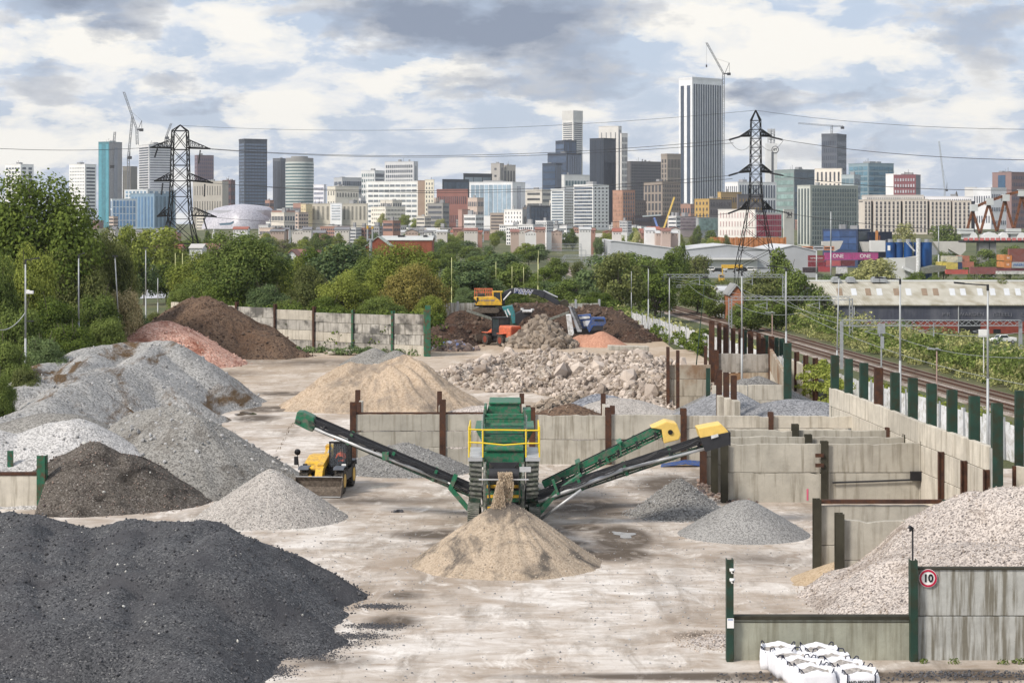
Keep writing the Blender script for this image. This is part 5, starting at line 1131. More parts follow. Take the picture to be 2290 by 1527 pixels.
# ------------------------------------------------ parked pickup below the shed
Yp=385.; t_=thing('pickup_truck','white pickup truck parked in front of the brick base of the dark shed','pickup truck',(X(2243,Yp),Yp,-10),R(16))
lp('body',M['white'],lambda m:m.pris([(-2.6,.45),(-2.65,.95),(-2.3,1.12),(-1.5,1.18),(-.95,1.78),(.55,1.78),(.85,1.22),(2.6,1.2),(2.62,.5)],-.9,.9),bevel=.06)
lp('window',M['glassc'],lambda m:(m.pris([(-1.3,1.22),(-.92,1.68),(.45,1.68),(.7,1.22)],-.915,-.895)))
lp('windscreen',M['glassc'],lambda m:m.add([(-1.52,-.75,1.2),(-1.52,.75,1.2),(-1.0,.68,1.76),(-1.0,-.68,1.76)],[(0,1,2,3)]))
for x in(-1.75,1.65):
    for y in(-.85,.85): lwheel(x,y,.38,.25,M['steel'],ax='y')
# ------------------------------------------------ city
def face_windows(root,mb_pane,org,u,L,z0,z1,nx,ny,fx,fy,nrm,mat,lst,mx=.03):
    """lay panes over one wall face; each pane gets collected as (matrix-free) box"""
    if nx<=0: return
    cw=L*(1-2*mx)/nx; chh=(z1-z0)/ny
    for j in range(ny):
        for i in range(nx):
            c=org+u*(L*mx+cw*(i+.5))+nrm*.12; lst.append((c,z0+chh*(j+.5),cw*fx,chh*fy,u,nrm,mat))
def pane_box(m,c,z,w_,h_,u,nrm,off=Vector((0,0))):
    a=u*w_/2; n=nrm*.14; vs=[]
    for zz in(z-h_/2,z+h_/2):
        for s,t2 in((-1,-1),(1,-1),(1,1),(-1,1)): p=c+a*s+n*t2; vs.append((p.x-off[0],p.y-off[1],zz))
    m.add(vs,[(0,3,2,1),(4,5,6,7),(0,1,5,4),(1,2,6,5),(2,3,7,6),(3,0,4,7)])
CM={}
def cmat(c,k=.8,var=.10,rough=.75):
    key=(tuple(c),k); g_=sum(c)/3; c=[v*.64+g_*.36+6 for v in c]
    if key not in CM: CM[key]=plain('facade %d %d %d'%tuple(key[0]),lin(c,k),rough,0,var,.12)
    return CM[key]
GM={}
def gmat(c,k=.8):
    key=tuple(c); c=[v*.82+w*.18 for v,w in zip(c,(150,170,195))]  # pane colour pulled towards pale blue, standing in for reflected sky
    if key not in GM: GM[key]=glass('window %d %d %d'%tuple(key),lin(c,k),.15,.35)
    return GM[key]
def tower(label,x0,xm,x1,yt,D,wall_c,glass_c,Lf,Rf,yb=515,name='building',cat='building',rwall=None,roof=2,depth=None,par=.6,mx=.03,ang=None,indiv=True,k=.98,plant=None):
    wl=xm-x0; wr=x1-xm
    if wr<=0: a=0.; L1=wl*D/F; L2=depth or 22.
    elif wl<=0: a=R(90); L1=depth or 22.; L2=wr*D/F
    else:
        a=R(ang) if ang else (R(28) if wl>=wr else R(60)); L1=wl*D/F/math.cos(a); L2=wr*D/F/math.sin(a)
    C=Vector((wx(xm,D),D)); u1=Vector((-math.cos(a),math.sin(a))); u2=Vector((math.sin(a),math.cos(a)))
    n1=Vector((-math.sin(a),-math.cos(a))); n2=Vector((math.cos(a),-math.sin(a)))
    zt=wz(yt,D); zb=float(T(C.x,C.y))-2; zv=max(zb+2,wz(yb,D))
    root=thing(name,label,cat,(C.x,C.y,zb+2)); off=root.location
    def prism(z0,z1,i0,nm,mt1,mt2=None,grow=0):
        p=[C-(u1+u2)*grow,C+u1*(L1+grow)-u2*grow,C+u1*(L1+grow)+u2*(L2+grow),C+u2*(L2+grow)-u1*grow]; m=MB(); vs=[(q.x,q.y,z0) for q in p]+[(q.x,q.y,z1) for q in p]
        m.add(vs,[(3,2,1,0),(4,5,6,7)]); m.add(vs,[(0,1,5,4)][:1]); m.m=1 if mt2 else 0; m.add(vs,[(1,2,6,5),(2,3,7,6),(3,0,4,7)]); 
        # orientation is fixed afterwards
        o=m.build(nm,[mt1,mt2] if mt2 else mt1,root); bm=bmesh.new(); bm.from_mesh(o.data); bmesh.ops.remove_doubles(bm,verts=bm.verts,dist=1e-4); bmesh.ops.recalc_face_normals(bm,faces=bm.faces); bm.to_mesh(o.data); bm.free(); return o
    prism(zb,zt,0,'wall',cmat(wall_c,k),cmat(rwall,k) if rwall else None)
    if par: prism(zt+.003,zt+par,0,'parapet',cmat([c*.93 for c in wall_c],k),grow=.15)
    ls=[]
    gl=gmat(glass_c)
    h=zt-zv
    for sp_,u,L,n_,uo in((Lf,u1,L1,n1,C),(Rf,u2,L2,n2,C)):
        if not sp_: continue
        nx,ny,fx,fy=sp_[:4]; g=gmat(sp_[4]) if len(sp_)>4 else gl
        face_windows(root,None,uo,u,L,zv,zt-h*.03 if ny>1 else zt-1.,nx,ny,fx,fy,n_,g,ls,mx)
    big=ls if (indiv and len(ls)<=100) else (ls[:100] if indiv else [])
    rest=ls[len(big):]
    for b_ in big:
        m=MB(); pane_box(m,*b_[:6]); m.build('window' if b_[3]<12 else 'window_strip',b_[6],root)
    for mt in {b_[6] for b_ in rest}:
        m=MB()
        for b_ in rest:
            if b_[6]==mt: pane_box(m,*b_[:6])
        tag(m.build('windows',mt,root),kind='stuff')
    # roof plant
    for i in range(roof):
        m=MB(); f1,f2=rnd.uniform(.15,.75),rnd.uniform(.2,.7); s=min(L1,L2)*rnd.uniform(.12,.25); c=C+u1*L1*f1+u2*L2*f2; hh=rnd.uniform(1.2,3.2)
        m.box((c.x,c.y,zt+hh/2),(s*1.4,s,hh),-a); m.build('roof_plant',cmat((150,152,155)),root)
    if roof>1:
        m=MB(); c=C+u1*L1*.4+u2*L2*.3; m.cyl((c.x,c.y,zt),(c.x,c.y,zt+5),.15,5); c+=u1*3; m.cyl((c.x,c.y,zt),(c.x,c.y,zt+3.5),.12,5); m.build('aerial',M['dark'],root)
    return root,C,u1,u2,L1,L2,zt,zv
W=(232,232,230); CR=(226,214,196); GR=(150,150,150); DK=(60,68,82); TL=(60,130,150)
G1=(70,76,86); G2=(60,80,100); G3=(40,50,64); GL=(150,175,185)
tower('white ribbed tower block at the left edge above the trees',6,46,66,368,2200,W,G1,(5,16,.7,.4),(2,16,.55,.6))
tower('white tower block between the left tree and the teal tower',150,190,208,368,2200,W,G1,(9,18,.35,.3),(1,18,.8,.5),roof=2)
tower('slim teal glass tower with a grey flank',217,244,265,318,2350,(48,128,146),(70,150,165),(3,1,.9,.97),(1,1,.3,.9,(130,132,140)),rwall=(150,148,152),yb=500)
tower('small grey brown block just left of the concrete tower',272,292,303,373,2400,(128,122,112),(90,88,80),(6,1,.4,.9),None,roof=0)
r=tower('concrete tower under construction with bare floors and blue sheets',299,333,378,324,2050,(206,206,208),(62,66,78),(1,22,.94,.55),(1,22,.96,.42,(120,122,128)),roof=3,yb=450)
r=tower('stepped base of the tower under construction, white floors',272,330,378,425,2000,(205,212,218),(120,150,175),(6,3,.6,.6),(5,3,.6,.6),roof=1,yb=450)
tower('low building wrapped in pale blue sheeting beneath the concrete tower',285,345,380,434,1900,(110,150,182),(80,120,160),(7,1,.5,.9),(5,1,.6,.92,(70,110,130)),roof=0,yb=520)
tower('white framed block with tall blue panes below the teal tower',246,250,300,446,1800,(206,220,232),(90,140,190),(1,3,.5,.8),(7,4,.66,.86),roof=1,yb=508)
tower('small pinkish tower behind the left pylon',433,441,475,348,2600,(120,92,102),(86,70,90),(2,18,.5,.6),(8,18,.55,.6),roof=1)
tower('beige block with narrow slit windows behind the left pylon',425,497,508,406,1950,(172,164,150),(70,64,58),(11,3,.18,.6),None,roof=2)
tower('dark and red block right of the beige slit window block',496,516,524,404,2100,(110,70,70),(46,50,60),(5,6,.7,.5),(2,6,.6,.5),roof=2)
tower('broad dark glass tower standing alone left of the round tower',530,547,594,314,2350,(58,68,84),(92,108,132),(5,26,.66,.62),(14,26,.6,.6),roof=0,par=2)
tower('slimmer dark grey tower between the broad dark one and the round tower',609,627,639,355,2400,(96,102,114),(60,66,80),(7,1,.5,.95),(5,1,.5,.95),roof=1)
tower('grey office slab with patterned windows, left of the white tower blocks',743,765,807,398,2300,(176,180,186),(86,92,104),(2,6,.8,.45),(9,6,.7,.55),roof=1)
tower('white block with a dark striped right end beside the gridded tower',806,838,858,382,2450,(210,212,214),(96,120,120),(6,10,.5,.55),(1,10,.9,.6,(44,50,62)),roof=1)
tower('pale gridded tower with masts on its dark roof',858,925,934,362,2300,(200,202,206),(72,78,90),(14,13,.6,.6),(1,1,.1,.9),roof=3)
r=tower('long white office block with rows of windows and cream roof boxes',816,936,937,406,1800,(228,228,224),(132,138,142),(9,9,.84,.42),None,roof=0,ang=20)
tower('brown windowless end section of the long white office block',934,952,953,405,1795,(160,128,104),G1,None,None,roof=0,ang=20)
tower('cream end section with one column of windows beside the brown strip',950,970,971,403,1790,(222,212,186),(80,82,84),(3,11,.3,.5),None,roof=1,ang=20)
tower('beige market block with pleated concrete front left of the white zigzag',672,740,741,457,1500,(196,186,166),(150,140,122),(6,1,.42,.9),None,roof=2,ang=10,yb=493)
tower('beige market block with pleated concrete front right of the white zigzag',763,821,822,457,1500,(186,178,160),(140,132,116),(6,1,.42,.9),None,roof=2,ang=10,yb=493)
tower('white zigzag panelled link between the two pleated blocks',738,764,765,456,1497,(228,230,234),(206,210,216),(1,6,.8,.5),None,roof=0,ang=10,yb=493)
tower('golden stone corner block left of the pleated market front',672,684,696,458,1490,(222,196,140),(236,220,180),(2,5,.5,.4),(3,5,.4,.4),roof=1,yb=490)
tower('cream building with two rows of small windows in front of the long white block',825,862,905,464,1450,(230,222,206),(92,88,84),(7,4,.3,.4),(13,4,.35,.45),roof=2,yb=503)
tower('red brick stepped building behind the scaffolded block',975,1046,1047,424,2000,(150,80,66),(90,60,56),(14,2,.5,.4),None,roof=1)
tower('black glass office block with a lighter pavilion on its roof',989,990,1048,402,2200,(42,52,66),(64,82,100),None,(6,5,.9,.8),roof=0)
tower('dark rooftop pavilion of the black glass office block',1036,1037,1100,389,2230,(52,58,66),(140,150,156),None,(3,3,.92,.8),roof=0)
tower('brutalist grey concrete tower, left shaft',1098,1118,1127,366,2300,(172,166,160),(80,78,78),(1,9,.25,.3),(1,1,.2,.9),roof=1)
tower('brutalist grey concrete tower, right shaft with corner slots',1127,1133,1153,370,2310,(176,168,158),(70,66,62),(1,1,.7,.85),(3,1,.45,.85),roof=2)
tower('pale blue glass hotel slab with dark fins and white ends',1049,1146,1175,408,1750,(222,224,228),(168,190,206),(9,1,.84,.92),(1,1,.3,.85,(190,190,196)),roof=2,ang=20,yb=485)
tower('beige low office with dark strips right of the glass hotel slab',1175,1212,1236,425,1850,(206,198,184),(86,84,80),(1,7,.8,.4),(1,6,.9,.4),roof=1)
tower('tall white octagonal looking tower with dark floor bands',1258,1282,1304,268,2900,(214,212,208),(84,86,92),(1,36,.86,.5),(1,36,.86,.5),ang=45,yb=440,par=14,roof=1)
tower('top tier of the dark blue stepped glass towers',1243,1262,1290,315,2420,(44,58,80),(56,74,100),(1,14,.98,.75),(5,1,.7,.98),roof=1)
tower('middle tier of the dark blue stepped glass towers',1225,1268,1303,343,2400,(50,64,88),(66,84,112),(1,9,.98,.8),(6,1,.7,.98),roof=1)
tower('lowest left tier of the dark blue stepped glass towers',1213,1243,1258,366,2360,(46,60,82),(60,78,104),(1,9,.98,.8),(5,1,.6,.98),roof=1)
tower('cream slim tower with narrow slots behind the black blue tower',1340,1383,1391,283,2350,(208,204,198),(90,90,96),(4,1,.12,.9),(2,1,.45,.95),roof=0)
tower('lower cream slim wing beside the taller cream tower',1387,1390,1404,299,2330,(204,200,196),(96,96,104),None,(4,14,.4,.7),roof=0)
tower('black blue glass tower with fine vertical fins',1320,1350,1379,310,2150,(38,48,64),(28,36,50),(8,1,.55,.97),(8,1,.55,.97),roof=0,ang=45)
tower('dark grey office tower with gridded windows right of the cream towers',1403,1410,1482,362,2150,(96,92,94),(60,62,72),None,(16,22,.6,.5),roof=3)
tower('brown ribbed tower with a flat oversailing roof left of the tallest tower',1480,1492,1524,350,2050,(156,140,124),(70,64,62),(2,14,.5,.7),(9,7,.4,.85),roof=1,par=3)
tower('brown gridded block with white floor lines in front of the tallest tower',1444,1481,1524,408,1600,(150,132,118),(66,62,62),(5,5,.55,.78),(10,10,.35,.6),roof=1)
tower('small white gabled roof house row behind the round apartments',1256,1262,1320,392,2000,(206,208,206),(90,110,110),None,(8,4,.7,.4),roof=1)
tower('white apartment block with stacked balconies and a curved top',1232,1262,1284,424,1500,(216,220,222),(112,124,138),(1,14,.86,.5),(4,14,.7,.4,(150,140,128)),roof=1,yb=515)
tower('white apartment block with a big grey balcony grid',1284,1326,1364,414,1480,(230,230,230),(96,104,116),(9,12,.86,.7),(4,12,.3,.45,(40,42,50)),roof=1,yb=510,ang=40)
tower('white block with small slit windows left of the dark glass front',1127,1168,1180,470,1300,(226,224,220),(70,72,80),(6,5,.2,.45),(1,1,.1,.5),roof=1,yb=520)
tower('dark glass fronted block in front of the white apartments',1178,1186,1232,462,1295,(74,80,92),(62,72,86),(1,4,.8,.9),(6,5,.9,.9),roof=1,yb=520)
tower('slim orange brick apartment block left of the brown gridded block',1372,1392,1421,427,1350,(190,128,98),(196,150,120),(6,10,.4,.7),(5,10,.5,.75,(110,104,104)),roof=0,yb=520)
tower('dark low building behind the slim orange block',1418,1419,1446,450,1500,(110,96,92),(70,66,70),None,(5,8,.4,.5),roof=1)
tt_=tower('tallest tower in the skyline, dark glass between bright white fins, crane beside it',1521,1548,1622,178,2250,(226,228,232),(48,58,74),(2,1,.52,.93),(12,1,.62,.95),roof=0,yb=490,par=3,ang=50)
tower('dark plinth building joining the tallest tower to the orange blocks',1418,1419,1500,484,1350,(92,76,80),(70,64,74),None,(14,2,.6,.5),roof=2)
tower('yellow fronted residence block, lower wing',1558,1586,1640,446,1480,(204,154,62),(92,78,66),(4,5,.35,.5),(8,4,.5,.5,(80,70,70)),roof=1,rwall=(112,104,106))
tower('yellow and grey residence block, upper wing',1606,1612,1662,431,1520,(206,160,76),(84,74,70),(1,3,.4,.4),(9,3,.4,.4),roof=1,rwall=(186,146,84))
tower('grey residence wing with yellow windows behind the right pylon',1648,1650,1712,436,1500,(106,100,106),(190,150,70),None,(8,4,.25,.35),roof=1)
tower('pink panelled laboratory building in front of the tallest tower',1496,1520,1560,486,1250,(196,172,172),(170,146,150),(4,3,.8,.3),(6,4,.9,.4),roof=2)
tower('green glass fronted hall beside the pink building',1557,1562,1609,488,1240,(150,156,160),(132,158,148),None,(8,5,.94,.94),roof=2)
tower('broad white block with rounded edge and slit windows behind the right pylon',1608,1688,1692,470,1150,(236,230,222),(196,110,110),(12,3,.12,.6),None,roof=1,ang=14,yb=530)
tower('red finned section of the broad white block',1689,1690,1754,478,1140,(210,208,204),(170,30,56),None,(14,4,.72,.86),roof=0,yb=530)
r=tower('pale end panel of the broad white block carrying a lion emblem',1752,1753,1778,470,1135,(214,208,196),(214,208,196),None,None,roof=0,yb=530)
root=r[0]; 
def lion(root,cx,cy,s,D):
    L=[[(-6,7),(-6,4),(-4,4),(-4,1),(-6,-1),(-7,-4),(-4,-7),(-1,-7),(1,-4),(0,-1),(3,-1),(5,-2),(6,-6),(4,-6),(5,-8),(8,-7),(8,-3),(7,0),(8,3),(8,7),(5,7),(6,5),(5,3),(1,3),(0,5),(1,7),(-2,7),(-1,5),(-2,3),(-3,5),(-3,7)]]
    m=MB()
    for pl in L: m.poly([(cx+x*s,cy+y*s) for x,y in pl],D,.2)
    m.build('lion_emblem',M['dark'],root); m=MB(); m.poly([(cx-8*s,cy+9*s),(cx+8*s,cy+9*s),(cx+8*s,cy+10.4*s),(cx-8*s,cy+10.4*s)],D,.2); m.build('emblem_line',M['dark'],root)
lion(root,1765,480,.78,1134.5)
tower('white columned block right of the tallest tower',1626,1650,1744,408,1750,(226,226,228),(86,92,106),(6,2,.4,.8),(14,3,.5,.85),roof=2)
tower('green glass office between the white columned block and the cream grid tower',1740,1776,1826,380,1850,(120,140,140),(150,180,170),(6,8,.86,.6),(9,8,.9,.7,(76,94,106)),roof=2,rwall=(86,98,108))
tower('cream gridded tower block in front of the gantry crane tower',1825,1882,1886,378,1700,(236,222,204),(60,58,60),(6,5,.38,.8),None,roof=1,ang=18)
r=tower('dark tower topped by a concrete band under the flat crane',1840,1872,1903,306,2350,(84,92,108),(52,60,76),(8,12,.5,.6),(8,12,.5,.6),par=4,roof=0)
tower('teal glass office cluster, tall stepped part',1908,1942,2006,366,1700,(120,150,164),(92,134,152),(4,12,.86,.7),(5,12,.9,.62,(70,110,130)),roof=3)
tower('pale glass office in front of the teal cluster',1884,1910,1932,392,1650,(160,178,186),(120,146,156),(3,6,.86,.6),(3,6,.86,.6),roof=1)
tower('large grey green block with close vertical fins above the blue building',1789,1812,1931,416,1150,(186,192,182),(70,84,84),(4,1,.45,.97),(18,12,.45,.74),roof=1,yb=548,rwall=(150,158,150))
tower('white gable tower of the red patterned residence',1983,2004,2005,390,1650,(236,232,232),(200,200,204),None,None,roof=2)
tower('red patterned residence with white window frames and grey side',2003,2048,2066,392,1640,(140,62,72),(210,206,210),(8,9,.5,.5),(1,1,.1,.1),rwall=(116,122,132),roof=3)
for i,(a,b_,yt) in enumerate([(1932,1948,448),(1954,2014,448),(2020,2074,447),(2080,2126,449),(2131,2172,450)]):
    tower('%s section of the long cream student block behind the leafy trees'%['leftmost narrow','second','third','fourth','rightmost'][i],a,b_,b_,yt,1300,(214,200,184),(66,58,60),(max(2,int((b_-a)/9)),8,.42,.78),None,roof=0,depth=20,yb=520)
tower('dark recessed link wall of the long cream student block',1930,2180,2180,452,1304,(54,60,76),(80,90,104),(26,6,.2,.3),None,roof=0,depth=14,indiv=False)
tower('ribbed grey roof storey over the left half of the student block',1934,2066,2066,438,1310,(196,190,182),(160,156,150),(30,1,.4,.9),None,roof=0,depth=12,indiv=False,yb=449)
tower('white upper storey of the student block with small square windows',2070,2176,2176,441,1308,(224,224,228),(50,54,66),(22,1,.4,.4),None,roof=1,depth=12,yb=449)
tower('pale windowless block behind the rust coloured bridge',2160,2181,2188,420,1700,(214,212,210),(90,94,104),None,(1,1,.3,.9),roof=0)
tower('white low block with square windows behind the bridge',2188,2216,2257,421,1650,(214,216,222),(60,66,84),(7,2,.4,.35),(8,3,.4,.3),roof=0)
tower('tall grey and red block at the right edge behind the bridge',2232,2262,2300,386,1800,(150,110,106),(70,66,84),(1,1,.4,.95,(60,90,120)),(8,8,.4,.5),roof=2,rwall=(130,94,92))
tower('pale base building between the market and the silver building',606,640,664,473,1480,(176,110,92),(110,140,150),(3,2,.4,.5),(3,2,.8,.7,(90,130,140)),roof=1,yb=500)
tower('white patterned block right of the round tower',700,724,729,414,1900,(222,222,232),(120,124,150),(9,9,.5,.5),None,roof=0)
tower('cream stone block behind the pleated market front',728,750,800,418,1750,(214,206,188),(110,104,96),(3,4,.3,.4),(8,3,.4,.3),roof=2)
tower('scaffolded block being built in front of the red brick building',955,990,1004,456,1420,(150,146,142),(90,90,94),(1,5,.9,.5),(1,5,.8,.5),roof=2)
tower('tall plain pink brick block in the low town',1024,1033,1050,470,1250,(186,132,116),(180,126,110),None,None,roof=0)
tower('low brown slab with dark rows beside the white slit window block',1096,1127,1128,478,1320,(168,148,132),(90,80,76),(1,5,.9,.45),None,roof=1)
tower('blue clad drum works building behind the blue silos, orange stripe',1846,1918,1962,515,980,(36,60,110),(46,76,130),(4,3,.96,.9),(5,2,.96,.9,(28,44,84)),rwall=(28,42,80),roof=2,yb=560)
tower('dark blue annex with an orange stripe behind the silos',1938,1939,2002,521,1000,(30,44,84),(236,130,40),None,(1,1,.001,.9),roof=0,yb=560)
m=MB(); m.poly([(1958,516),(1964,516),(1964,560),(1958,560)],976,.6); tag(m.build('orange_strip',cmat((236,130,40))),'upright orange strip on the blue works building','facade strip')
# filler blocks of the lower town
frng=random.Random(42)
cols=[((230,226,220),'white'),((214,204,188),'cream'),((176,120,100),'red brick'),((226,226,226),'bright white'),((196,196,198),'pale grey'),((150,152,156),'mid grey'),((204,176,158),'pinkish')]
for i in range(84):
    x=frng.uniform(200,2000) if i<70 else frng.uniform(480,1400); D=frng.uniform(1250,2100) if i<50 else frng.uniform(1000,1300)
    yt=frng.uniform(440,478) if i<30 else frng.uniform(476,505) if i<60 else frng.uniform(499,515)
    if i<30: x=frng.uniform(560,1560); D=frng.uniform(1700,2100)
    c,nm=cols[frng.randrange(7)]; w_=frng.uniform(16,52) if i<60 else frng.uniform(26,70)
    if i>=60: x=frng.uniform(480,1440); yt=frng.uniform(503,514)
    sp_=(frng.randint(4,9),frng.randint(2,5),.5,.45)
    tower('small %s block in the low roofs between the towers'%nm,x,x+w_*.6,x+w_,yt,D,c,G1 if c[0]>170 else (90,80,80),sp_,(4,sp_[1],.5,.45),roof=1,indiv=False,yb=520 if i<60 else 548,par=.5)[0]['group']='low %s town blocks'%nm
# round tower
D=2000; c=P(670,352,D); zb=float(T(c[0],D)); t_=thing('round_tower','round white banded tower with a drum on its roof','tower',(c[0],D,zb)); rr=31.5*D/F
def part2(name,mat,fn,smooth=False,parent=None):
    m=MB(); fn(m); return m.build(name,mat,parent if parent is not None else t_,smooth=smooth)
part2('wall',cmat((206,214,208)),lambda m:m.cyl((c[0],D,zb-2),(c[0],D,wz(363,D)),rr,40))
for k in range(20):
    z=wz(366+k*6.9,D); part2('window_band',gmat((86,110,108)),lambda m:m.cyl((c[0],D,z-2),(c[0],D,z-.4),rr+.15,40))
part2('roof_drum',cmat((150,150,148)),lambda m:(m.cyl((c[0],D,wz(363,D)),(c[0],D,wz(354,D)),rr*.98,40),m.cyl((c[0],D,wz(354,D)),(c[0],D,wz(350,D)),rr*.6,24)))
# silver blob building
D=1500.; t_=thing('department_store','silver bulging building covered in discs behind the left pylon','building',(wx(540,D),D,0))
V=[];fs=[]; prof=[(455,512,0),(458,490,.9),(470,472,1),(500,462,1),(540,457,1),(575,458,1),(600,463,.9),(607,475,.7),(607,512,0)]
nU=40; nV=14
for i in range(nU+1):
    u=i/nU; px=452+(608-452)*u; top=np.interp(px,[452,458,475,500,540,575,598,608],[498,482,466,460,456,459,463,474])
    for j in range(nV+1):
        v=j/nV; an=v*math.pi/2; z=wz(512,D)+(wz(top,D)-wz(512,D))*math.sin(an)**.8; y=D-14*math.cos(an)**.6+6*math.sin(an)+8*abs(u-.5)**2*4*1.5
        V.append((wx(px,D),y+ (3*math.sin(u*7)),z))
for i in range(nU):
    for j in range(nV): a=i*(nV+1)+j; fs.append((a,a+nV+1,a+nV+2,a+1))
m=MB(); m.add(V,fs); sil=plain('silver disc skin',lin((186,184,194),.85),.45,.1,.08,.2); sil2,tq,bq=nt('disc skin'); vo=N(tq,'ShaderNodeTexVoronoi',Scale=.9); tq.links.new(coords(tq),vo.inputs['Vector']); tq.links.new(ramp(tq,vo.outputs['Distance'],[(.3,lin((196,195,204),.85)),(.9,lin((164,162,174),.8))]),bq.inputs['Base Color']); bq.inputs['Roughness'].default_value=.4
m.build('disc_shell',sil2,t_,smooth=True)
m=MB(); m.poly([(490,500),(515,498),(522,494),(522,499),(515,503),(492,504)],D-22,3); m.build('glass_bridge',gmat((80,110,130)),t_)
m=MB(); m.cyl((wx(540,D),D+22,wz(512,D)),(wx(540,D),D+22,wz(470,D)),30,20); m.build('core',M['silver'],t_)
# communications tower
D=2400.; t_=thing('communications_tower','white communications tower with a round BT logo behind the right pylon','communications tower',(wx(1727,D),D,8))
part2('shaft',cmat((232,234,236)),lambda m:m.bb(wx(1714,D),wx(1738,D),D,D+14,5,wz(321,D)))
part2('dark_slot',cmat((90,96,108)),lambda m:m.bb(wx(1725,D),wx(1730,D),D-.3,D-.05,5,wz(340,D)))
def f(m):
    for y in(289,294,299,305,312,318): m.bb(wx(1719,D),wx(1733,D),D+2,D+10,wz(y,D)-.3,wz(y,D)+.3)
    for px in(1719,1726,1733): m.bb(wx(px,D)-.4,wx(px,D)+.4,D+2,D+10,wz(321,D),wz(288,D))
    for y in(291,297,309): m.cyl((wx(1722,D),D+1,wz(y,D)),(wx(1722,D),D+2.5,wz(y,D)),1.6,12); m.cyl((wx(1730,D),D+1,wz(y+2,D)),(wx(1730,D),D+2.5,wz(y+2,D)),1.5,12)
part2('aerial_platforms',cmat((196,200,206)),f)
p_=P(1733.5,335,D); part2('logo_ring',cmat((60,60,80)),lambda m:m.cyl((p_[0],D-.6,p_[2]),(p_[0],D-.2,p_[2]),4.6,24)); part2('logo_plate',M['white'],lambda m:m.cyl((p_[0],D-.9,p_[2]),(p_[0],D-.65,p_[2]),3.7,24))
text('logo','BT',4.4,.05,M['dark'],t_,(p_[0]-t_.location.x,-1.1,p_[2]-8),bold=.08)
# church spires
D=1000.; t_=thing('church','pale pointed church spire between the left pylon and the silver building','church',(wx(478,D),D,0)); part2('spire',cmat((206,206,204)),lambda m:m.cyl((wx(478,D),D,wz(545,D)),(wx(478,D),D,wz(511,D)),2.0,8,r2=.05)); part2('belfry',cmat((200,196,190)),lambda m:m.bb(wx(468,D),wx(488,D),D-2,D+2,-2,wz(545,D)))
D=1700.; t_=thing('church','small dark pointed spire above the student block roofs','church',(wx(2139,D),D,8)); part2('spire',cmat((86,76,66)),lambda m:m.cyl((wx(2139,D),D,wz(449,D)),(wx(2139,D),D,wz(427,D)),2.6,8,r2=.1)); part2('tower',cmat((120,104,90)),lambda m:m.bb(wx(2133,D),wx(2145,D),D-2,D+2,5,wz(449,D)))
# ------------------------------------------------ lattice pylons
def lat4(m,cx,Y,lv,r):
    """lv: (z,width) levels, four legs with X bracing"""
    for (z0,w0),(z1,w1) in zip(lv[:-1],lv[1:]):
        c0=[Vector((cx+sx*w0/2,Y+sy*w0/2,z0)) for sx,sy in((-1,-1),(1,-1),(1,1),(-1,1))]; c1=[Vector((cx+sx*w1/2,Y+sy*w1/2,z1)) for sx,sy in((-1,-1),(1,-1),(1,1),(-1,1))]
        for k in range(4):
            q=(k+1)%4; m.bar(c0[k],c1[k],r*1.7); m.bar(c0[k],c1[q],r); m.bar(c0[q],c1[k],r); m.bar(c1[k],c1[q],r)
def pylon(label,D,px,levels,arms,apex,base):
    cx=wx(px,D); t_=thing('electricity_pylon',label,'electricity pylon',(cx,D,base)); lv=[]
    L=[(wz(y,D),w_*D/F) for y,w_ in levels]; out=[(base-1,L[0][1]*(1+(L[0][0]-base)*.008))]+[]
    for (z0,w0),(z1,w1) in zip(L[:-1],L[1:]):
        n=max(1,round((z1-z0)/max(1.2,(w0+w1)/2*.95)))
        for k in range(n): out.append((z0+(z1-z0)*k/n,w0+(w1-w0)*k/n))
    out.append(L[-1]); m=MB(); lat4(m,cx,D,out,.2 if D>600 else .12); top=Vector((cx,D,wz(apex,D)))
    for s in(-1,1):
        for q in(-1,1): m.bar((cx+s*L[-1][1]/2,D+q*L[-1][1]/2,L[-1][0]),top,.3)
    m.build('tower_body',M['pylon'],t_)
    for (xl,yl,xr,yr,yb_,yt_,bw) in arms:
        for (tx,ty) in((xl,yl),(xr,yr)):
            m=MB(); tip=Vector(P(tx,ty,D)); s=1 if tx>px else -1
            for q in(-1,1):
                a=Vector((cx+s*bw*D/F/2,D+q*bw*D/F/2,wz(yb_,D))); b=Vector((cx+s*bw*D/F/2,D+q*bw*D/F/2,wz(yt_,D)))
                m.bar(a,tip,.4,.5); m.bar(b,tip,.24)
                for k in range(1,6): e=a.lerp(tip,k/6); g=b.lerp(tip,k/6); m.bar(e,g,.16); m.bar(g,a.lerp(tip,(k-1)/6) ,.14)
            m.build('cross_arm',M['pylon'],t_)
    for (xa,ya,xb,yb2) in base_ins.pop(0):
        m=MB(); A,B=Vector(P(xa,ya,D-1)),Vector(P(xb,yb2,D-4)); m.cyl(A,B,.12,6)
        for k in range(10): e=A.lerp(B,(k+.5)/10); m.cyl(e-(B-A).normalized()*.08,e+(B-A).normalized()*.08,.28,8)
        m.build('insulator_string',M['dark'],t_)
    return t_
base_ins=[[(448,336,444,366),(352,333,346,352),(458,412,457,440),(364,410,361,436),(455,488,462,512),(375,485,380,505)],
          [(1655,306,1631,313),(1722,306,1750,313),(1650,387,1630,393),(1722,387,1752,393),(1655,468,1628,478),(1722,468,1760,476)]]
pylon('dark lattice electricity pylon in front of the silver building, arms drooping',640,403,[(596,96),(545,70),(490,48),(440,41),(405,38),(335,35),(293,32)],[(336,330,470,333,331,312,34),(345,405,476,409,404,388,42),(352,484,484,485,482,464,56)],280,0)
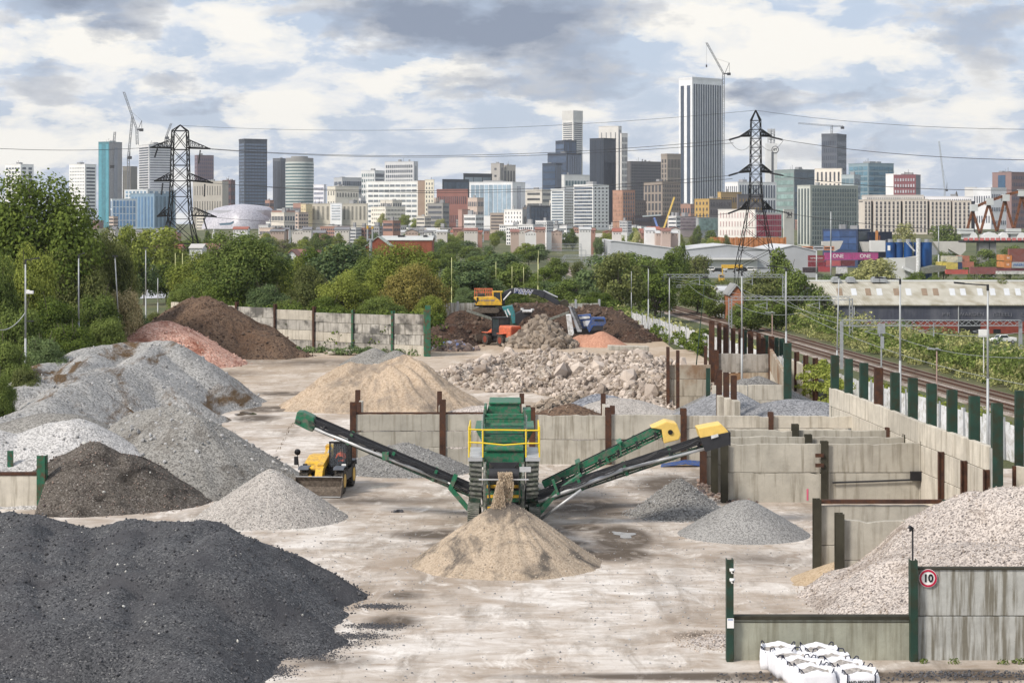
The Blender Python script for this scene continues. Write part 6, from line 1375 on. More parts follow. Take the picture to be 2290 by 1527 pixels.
pylon('dark lattice electricity pylon in front of the tallest tower, right of centre',557,1690,[(600,84),(560,70),(510,50),(468,36),(440,27),(390,24),(310,22),(270,21)],[(1655,305,1726,305,304,290,24),(1652,386,1727,386,384,368,26),(1655,468,1727,468,467,450,36)],247,-8)
for lab,pts in [('thin earth wire crossing the sky between both pylons',[(403,281,640,0),(1690,247,557,0)]),
    ('upper power line in the sky from the left pylon arm to the right pylon',[(470,333,640,0),(1631,313,557,0)]),('second upper power line just under the first one',[(470,334,646,0),(1640,320,560,0)]),
    ('middle power line crossing the towers',[(476,410,640,0),(1630,393,557,0)]),('second middle power line crossing the towers',[(520,413,646,0),(1638,400,560,0)]),('lowest power line crossing the low roofs',[(484,487,640,0),(1628,478,557,0)]),
    ('earth wire from the right pylon to the right edge',[(1690,247,557,1),(2400,290,400,1)]),('upper power line from the right pylon to the right edge',[(1750,313,557,1),(2400,359,400,1)]),('middle power line from the right pylon to the right edge',[(1752,394,557,1),(2400,424,400,1)]),('lowest power line from the right pylon to the right edge',[(1760,477,557,1),(2400,520,400,1)]),
    ('faint power line from the left pylon to the left edge',[(336,330,640,1),(-200,318,520,1)])]:
    A=Vector(P(*pts[0][:3])); B=Vector(P(*pts[1][:3])); sg=3.4 if pts[0][3]==0 else 1.5; r_=.05 if 'earth' in lab else .075
    m=MB(); m.tube([A.lerp(B,k/30)-Vector((0,0,1))*sg*4*(k/30)*(1-k/30) for k in range(31)],r_,5); tag(m.build('power_line',M['wire']),lab,'power line')
for A,B in [((1631,313),(1680,322)),((1700,322),(1752,314))]:
    m=MB(); a=Vector(P(*A,553)); b=Vector(P(*B,553)); m.tube([a.lerp(b,k/12)-Vector((0,0,1))*2.4*4*(k/12)*(1-k/12) for k in range(13)],.05,5); tag(m.build('jumper_cable',M['wire']),'slack cable looping under the top arm of the right pylon','cable',group='pylon jumper cables')
# ------------------------------------------------ cranes
def mast(m,a,b,w_,r): 
    a=Vector(a); b=Vector(b); L=(b-a).length; n=max(3,int(L/(w_*1.2))); lattice(m,a,b,w_,n,r)
def luffer(label,D,base,slew,jib,back,hook=None,mat='mgrey'):
    t_=thing('tower_crane',label,'tower crane',(wx(base[0],D),D,wz(base[1],D)))
    m=MB(); mast(m,P(*base,D),P(*slew,D),2.2,.22); m.build('mast',M[mat],t_)
    m=MB(); mast(m,P(*slew,D),P(*jib,D),1.8,.2); m.build('jib',M[mat],t_)
    m=MB(); m.bar(P(*slew,D),P(back[0],slew[1]+1,D),2.2,1.2); m.box(P(back[0]-1,slew[1]+1,D),(4,3,3)); m.build('counter_jib',M['dark'],t_)
    m=MB(); m.bar(P(slew[0]+3,slew[1],D),P(back[0],back[1],D),.5); m.bar(P(back[0],slew[1],D),P(back[0],back[1],D),.35); m.build('a_frame',M['dark'],t_)
    m=MB(); m.cyl(P(*back,D),P((jib[0]+slew[0])/2,(jib[1]+slew[1])/2,D),.10,4); 
    if hook: m.cyl(P(*jib,D),P(jib[0],hook,D),.08,4); m.box(P(jib[0],hook,D),(1.6,1,3))
    m.build('cable',M['wire'],t_); return t_
M['craneG']=plain('crane grey',(.16,.17,.19),.6)
luffer('crane leaning beside the very top of the tallest tower, jib raised to the left',2240,(1617,480),(1618,165),(1580,96),(1631,141),148,'dark')
luffer('crane on the concrete tower under construction, jib raised high to the left',2040,(307,324),(306,290),(277,206),(317,270),None,'craneG')
luffer('slim crane with a nearly upright jib standing left of the concrete tower',2020,(288,500),(287,352),(296,262),(291,340),None,'craneG')
luffer('slim blue grey crane with upright jib in front of the teal tower',1950,(250,500),(250,372),(257,295),(252,362),None,'craneG')
luffer('small crane jib showing above the concrete tower near the left pylon',2300,(370,330),(371,308),(383,276),(375,300),None,'craneG')
luffer('faint thin crane far away above the student block',3200,(2112,460),(2113,425),(2100,316),(2118,410),None,'lamp')
D=2340; t_=thing('tower_crane','flat topped crane on the dark tower with a long level jib to the left','tower crane',(wx(1860,D),D,wz(306,D)))
m=MB(); mast(m,P(1860,306,D),P(1860,281,D),2.0,.2); m.build('mast',M['craneG'],t_)
m=MB(); mast(m,P(1863,282,D),P(1785,276,D),1.5,.16); m.build('jib',M['craneG'],t_)
m=MB(); mast(m,P(1860,282,D),P(1886,283,D),1.5,.16); m.box(P(1884,286,D),(4,2,3)); m.build('counter_jib',M['dark'],t_)
D=1100.; t_=thing('mobile_crane','mobile crane with long yellow boom and blue leg before the brown gridded block','mobile crane',(wx(1478,D),D,0))
m=MB(); m.bar(P(1478,530,D),P(1508,441,D),.9); m.build('boom',M['paley'],t_); m=MB(); m.bar(P(1478,530,D),P(1463,487,D),1.1); m.box(P(1478,532,D),(2.5,2,4)); m.build('leg',plain('soft blue',(.18,.28,.6),.6),t_)
m=MB(); m.bar(P(1437,484,D),P(1478,481,D),1.2,.8); m.build('platform',cmat((170,186,190)),t_)
# ------------------------------------------------ grey warehouses
D=850.; z0=-9.
def gable_shed(label,pts,D,dep,wc,rc,name='warehouse',cat='warehouse'):
    t_=thing(name,label,cat,(wx(pts[0][0],D),D,z0)); a=[P(x,y,D) for x,y in pts]; m=MB(); m.pris([(a[0][0],z0-1)]+[(q[0],q[2]) for q in a]+[(a[-1][0],z0-1)],D,D+dep); m.build('wall',wc,t_)
    m=MB()
    for p,q in zip(a[:-1],a[1:]): m.add([(p[0],D-.4,p[2]+.1),(q[0],D-.4,q[2]+.1),(q[0],D+dep,q[2]+.1),(p[0],D+dep,p[2]+.1),(p[0],D-.4,p[2]+.5),(q[0],D-.4,q[2]+.5),(q[0],D+dep,q[2]+.5),(p[0],D+dep,p[2]+.5)],[(0,1,5,4),(1,2,6,5),(2,3,7,6),(3,0,4,7),(4,5,6,7),(0,3,2,1)])
    m.build('roof',rc,t_); return t_
wgr=cmat((176,182,190)); wrf=cmat((206,210,214))
t_=gable_shed('wide pale grey warehouse with a shallow gable left of the right pylon',[(1527,560),(1625,549),(1730,561)],D,70,wgr,wrf)
m=MB(); m.poly([(1592,581),(1694,581),(1694,604),(1592,604)],D-.4,.3); m.build('lower_panel',cmat((214,216,216)),t_); m=MB(); m.poly([(1534,581),(1582,581),(1582,604),(1534,604)],D-.4,.3); m.build('brick_panel',cmat((150,82,70)),t_); m=MB(); m.poly([(1534,577),(1694,577),(1694,581),(1534,581)],D-3,2.7); m.build('canopy',cmat((226,226,226)),t_)
gable_shed('second pale grey warehouse behind the bushy tree right of the pylon',[(1730,560),(1773,550),(1826,563)],D+4,70,wgr,wrf)
gable_shed('long white roofed wing left of the grey warehouse',[(1365,541),(1372,540),(1526,559)],D+2,80,cmat((190,196,204)),wrf)
# yellow crane beam and parked vehicles by warehouse
def van(label,px,py,D,c,L=4.4,h=1.6,rz=0):
    p=P(px,py,D); t_=thing('parked_car',label,'car',(p[0],D,p[2]),R(rz)); m=MB(); m.pris([(-L/2,.3),(-L/2,.8),(-L*.3,.95),(-L*.18,h),(L*.3,h),(L*.45,.95),(L/2,.8),(L/2,.3)],-.85,.85); m.build('body',c,t_,local=True,bevel=.08)
    m=MB(); m.pris([(-L*.24,.98),(-L*.16,h-.1),(L*.27,h-.1),(L*.38,.98)],-.87,.87); m.build('window',M['glassc'],t_,local=True)
    for x in(-L*.32,L*.32):
        m=MB(); m.cyl((x,-.9,.32),(x,.9,.32),.32,12); m.build('wheel',M['tyre'],t_,local=True)
for i,(px,py,c,nm) in enumerate([(1588,607,M['white'],'white'),(1604,609,M['dark'],'black'),(1632,609,M['steel'],'silver'),(1658,607,M['dark'],'dark'),(1676,607,M['white'],'white'),(1563,608,M['dark'],'black')]):
    van('%s car parked near the yellow beam by the grey warehouse, number %s from the left'%(nm,['two','three','four','five','six','one'][i]),px,py,700,c)
D=690; t_=thing('yellow_gantry','yellow beam on legs in front of the grey warehouse','gantry',(wx(1637,D),D,-9)); part2('beam',M['myel'],lambda m:m.bb(wx(1614,D),wx(1661,D),D,D+1.5,wz(600,D),wz(592,D))); part2('leg',M['myel'],lambda m:(m.bb(wx(1615,D),wx(1617,D),D,D+1,-9.5,wz(598,D))))
D=640; p=P(1614,622,D); t_=thing('yellow_truck','small yellow truck between the portals and the warehouse','truck',(p[0],D,-9.)); part2('cab',M['myel'],lambda m:m.bb(p[0]-.9,p[0]+.9,D,D+2,p[2]-1.2,p[2]+1.2)); part2('window',M['glassc'],lambda m:m.bb(p[0]-.7,p[0]+.7,D-.06,D-.01,p[2]+.1,p[2]+.9)); part2('chassis',M['dark'],lambda m:m.bb(p[0]-.8,p[0]+.8,D+.1,D+5,-9,p[2]-1.21))
# rust hoarding and white viaduct
m=MB(); D=1050.
for k in range(30): x=1588+k*5.7; m.bb(wx(x,D),wx(x+5.3,D),D+(k%2)*.4,D+.8,-8,wz(531+rnd.uniform(-1,1),D))
tag(m.build('sheet_hoarding',plain('rust sheet',lin((196,130,80),.8),.8,0,.35,.3)),'long orange rust sheet hoarding below the broad white block','hoarding')
t_=thing('railway_viaduct','long white viaduct with small arches in front of the orange brick block','viaduct',(wx(1400,1200),1200,0)); D=1200.
part2('deck',cmat((232,228,220)),lambda m:(m.bb(wx(1150,D),wx(1478,D),D,D+8,wz(530,D),wz(522,D)),m.bb(wx(1180,D),wx(1215,D),D-1,D+8,wz(538,D),wz(519,D)) ))
part2('arches',cmat((190,186,180)),lambda m:[m.bb(wx(1340+k*9,D),wx(1344+k*9,D),D+.2,D+7,-2,wz(530,D)) for k in range(15)])
# brick building with white roof, gable and roof mast; white house; row of roofs
def house(label,px0,px1,ye,yr,D,wc,rc,dep=9,name='house',z=0,front='eave',cat='house'):
    x0,x1=wx(px0,D),wx(px1,D); t_=thing(name,label,cat,((x0+x1)/2,D,z)); ze,zr=wz(ye,D),wz(yr,D)
    m=MB()
    if front=='gable': m.pris([(x0,z-1),(x0,ze),((x0+x1)/2,zr),(x1,ze),(x1,z-1)],D,D+dep)
    else: m.prisx([(D,z-1),(D,ze),(D+dep/2,zr),(D+dep,ze),(D+dep,z-1)],x0,x1)
    m.build('wall',wc,t_); m=MB()
    if front=='gable':
        xm=(x0+x1)/2
        for a,b in((x0-.3,xm),(x1+.3,xm)): 
            za=ze-.1; m.add([(a,D-.3,za+.12),(b,D-.3,zr+.12),(b,D+dep+.3,zr+.12),(a,D+dep+.3,za+.12),(a,D-.3,za+.3),(b,D-.3,zr+.32),(b,D+dep+.3,zr+.32),(a,D+dep+.3,za+.3)],[(0,1,5,4),(1,2,6,5),(2,3,7,6),(3,0,4,7),(4,5,6,7),(0,3,2,1)])
    else:
        for ya,yb_ in((D-.3,D+dep/2),(D+dep+.3,D+dep/2)): m.add([(x0-.3,ya,ze+.02),(x1+.3,ya,ze+.02),(x1+.3,yb_,zr+.12),(x0-.3,yb_,zr+.12),(x0-.3,ya,ze+.22),(x1+.3,ya,ze+.22),(x1+.3,yb_,zr+.32),(x0-.3,yb_,zr+.32)],[(0,1,5,4),(1,2,6,5),(2,3,7,6),(3,0,4,7),(4,5,6,7),(0,3,2,1)])
    m.build('roof',rc,t_); return t_
brk=plain('red brick',lin((150,84,64),.8),.9,0,.25,.8); rtl=plain('brown tiles',lin((150,110,100),.8),.9,0,.2,1)
t_=house('brick works with a low pitched white roof behind the bright green trees',852,966,538,530,600,brk,cmat((206,210,206)),16,'brick_building',cat='brick building'); part2('roof_vent',M['dark'],lambda m:(m.bb(wx(890,606),wx(905,606),605,607,wz(531,606),wz(526,606)),m.bb(wx(947,606),wx(956,606),605,607,wz(531,606),wz(526,606))))
t_=house('small brick gable building with a phone mast left of the brick works',818,872,552,531,560,brk,cmat((190,196,180)),14,'brick_building',front='gable',cat='brick building')
D=555.; t_=thing('phone_mast','grey phone mast with yellow top standing against the brick gable','mast',(wx(828,D),D,0)); part2('pole',M['steel'],lambda m:(m.cyl((wx(829,D),D,-1),(wx(829,D),D,wz(535,D)),.45,8),m.cyl((wx(822,D),D,wz(540,D)),(wx(822,D),D,wz(511,D)),.25,8),m.cyl((wx(833,D),D,wz(540,D)),(wx(833,D),D,wz(511,D)),.25,8),m.bb(wx(820,D),wx(835,D),D-.5,D+.5,wz(537,D),wz(534,D)))); part2('yellow_top',M['myel'],lambda m:(m.cyl((wx(822,D),D,wz(512,D)),(wx(822,D),D,wz(505,D)),.3,8),m.cyl((wx(833,D),D,wz(512,D)),(wx(833,D),D,wz(507,D)),.3,8)))
t_=house('white rendered house with a brown roof behind the front trees',636,668,578,561,420,M['whiteD'],rtl,10,front='gable')
t_=house('long brown roof attached behind the white rendered house',650,680,572,561,428,M['whiteD'],rtl,8)
hr=random.Random(3)
for i,(a,b,ye,yr,D) in enumerate([(340,372,556,549,560),(372,402,557,549,565),(424,452,556,548,560),(452,486,557,547,570),]):
    house('%s %s'%(['brown roofed house','red brown roofed brick house','pale roofed house'][i%3],['just left of the left pylon foot','at the left pylon foot, hidden by its legs','just right of the left pylon foot','beside the pale church spire','left below the silver building','below the right end of the silver building','below the golden stone corner','below the pleated market front','below the pink brick block','left of the white viaduct','under the silver building left end','below the blue wrapped building'][i]),a,b,ye,yr,D,cmat((186,150,132)) if i%2 else M['whiteD'],[rtl,plain('red tiles %d'%i,lin((160,96,84),.8),.9),cmat((200,196,190))][i%3])
# ------------------------------------------------ dark steel shed beyond the railway
D=420.; z0=-10.; x0,x1=wx(1846,D),wx(1846,D)+98; ze=wz(683,D); zr=wz(632,442); t_=thing('steel_shed','long dark corrugated shed with a weathered pale roof beyond the railway','industrial shed',(x0,D,z0))
part2('wall',corr('dark cladding',lin((74,78,94),.8),.5,lin((110,112,122),.8)),lambda m:m.prisx([(D,z0+2.6),(D,ze),(442,zr-.2),(464,ze),(464,z0-1),(D+.5,z0-1),(D+.5,z0+2.6)],x0,x1))
part2('brick_base',plain('shed brick',lin((140,66,52),.8),.9,0,.3,.6),lambda m:m.bb(x0+.1,x1,D-.15,D+.45,z0-1,z0+2.58))
def f(m):
    for ya,yb_ in((D-.6,442),(464.6,442)): m.add([(x0-.6,ya,ze),(x1,ya,ze),(x1,yb_,zr),(x0-.6,yb_,zr),(x0-.6,ya,ze+.25),(x1,ya,ze+.25),(x1,yb_,zr+.25),(x0-.6,yb_,zr+.25)],[(0,1,5,4),(1,2,6,5),(2,3,7,6),(3,0,4,7),(4,5,6,7),(0,3,2,1)])
rf=part2('roof',corr('lichened roof sheets',lin((206,202,188),.8),.9,lin((150,140,112),.75),0,.85,.8),f)
def roofpt(px,fr): # point on the front slope at fraction fr from eave to ridge
    y=D+(442-D)*fr; return (wx(px,y),y,ze+(zr-ze)*fr+.25)
for px,drk in[(1876,1),(1940,1),(2003,1),(2066,1),(2091,1),(1908,0),(1965,0),(2030,0),(2128,0),(2152,0),(2190,0),(2218,0),(2250,0),(2275,0)]:
    m=MB(); a=roofpt(px-6,.66); b=roofpt(px+6,.66); c_=roofpt(px+9,.36); d_=roofpt(px-3,.36); h_=Vector((0,0,.06)); m.add([Vector(q)+h_ for q in(a,b,c_,d_)]+[Vector(q)+h_*2.5 for q in(a,b,c_,d_)],[(0,1,2,3),(7,6,5,4),(0,4,5,1),(1,5,6,2),(2,6,7,3),(3,7,4,0)]); m.build('skylight',M['timber'] if drk else cmat((214,218,220)),rf)
for px in(1866,1899,1955,1970):
    m=MB(); y=442; m.box((wx(px,y),y-1.5,zr+.6),(1.9,2.2,1.0)); m.box((wx(px,y),y-1.5,zr+1.2),(1.3,2.4,.3)); m.build('roof_vent',M['steel'],rf,bevel=.1)
m=MB(); m.cyl((x0-.6,442,zr+.3),(x1,442,zr+.3),.3,8); m.build('ridge_cap',cmat((200,204,200)),rf)
for px in(1910,2143):
    m=MB(); m.cyl((wx(px,D),D-.25,z0),(wx(px,D),D-.25,ze),.12,6); m.build('downpipe',M['lamp'],t_)
m=MB(); m.bb(wx(2142,D),wx(2192,D),D-.22,D-.02,z0,wz(715,D)); m.build('doorway',M['black'],t_)
m=MB(); m.bb(wx(2221,D),wx(2237,D),D-.25,D-.16,z0,wz(736,D)); m.build('small_doorway',M['black'],t_)
for s_,px in(('P R',2116),('WARDEN',2172),('(STEEL)',2242),('LTD',2296)):
    text('lettering',s_,1.15,.06,cmat((112,116,132)),t_,(wx(px,D)-x0,-.12,wz(703,D)-z0),sx=1.15,bold=.0)
# low white panelled wall in front of it
m=MB(); D2=360.
for k in range(8): m.bb(wx(1906+k*8,D2),wx(1913.2+k*8,D2),D2,D2+.2,-10,wz(727+k*1.8,D2))
tag(m.build('panel_wall',M['whiteD']),'low white panelled wall in the scrub left of the nearest portal mast','wall')
# brick gable house by the line
house('small brick gable end with a white roof edge beside the railway trees',1634,1662,662,640,330,plain('orange brick',lin((176,116,84),.8),.9),cmat((150,150,150)),10,'brick_building',z=-3,front='gable',cat='brick building')
house('small white roofed hut left of the brick gable',1612,1640,652,645,345,M['whiteD'],cmat((200,204,208)),8,'hut',z=-3,cat='hut')
# ------------------------------------------------ containers
def container(label,px0,px1,py0,py1,D,c,txt=None,tc=None,side=0,tcol=None):
    x0,x1=wx(px0,D),wx(px1,D); z1,z0_=wz(py0,D),wz(py1,D); t_=thing('shipping_container',label,'container',((x0+x1)/2,D,z0_)); g_=sum(c)/3; mt=plain('container %d %d %d'%c,lin([v*.8+g_*.2 for v in c],.85),.6,0,.2,.5,dirt=lin([v*.5+60 for v in c],.8))
    dp=2.45 if (x1-x0)>4 else 11.
    m=MB(); m.bb(x0+.1,x1-.1,D+.08,D+dp,z0_+.1,z1-.08); n=max(3,int((x1-x0)/.45))
    for k in range(n): xx=x0+.15+(x1-x0-.3)*k/n; m.bb(xx,xx+(x1-x0-.3)/n*.5,D+.03,D+.09,z0_+.12,z1-.1)
    m.build('corrugated_wall',mt,t_)
    m=MB()
    for xx in(x0,x1-.12): m.bb(xx,xx+.12,D,D+.12,z0_,z1)
    m.bb(x0+.12,x1-.12,D,D+.12,z1-.12,z1); m.bb(x0+.12,x1-.12,D,D+.12,z0_,z0_+.12); m.build('edge_frame',mt,t_)
    if txt: text('lettering',txt,tc or 1.5,.03,tcol or M['white'],t_,(side,-.05,(z1-z0_)/2),bold=.0)
D=840.
container('magenta container lettered ONE, left one of the upper pair',1844,1905,565,581,D,(196,60,140),'ONE',2.3); container('magenta container lettered ONE, right one of the upper pair',1906,1964,565,581,D,(196,60,140),'ONE',2.3)
container('dark red container with white lettering at the left of the magenta pair',1808,1844,571,584,D,(160,36,52),'HAMBURG SUD',.8)
container('dark red container in the second layer left',1808,1846,585,597,D,(150,34,48)); container('pinkish red container under the left magenta one',1847,1880,582,595,D,(210,90,96)); container('dark maroon container under the right magenta one',1881,1912,582,595,D,(120,40,46))
container('red container in the bottom row far left',1796,1830,598,610,D,(60,44,50)); container('bright red container in the bottom row',1831,1860,596,608,D-4,(200,60,70)); container('white container in the bottom row',1871,1895,597,612,D-8,(226,226,226))
D=660.
container('rust brown container on top of the stack at the right edge',2257,2300,556,571,D,(150,80,70)); container('orange container in the stack, upper one',2246,2263,570,584,D,(236,140,60),'H',1.2); container('rust brown container right of the upper orange one',2264,2300,571,586,D,(150,84,76))
container('orange container in the stack, lower one',2246,2262,585,599,D,(236,140,60),'H',1.2); container('pale grey container lettered MAERSK',2263,2300,586,599,D,(190,198,206),'MAERSK',1.25,0,M['lbluetxt'])
container('long rust red container in the row below the stack, left',2170,2228,597,613,D-20,(156,84,82)); container('long rust red container in the row below the stack, middle',2229,2262,599,606,D-15,(140,70,74)); container('dark maroon container at the right edge under the stack',2262,2300,600,606,D-22,(110,44,56)); container('white container low at the right edge',2230,2300,606,613,D-30,(222,220,216))
container('cream container on top of the yellow ones',2118,2142,573,586,D+40,(226,220,190)); container('pale grey green container beside the cream one',2142,2152,573,586,D+40,(180,190,176)); container('salmon container beside the cream ones',2152,2168,572,590,D+42,(206,120,90)); container('yellow container with a door',2106,2118,586,600,D+30,(236,214,80)); container('yellow container next to the blue one',2118,2142,587,602,D+28,(226,204,84)); container('navy container below the pale ones',2142,2152,587,602,D+28,(40,60,110)); container('salmon container in the second layer',2152,2178,585,598,D+34,(200,116,92)); container('red container low beneath the yellow ones',2116,2165,603,613,D+20,(220,90,80))
# ------------------------------------------------ blue silos
D=700.; t_=thing('silo_plant','silo plant with five blue silos and white catwalk on top','silo plant',(wx(2030,D),D,-9)); sb=plain('silo blue',lin((16,76,140),.8),.5,0,.08,.3)
for i,(px,yt,yb_) in enumerate([(1991,542,577),(2011,542,577),(2031,542,577),(2054,542,603),(2073,542,603)]):
    r_=9.8*D/F if i<4 else 11*D/F; part2('silo',sb,lambda m:(m.cyl((wx(px,D),D+i%2,-9 if i>2 else wz(yb_,D)),(wx(px,D),D+i%2,wz(yt,D)),r_,24)),smooth=False); part2('filter',M['steel'],lambda m:(m.cyl((wx(px,D),D,wz(yt,D)),(wx(px,D),D,wz(yt-7,D)),.9,10)))
part2('catwalk',M['steel'],lambda m:([m.bar(P(1980,y,D-1.7),P(2085,y,D-1.7),.08) for y in(537,540)]+[m.bar(P(1980+k*7,541,D-1.7),P(1980+k*7,536,D-1.7),.08) for k in range(16)]))
part2('mixing_house',cmat((214,216,212)),lambda m:(m.pris([(wx(1970,D),-9),(wx(1970,D),wz(577,D)),(wx(2018,D),wz(576,D)),(wx(2045,D),wz(572,D)),(wx(2045,D),-9)],D-3.5,D-2.3)))
part2('mixing_house_side',cmat((180,182,180)),lambda m:m.bb(wx(2020,D),wx(2045,D),D-3.8,D-3.6,-9,wz(575,D)))
part2('tower_pipe',M['whiteD'],lambda m:(m.cyl((wx(2047,D),D-5,-9),(wx(2047,D),D-5,wz(533,D)),.8,10),m.bar(P(2018,598,D-5),P(2050,612,D-5),1.4,1.),m.bar(P(2026,541,D-4),P(2045,562,D-4),.3),m.bar(P(2030,541,D-4),P(2047,562,D-4),.15)))
part2('sign_board',M['white'],lambda m:m.bb(wx(1982,D),wx(1988,D),D-2.5,D-2.4,wz(560,D),wz(549,D)))
m=MB(); m.poly([(2065,600),(2092,594),(2116,594),(2116,606),(2065,613)],690,8); tag(m.build('chute_housing',M['mgrey']),'grey sloping housing at the foot of the blue silos','chute')
# pale concrete piers of the bridge and the truss itself
def solid(name,label,cat,pts,D,t__,mat):
    m=MB(); m.poly(pts,D,t__); return tag(m.build(name,mat),label,cat)
cp=cmat((200,196,188))
solid('bridge_pier','pale slanted concrete pier left of the blue silos','pier',[(1926,541),(1946,541),(1942,563),(1933,563)],900,5,cp); solid('bridge_pier','wide pale concrete pier in front of the blue works','pier',[(1840,540),(1886,539),(1878,556),(1865,563),(1862,556),(1840,549)],905,5,cp)
solid('bridge_pier','big slanted concrete pier right of the silos','pier',[(2086,540),(2160,540),(2160,560),(2148,572),(2120,556),(2125,580),(2116,580)],880,6,cp); solid('white_cabin','white industrial cabin between pier and silos','cabin',[(1948,538),(1980,538),(1980,563),(1948,563)],890,5,cmat((222,222,220)))
solid('concrete_wall','grey wall with blue bands behind the slanted pier','wall',[(2085,548),(2130,548),(2130,570),(2085,570)],900,4,cmat((150,156,166)))
t_=thing('truss_bridge','rust coloured steel truss bridge section wrapped in white sheeting at the right edge','bridge',(wx(2220,820),820,-8)); D=820.; ru=plain('weathering steel',lin((138,90,62),.8),.85,0,.3,.5,.2,dirt=lin((80,54,44),.7)); wb=cmat((206,212,212))
for dy in(0,9):
  def f(m):
        for a,b in [((2162,516),(2174,474)),((2176,474),(2191,522)),((2192,522),(2210,458)),((2212,458),(2229,518)),((2230,518),(2246,450)),((2248,450),(2266,512)),((2268,512),(2284,441)),((2286,441),(2304,512))]: m.bar(P(*a,D+dy),P(*b,D+dy),.95,.9)
  part2('diagonals',ru,f)
  part2('top_chord',ru,lambda m:[m.bar(P(*a,D+dy),P(*b,D+dy),1.3,1.1) for a,b in [((2186,461),(2208,451)),((2214,449),(2246,438)),((2250,436),(2282,428)),((2286,427),(2310,420))]])
part2('node_box',wb,lambda m:[m.bb(wx(x-7,D),wx(x+8,D),D-1.6,D+1.4,wz(y+7,D),wz(y-8,D)) for x,y in((2177,465),(2212,452),(2248,443),(2283,432))])
part2('bearing_box',wb,lambda m:[m.bb(wx(x-15,D),wx(x+15,D),D-2,D+4,wz(523,D),wz(511,D)) for x in(2160,2266)]+[m.bb(wx(x-7,D),wx(x+7,D),D-1,D+3,wz(535,D),wz(523,D)) for x in(2160,2266)])
part2('deck',M['dark'],lambda m:m.bb(wx(2158,D),wx(2310,D),D-1,D+12,wz(543,D),wz(538,D)))
part2('guard_fence',plain('pink red netting',lin((210,120,120),.8)),lambda m:[m.bb(wx(2152+k*12,D),wx(2161+k*12,D),D-2.6,D-2.5,wz(538,D),wz(532,D)) for k in range(13)])
def f(m):
    for i,(a,b) in enumerate([(2170,2186),(2196,2234),(2236,2255),(2276,2296)]):
        n=8; pts=[(a,537)]+[(a+(b-a)*k/n,519+3*(k%2)*.4+5*abs(k/n-.5)**2*6) for k in range(n+1)]+[(b,537)]; m.poly(pts,D-2.3,5)
part2('white_sheeting',cmat((236,238,240)),f)
part2('concrete_pier',cmat((150,150,150)),lambda m:(m.bb(wx(2190,D),wx(2212,D),D,D+5,-9,wz(543,D)),m.bb(wx(2214,D),wx(2228,D),D,D+5,-9,wz(543,D))))
# tall mast lamps in the far right yards
for px,yt,yb_,D,lab in[(1858,473,602,760,'very tall lamp mast between the magenta containers and the finned block'),(2099,506,580,740,'very tall lamp mast between silos and bridge'),(1826,560,640,600,'thin lamp mast near the bushy tree')]:
    lamp(px,yt,D,lab,z0=-9,r=.3)
# orange train passing behind the pier
t_=thing('train','short orange and white train passing behind the magenta containers','train',(wx(1830,880),880,0))
for k in range(3):
    part2('carriage',cmat((226,130,80)) if k%2==0 else cmat((190,190,196)),lambda m:m.bb(wx(1795+k*24,880),wx(1818+k*24,880),880,883,wz(560,880),wz(551,880))); 
    part2('window_row',M['dark'],lambda m:m.bb(wx(1797+k*24,880),wx(1816+k*24,880),879.9,879.96,wz(556,880),wz(553.5,880)))
# go kart track at the left with tyres
m=MB(); g=[G(312,668),(G(380,666)),G(385,650),G(330,648)]; m.add([(q[0],q[1],.03) for q in g],[(0,1,2,3)]); tag(m.build('pale_track',cmat((190,192,200))),kind='structure')
m=MB(); g=[G(990,668),(G(1110,668)),G(1110,655),G(990,655)]; m.add([(q[0],q[1],.04) for q in g],[(0,1,2,3)]); tag(m.build('dry_grass',plain('dry grass',lin((200,176,130),.7),.95,0,.25,.5)),kind='structure')
t_=thing('tyre_stack','dark stack of tyres at the far side of the pale track','tyres',G(328,648)); part2('tyres',M['tyre'],lambda m:[m.cyl((G(324+k*3,648)[0],G(326,648)[1],.0+.0),(G(324+k*3,648)[0],G(326,648)[1],1.1-.2*(k%2)),.4,10) for k in range(5)])

hcols=[((214,206,196),'cream'),((182,122,100),'brick'),((226,226,224),'white'),((196,164,146),'pinkish')]; hroof=[(rtl,'brown'),(plain('red roof tiles',lin((168,104,88),.8),.9),'red'),(cmat((206,208,208)),'pale'),(cmat((130,130,136)),'grey')]
for i in range(64):
    x=hr.uniform(240,1450) if i<50 else hr.uniform(1440,1500); D=hr.uniform(860,1180); w_=hr.uniform(12,34); ye=hr.uniform(513,523); c_,nm=hcols[hr.randrange(4)]; r_,rn=hroof[hr.randrange(4)]
    t_=house('small %s walled building with a %s roof among the low town roofs'%(nm,rn),x,x+w_,ye,ye-hr.uniform(2.5,6),D,cmat(c_),r_,9,front='gable' if hr.random()<.3 else 'eave')
    t_['group']='small %s buildings with %s roofs'%(nm,rn)
    n=max(1,int(w_/6))
    for k in range(n): part2('window',M['dark'],lambda m:m.bb(wx(x+w_*(k+.3)/n,D),wx(x+w_*(k+.6)/n,D),D-.12,D-.02,wz(ye+5,D),wz(ye+3,D)))
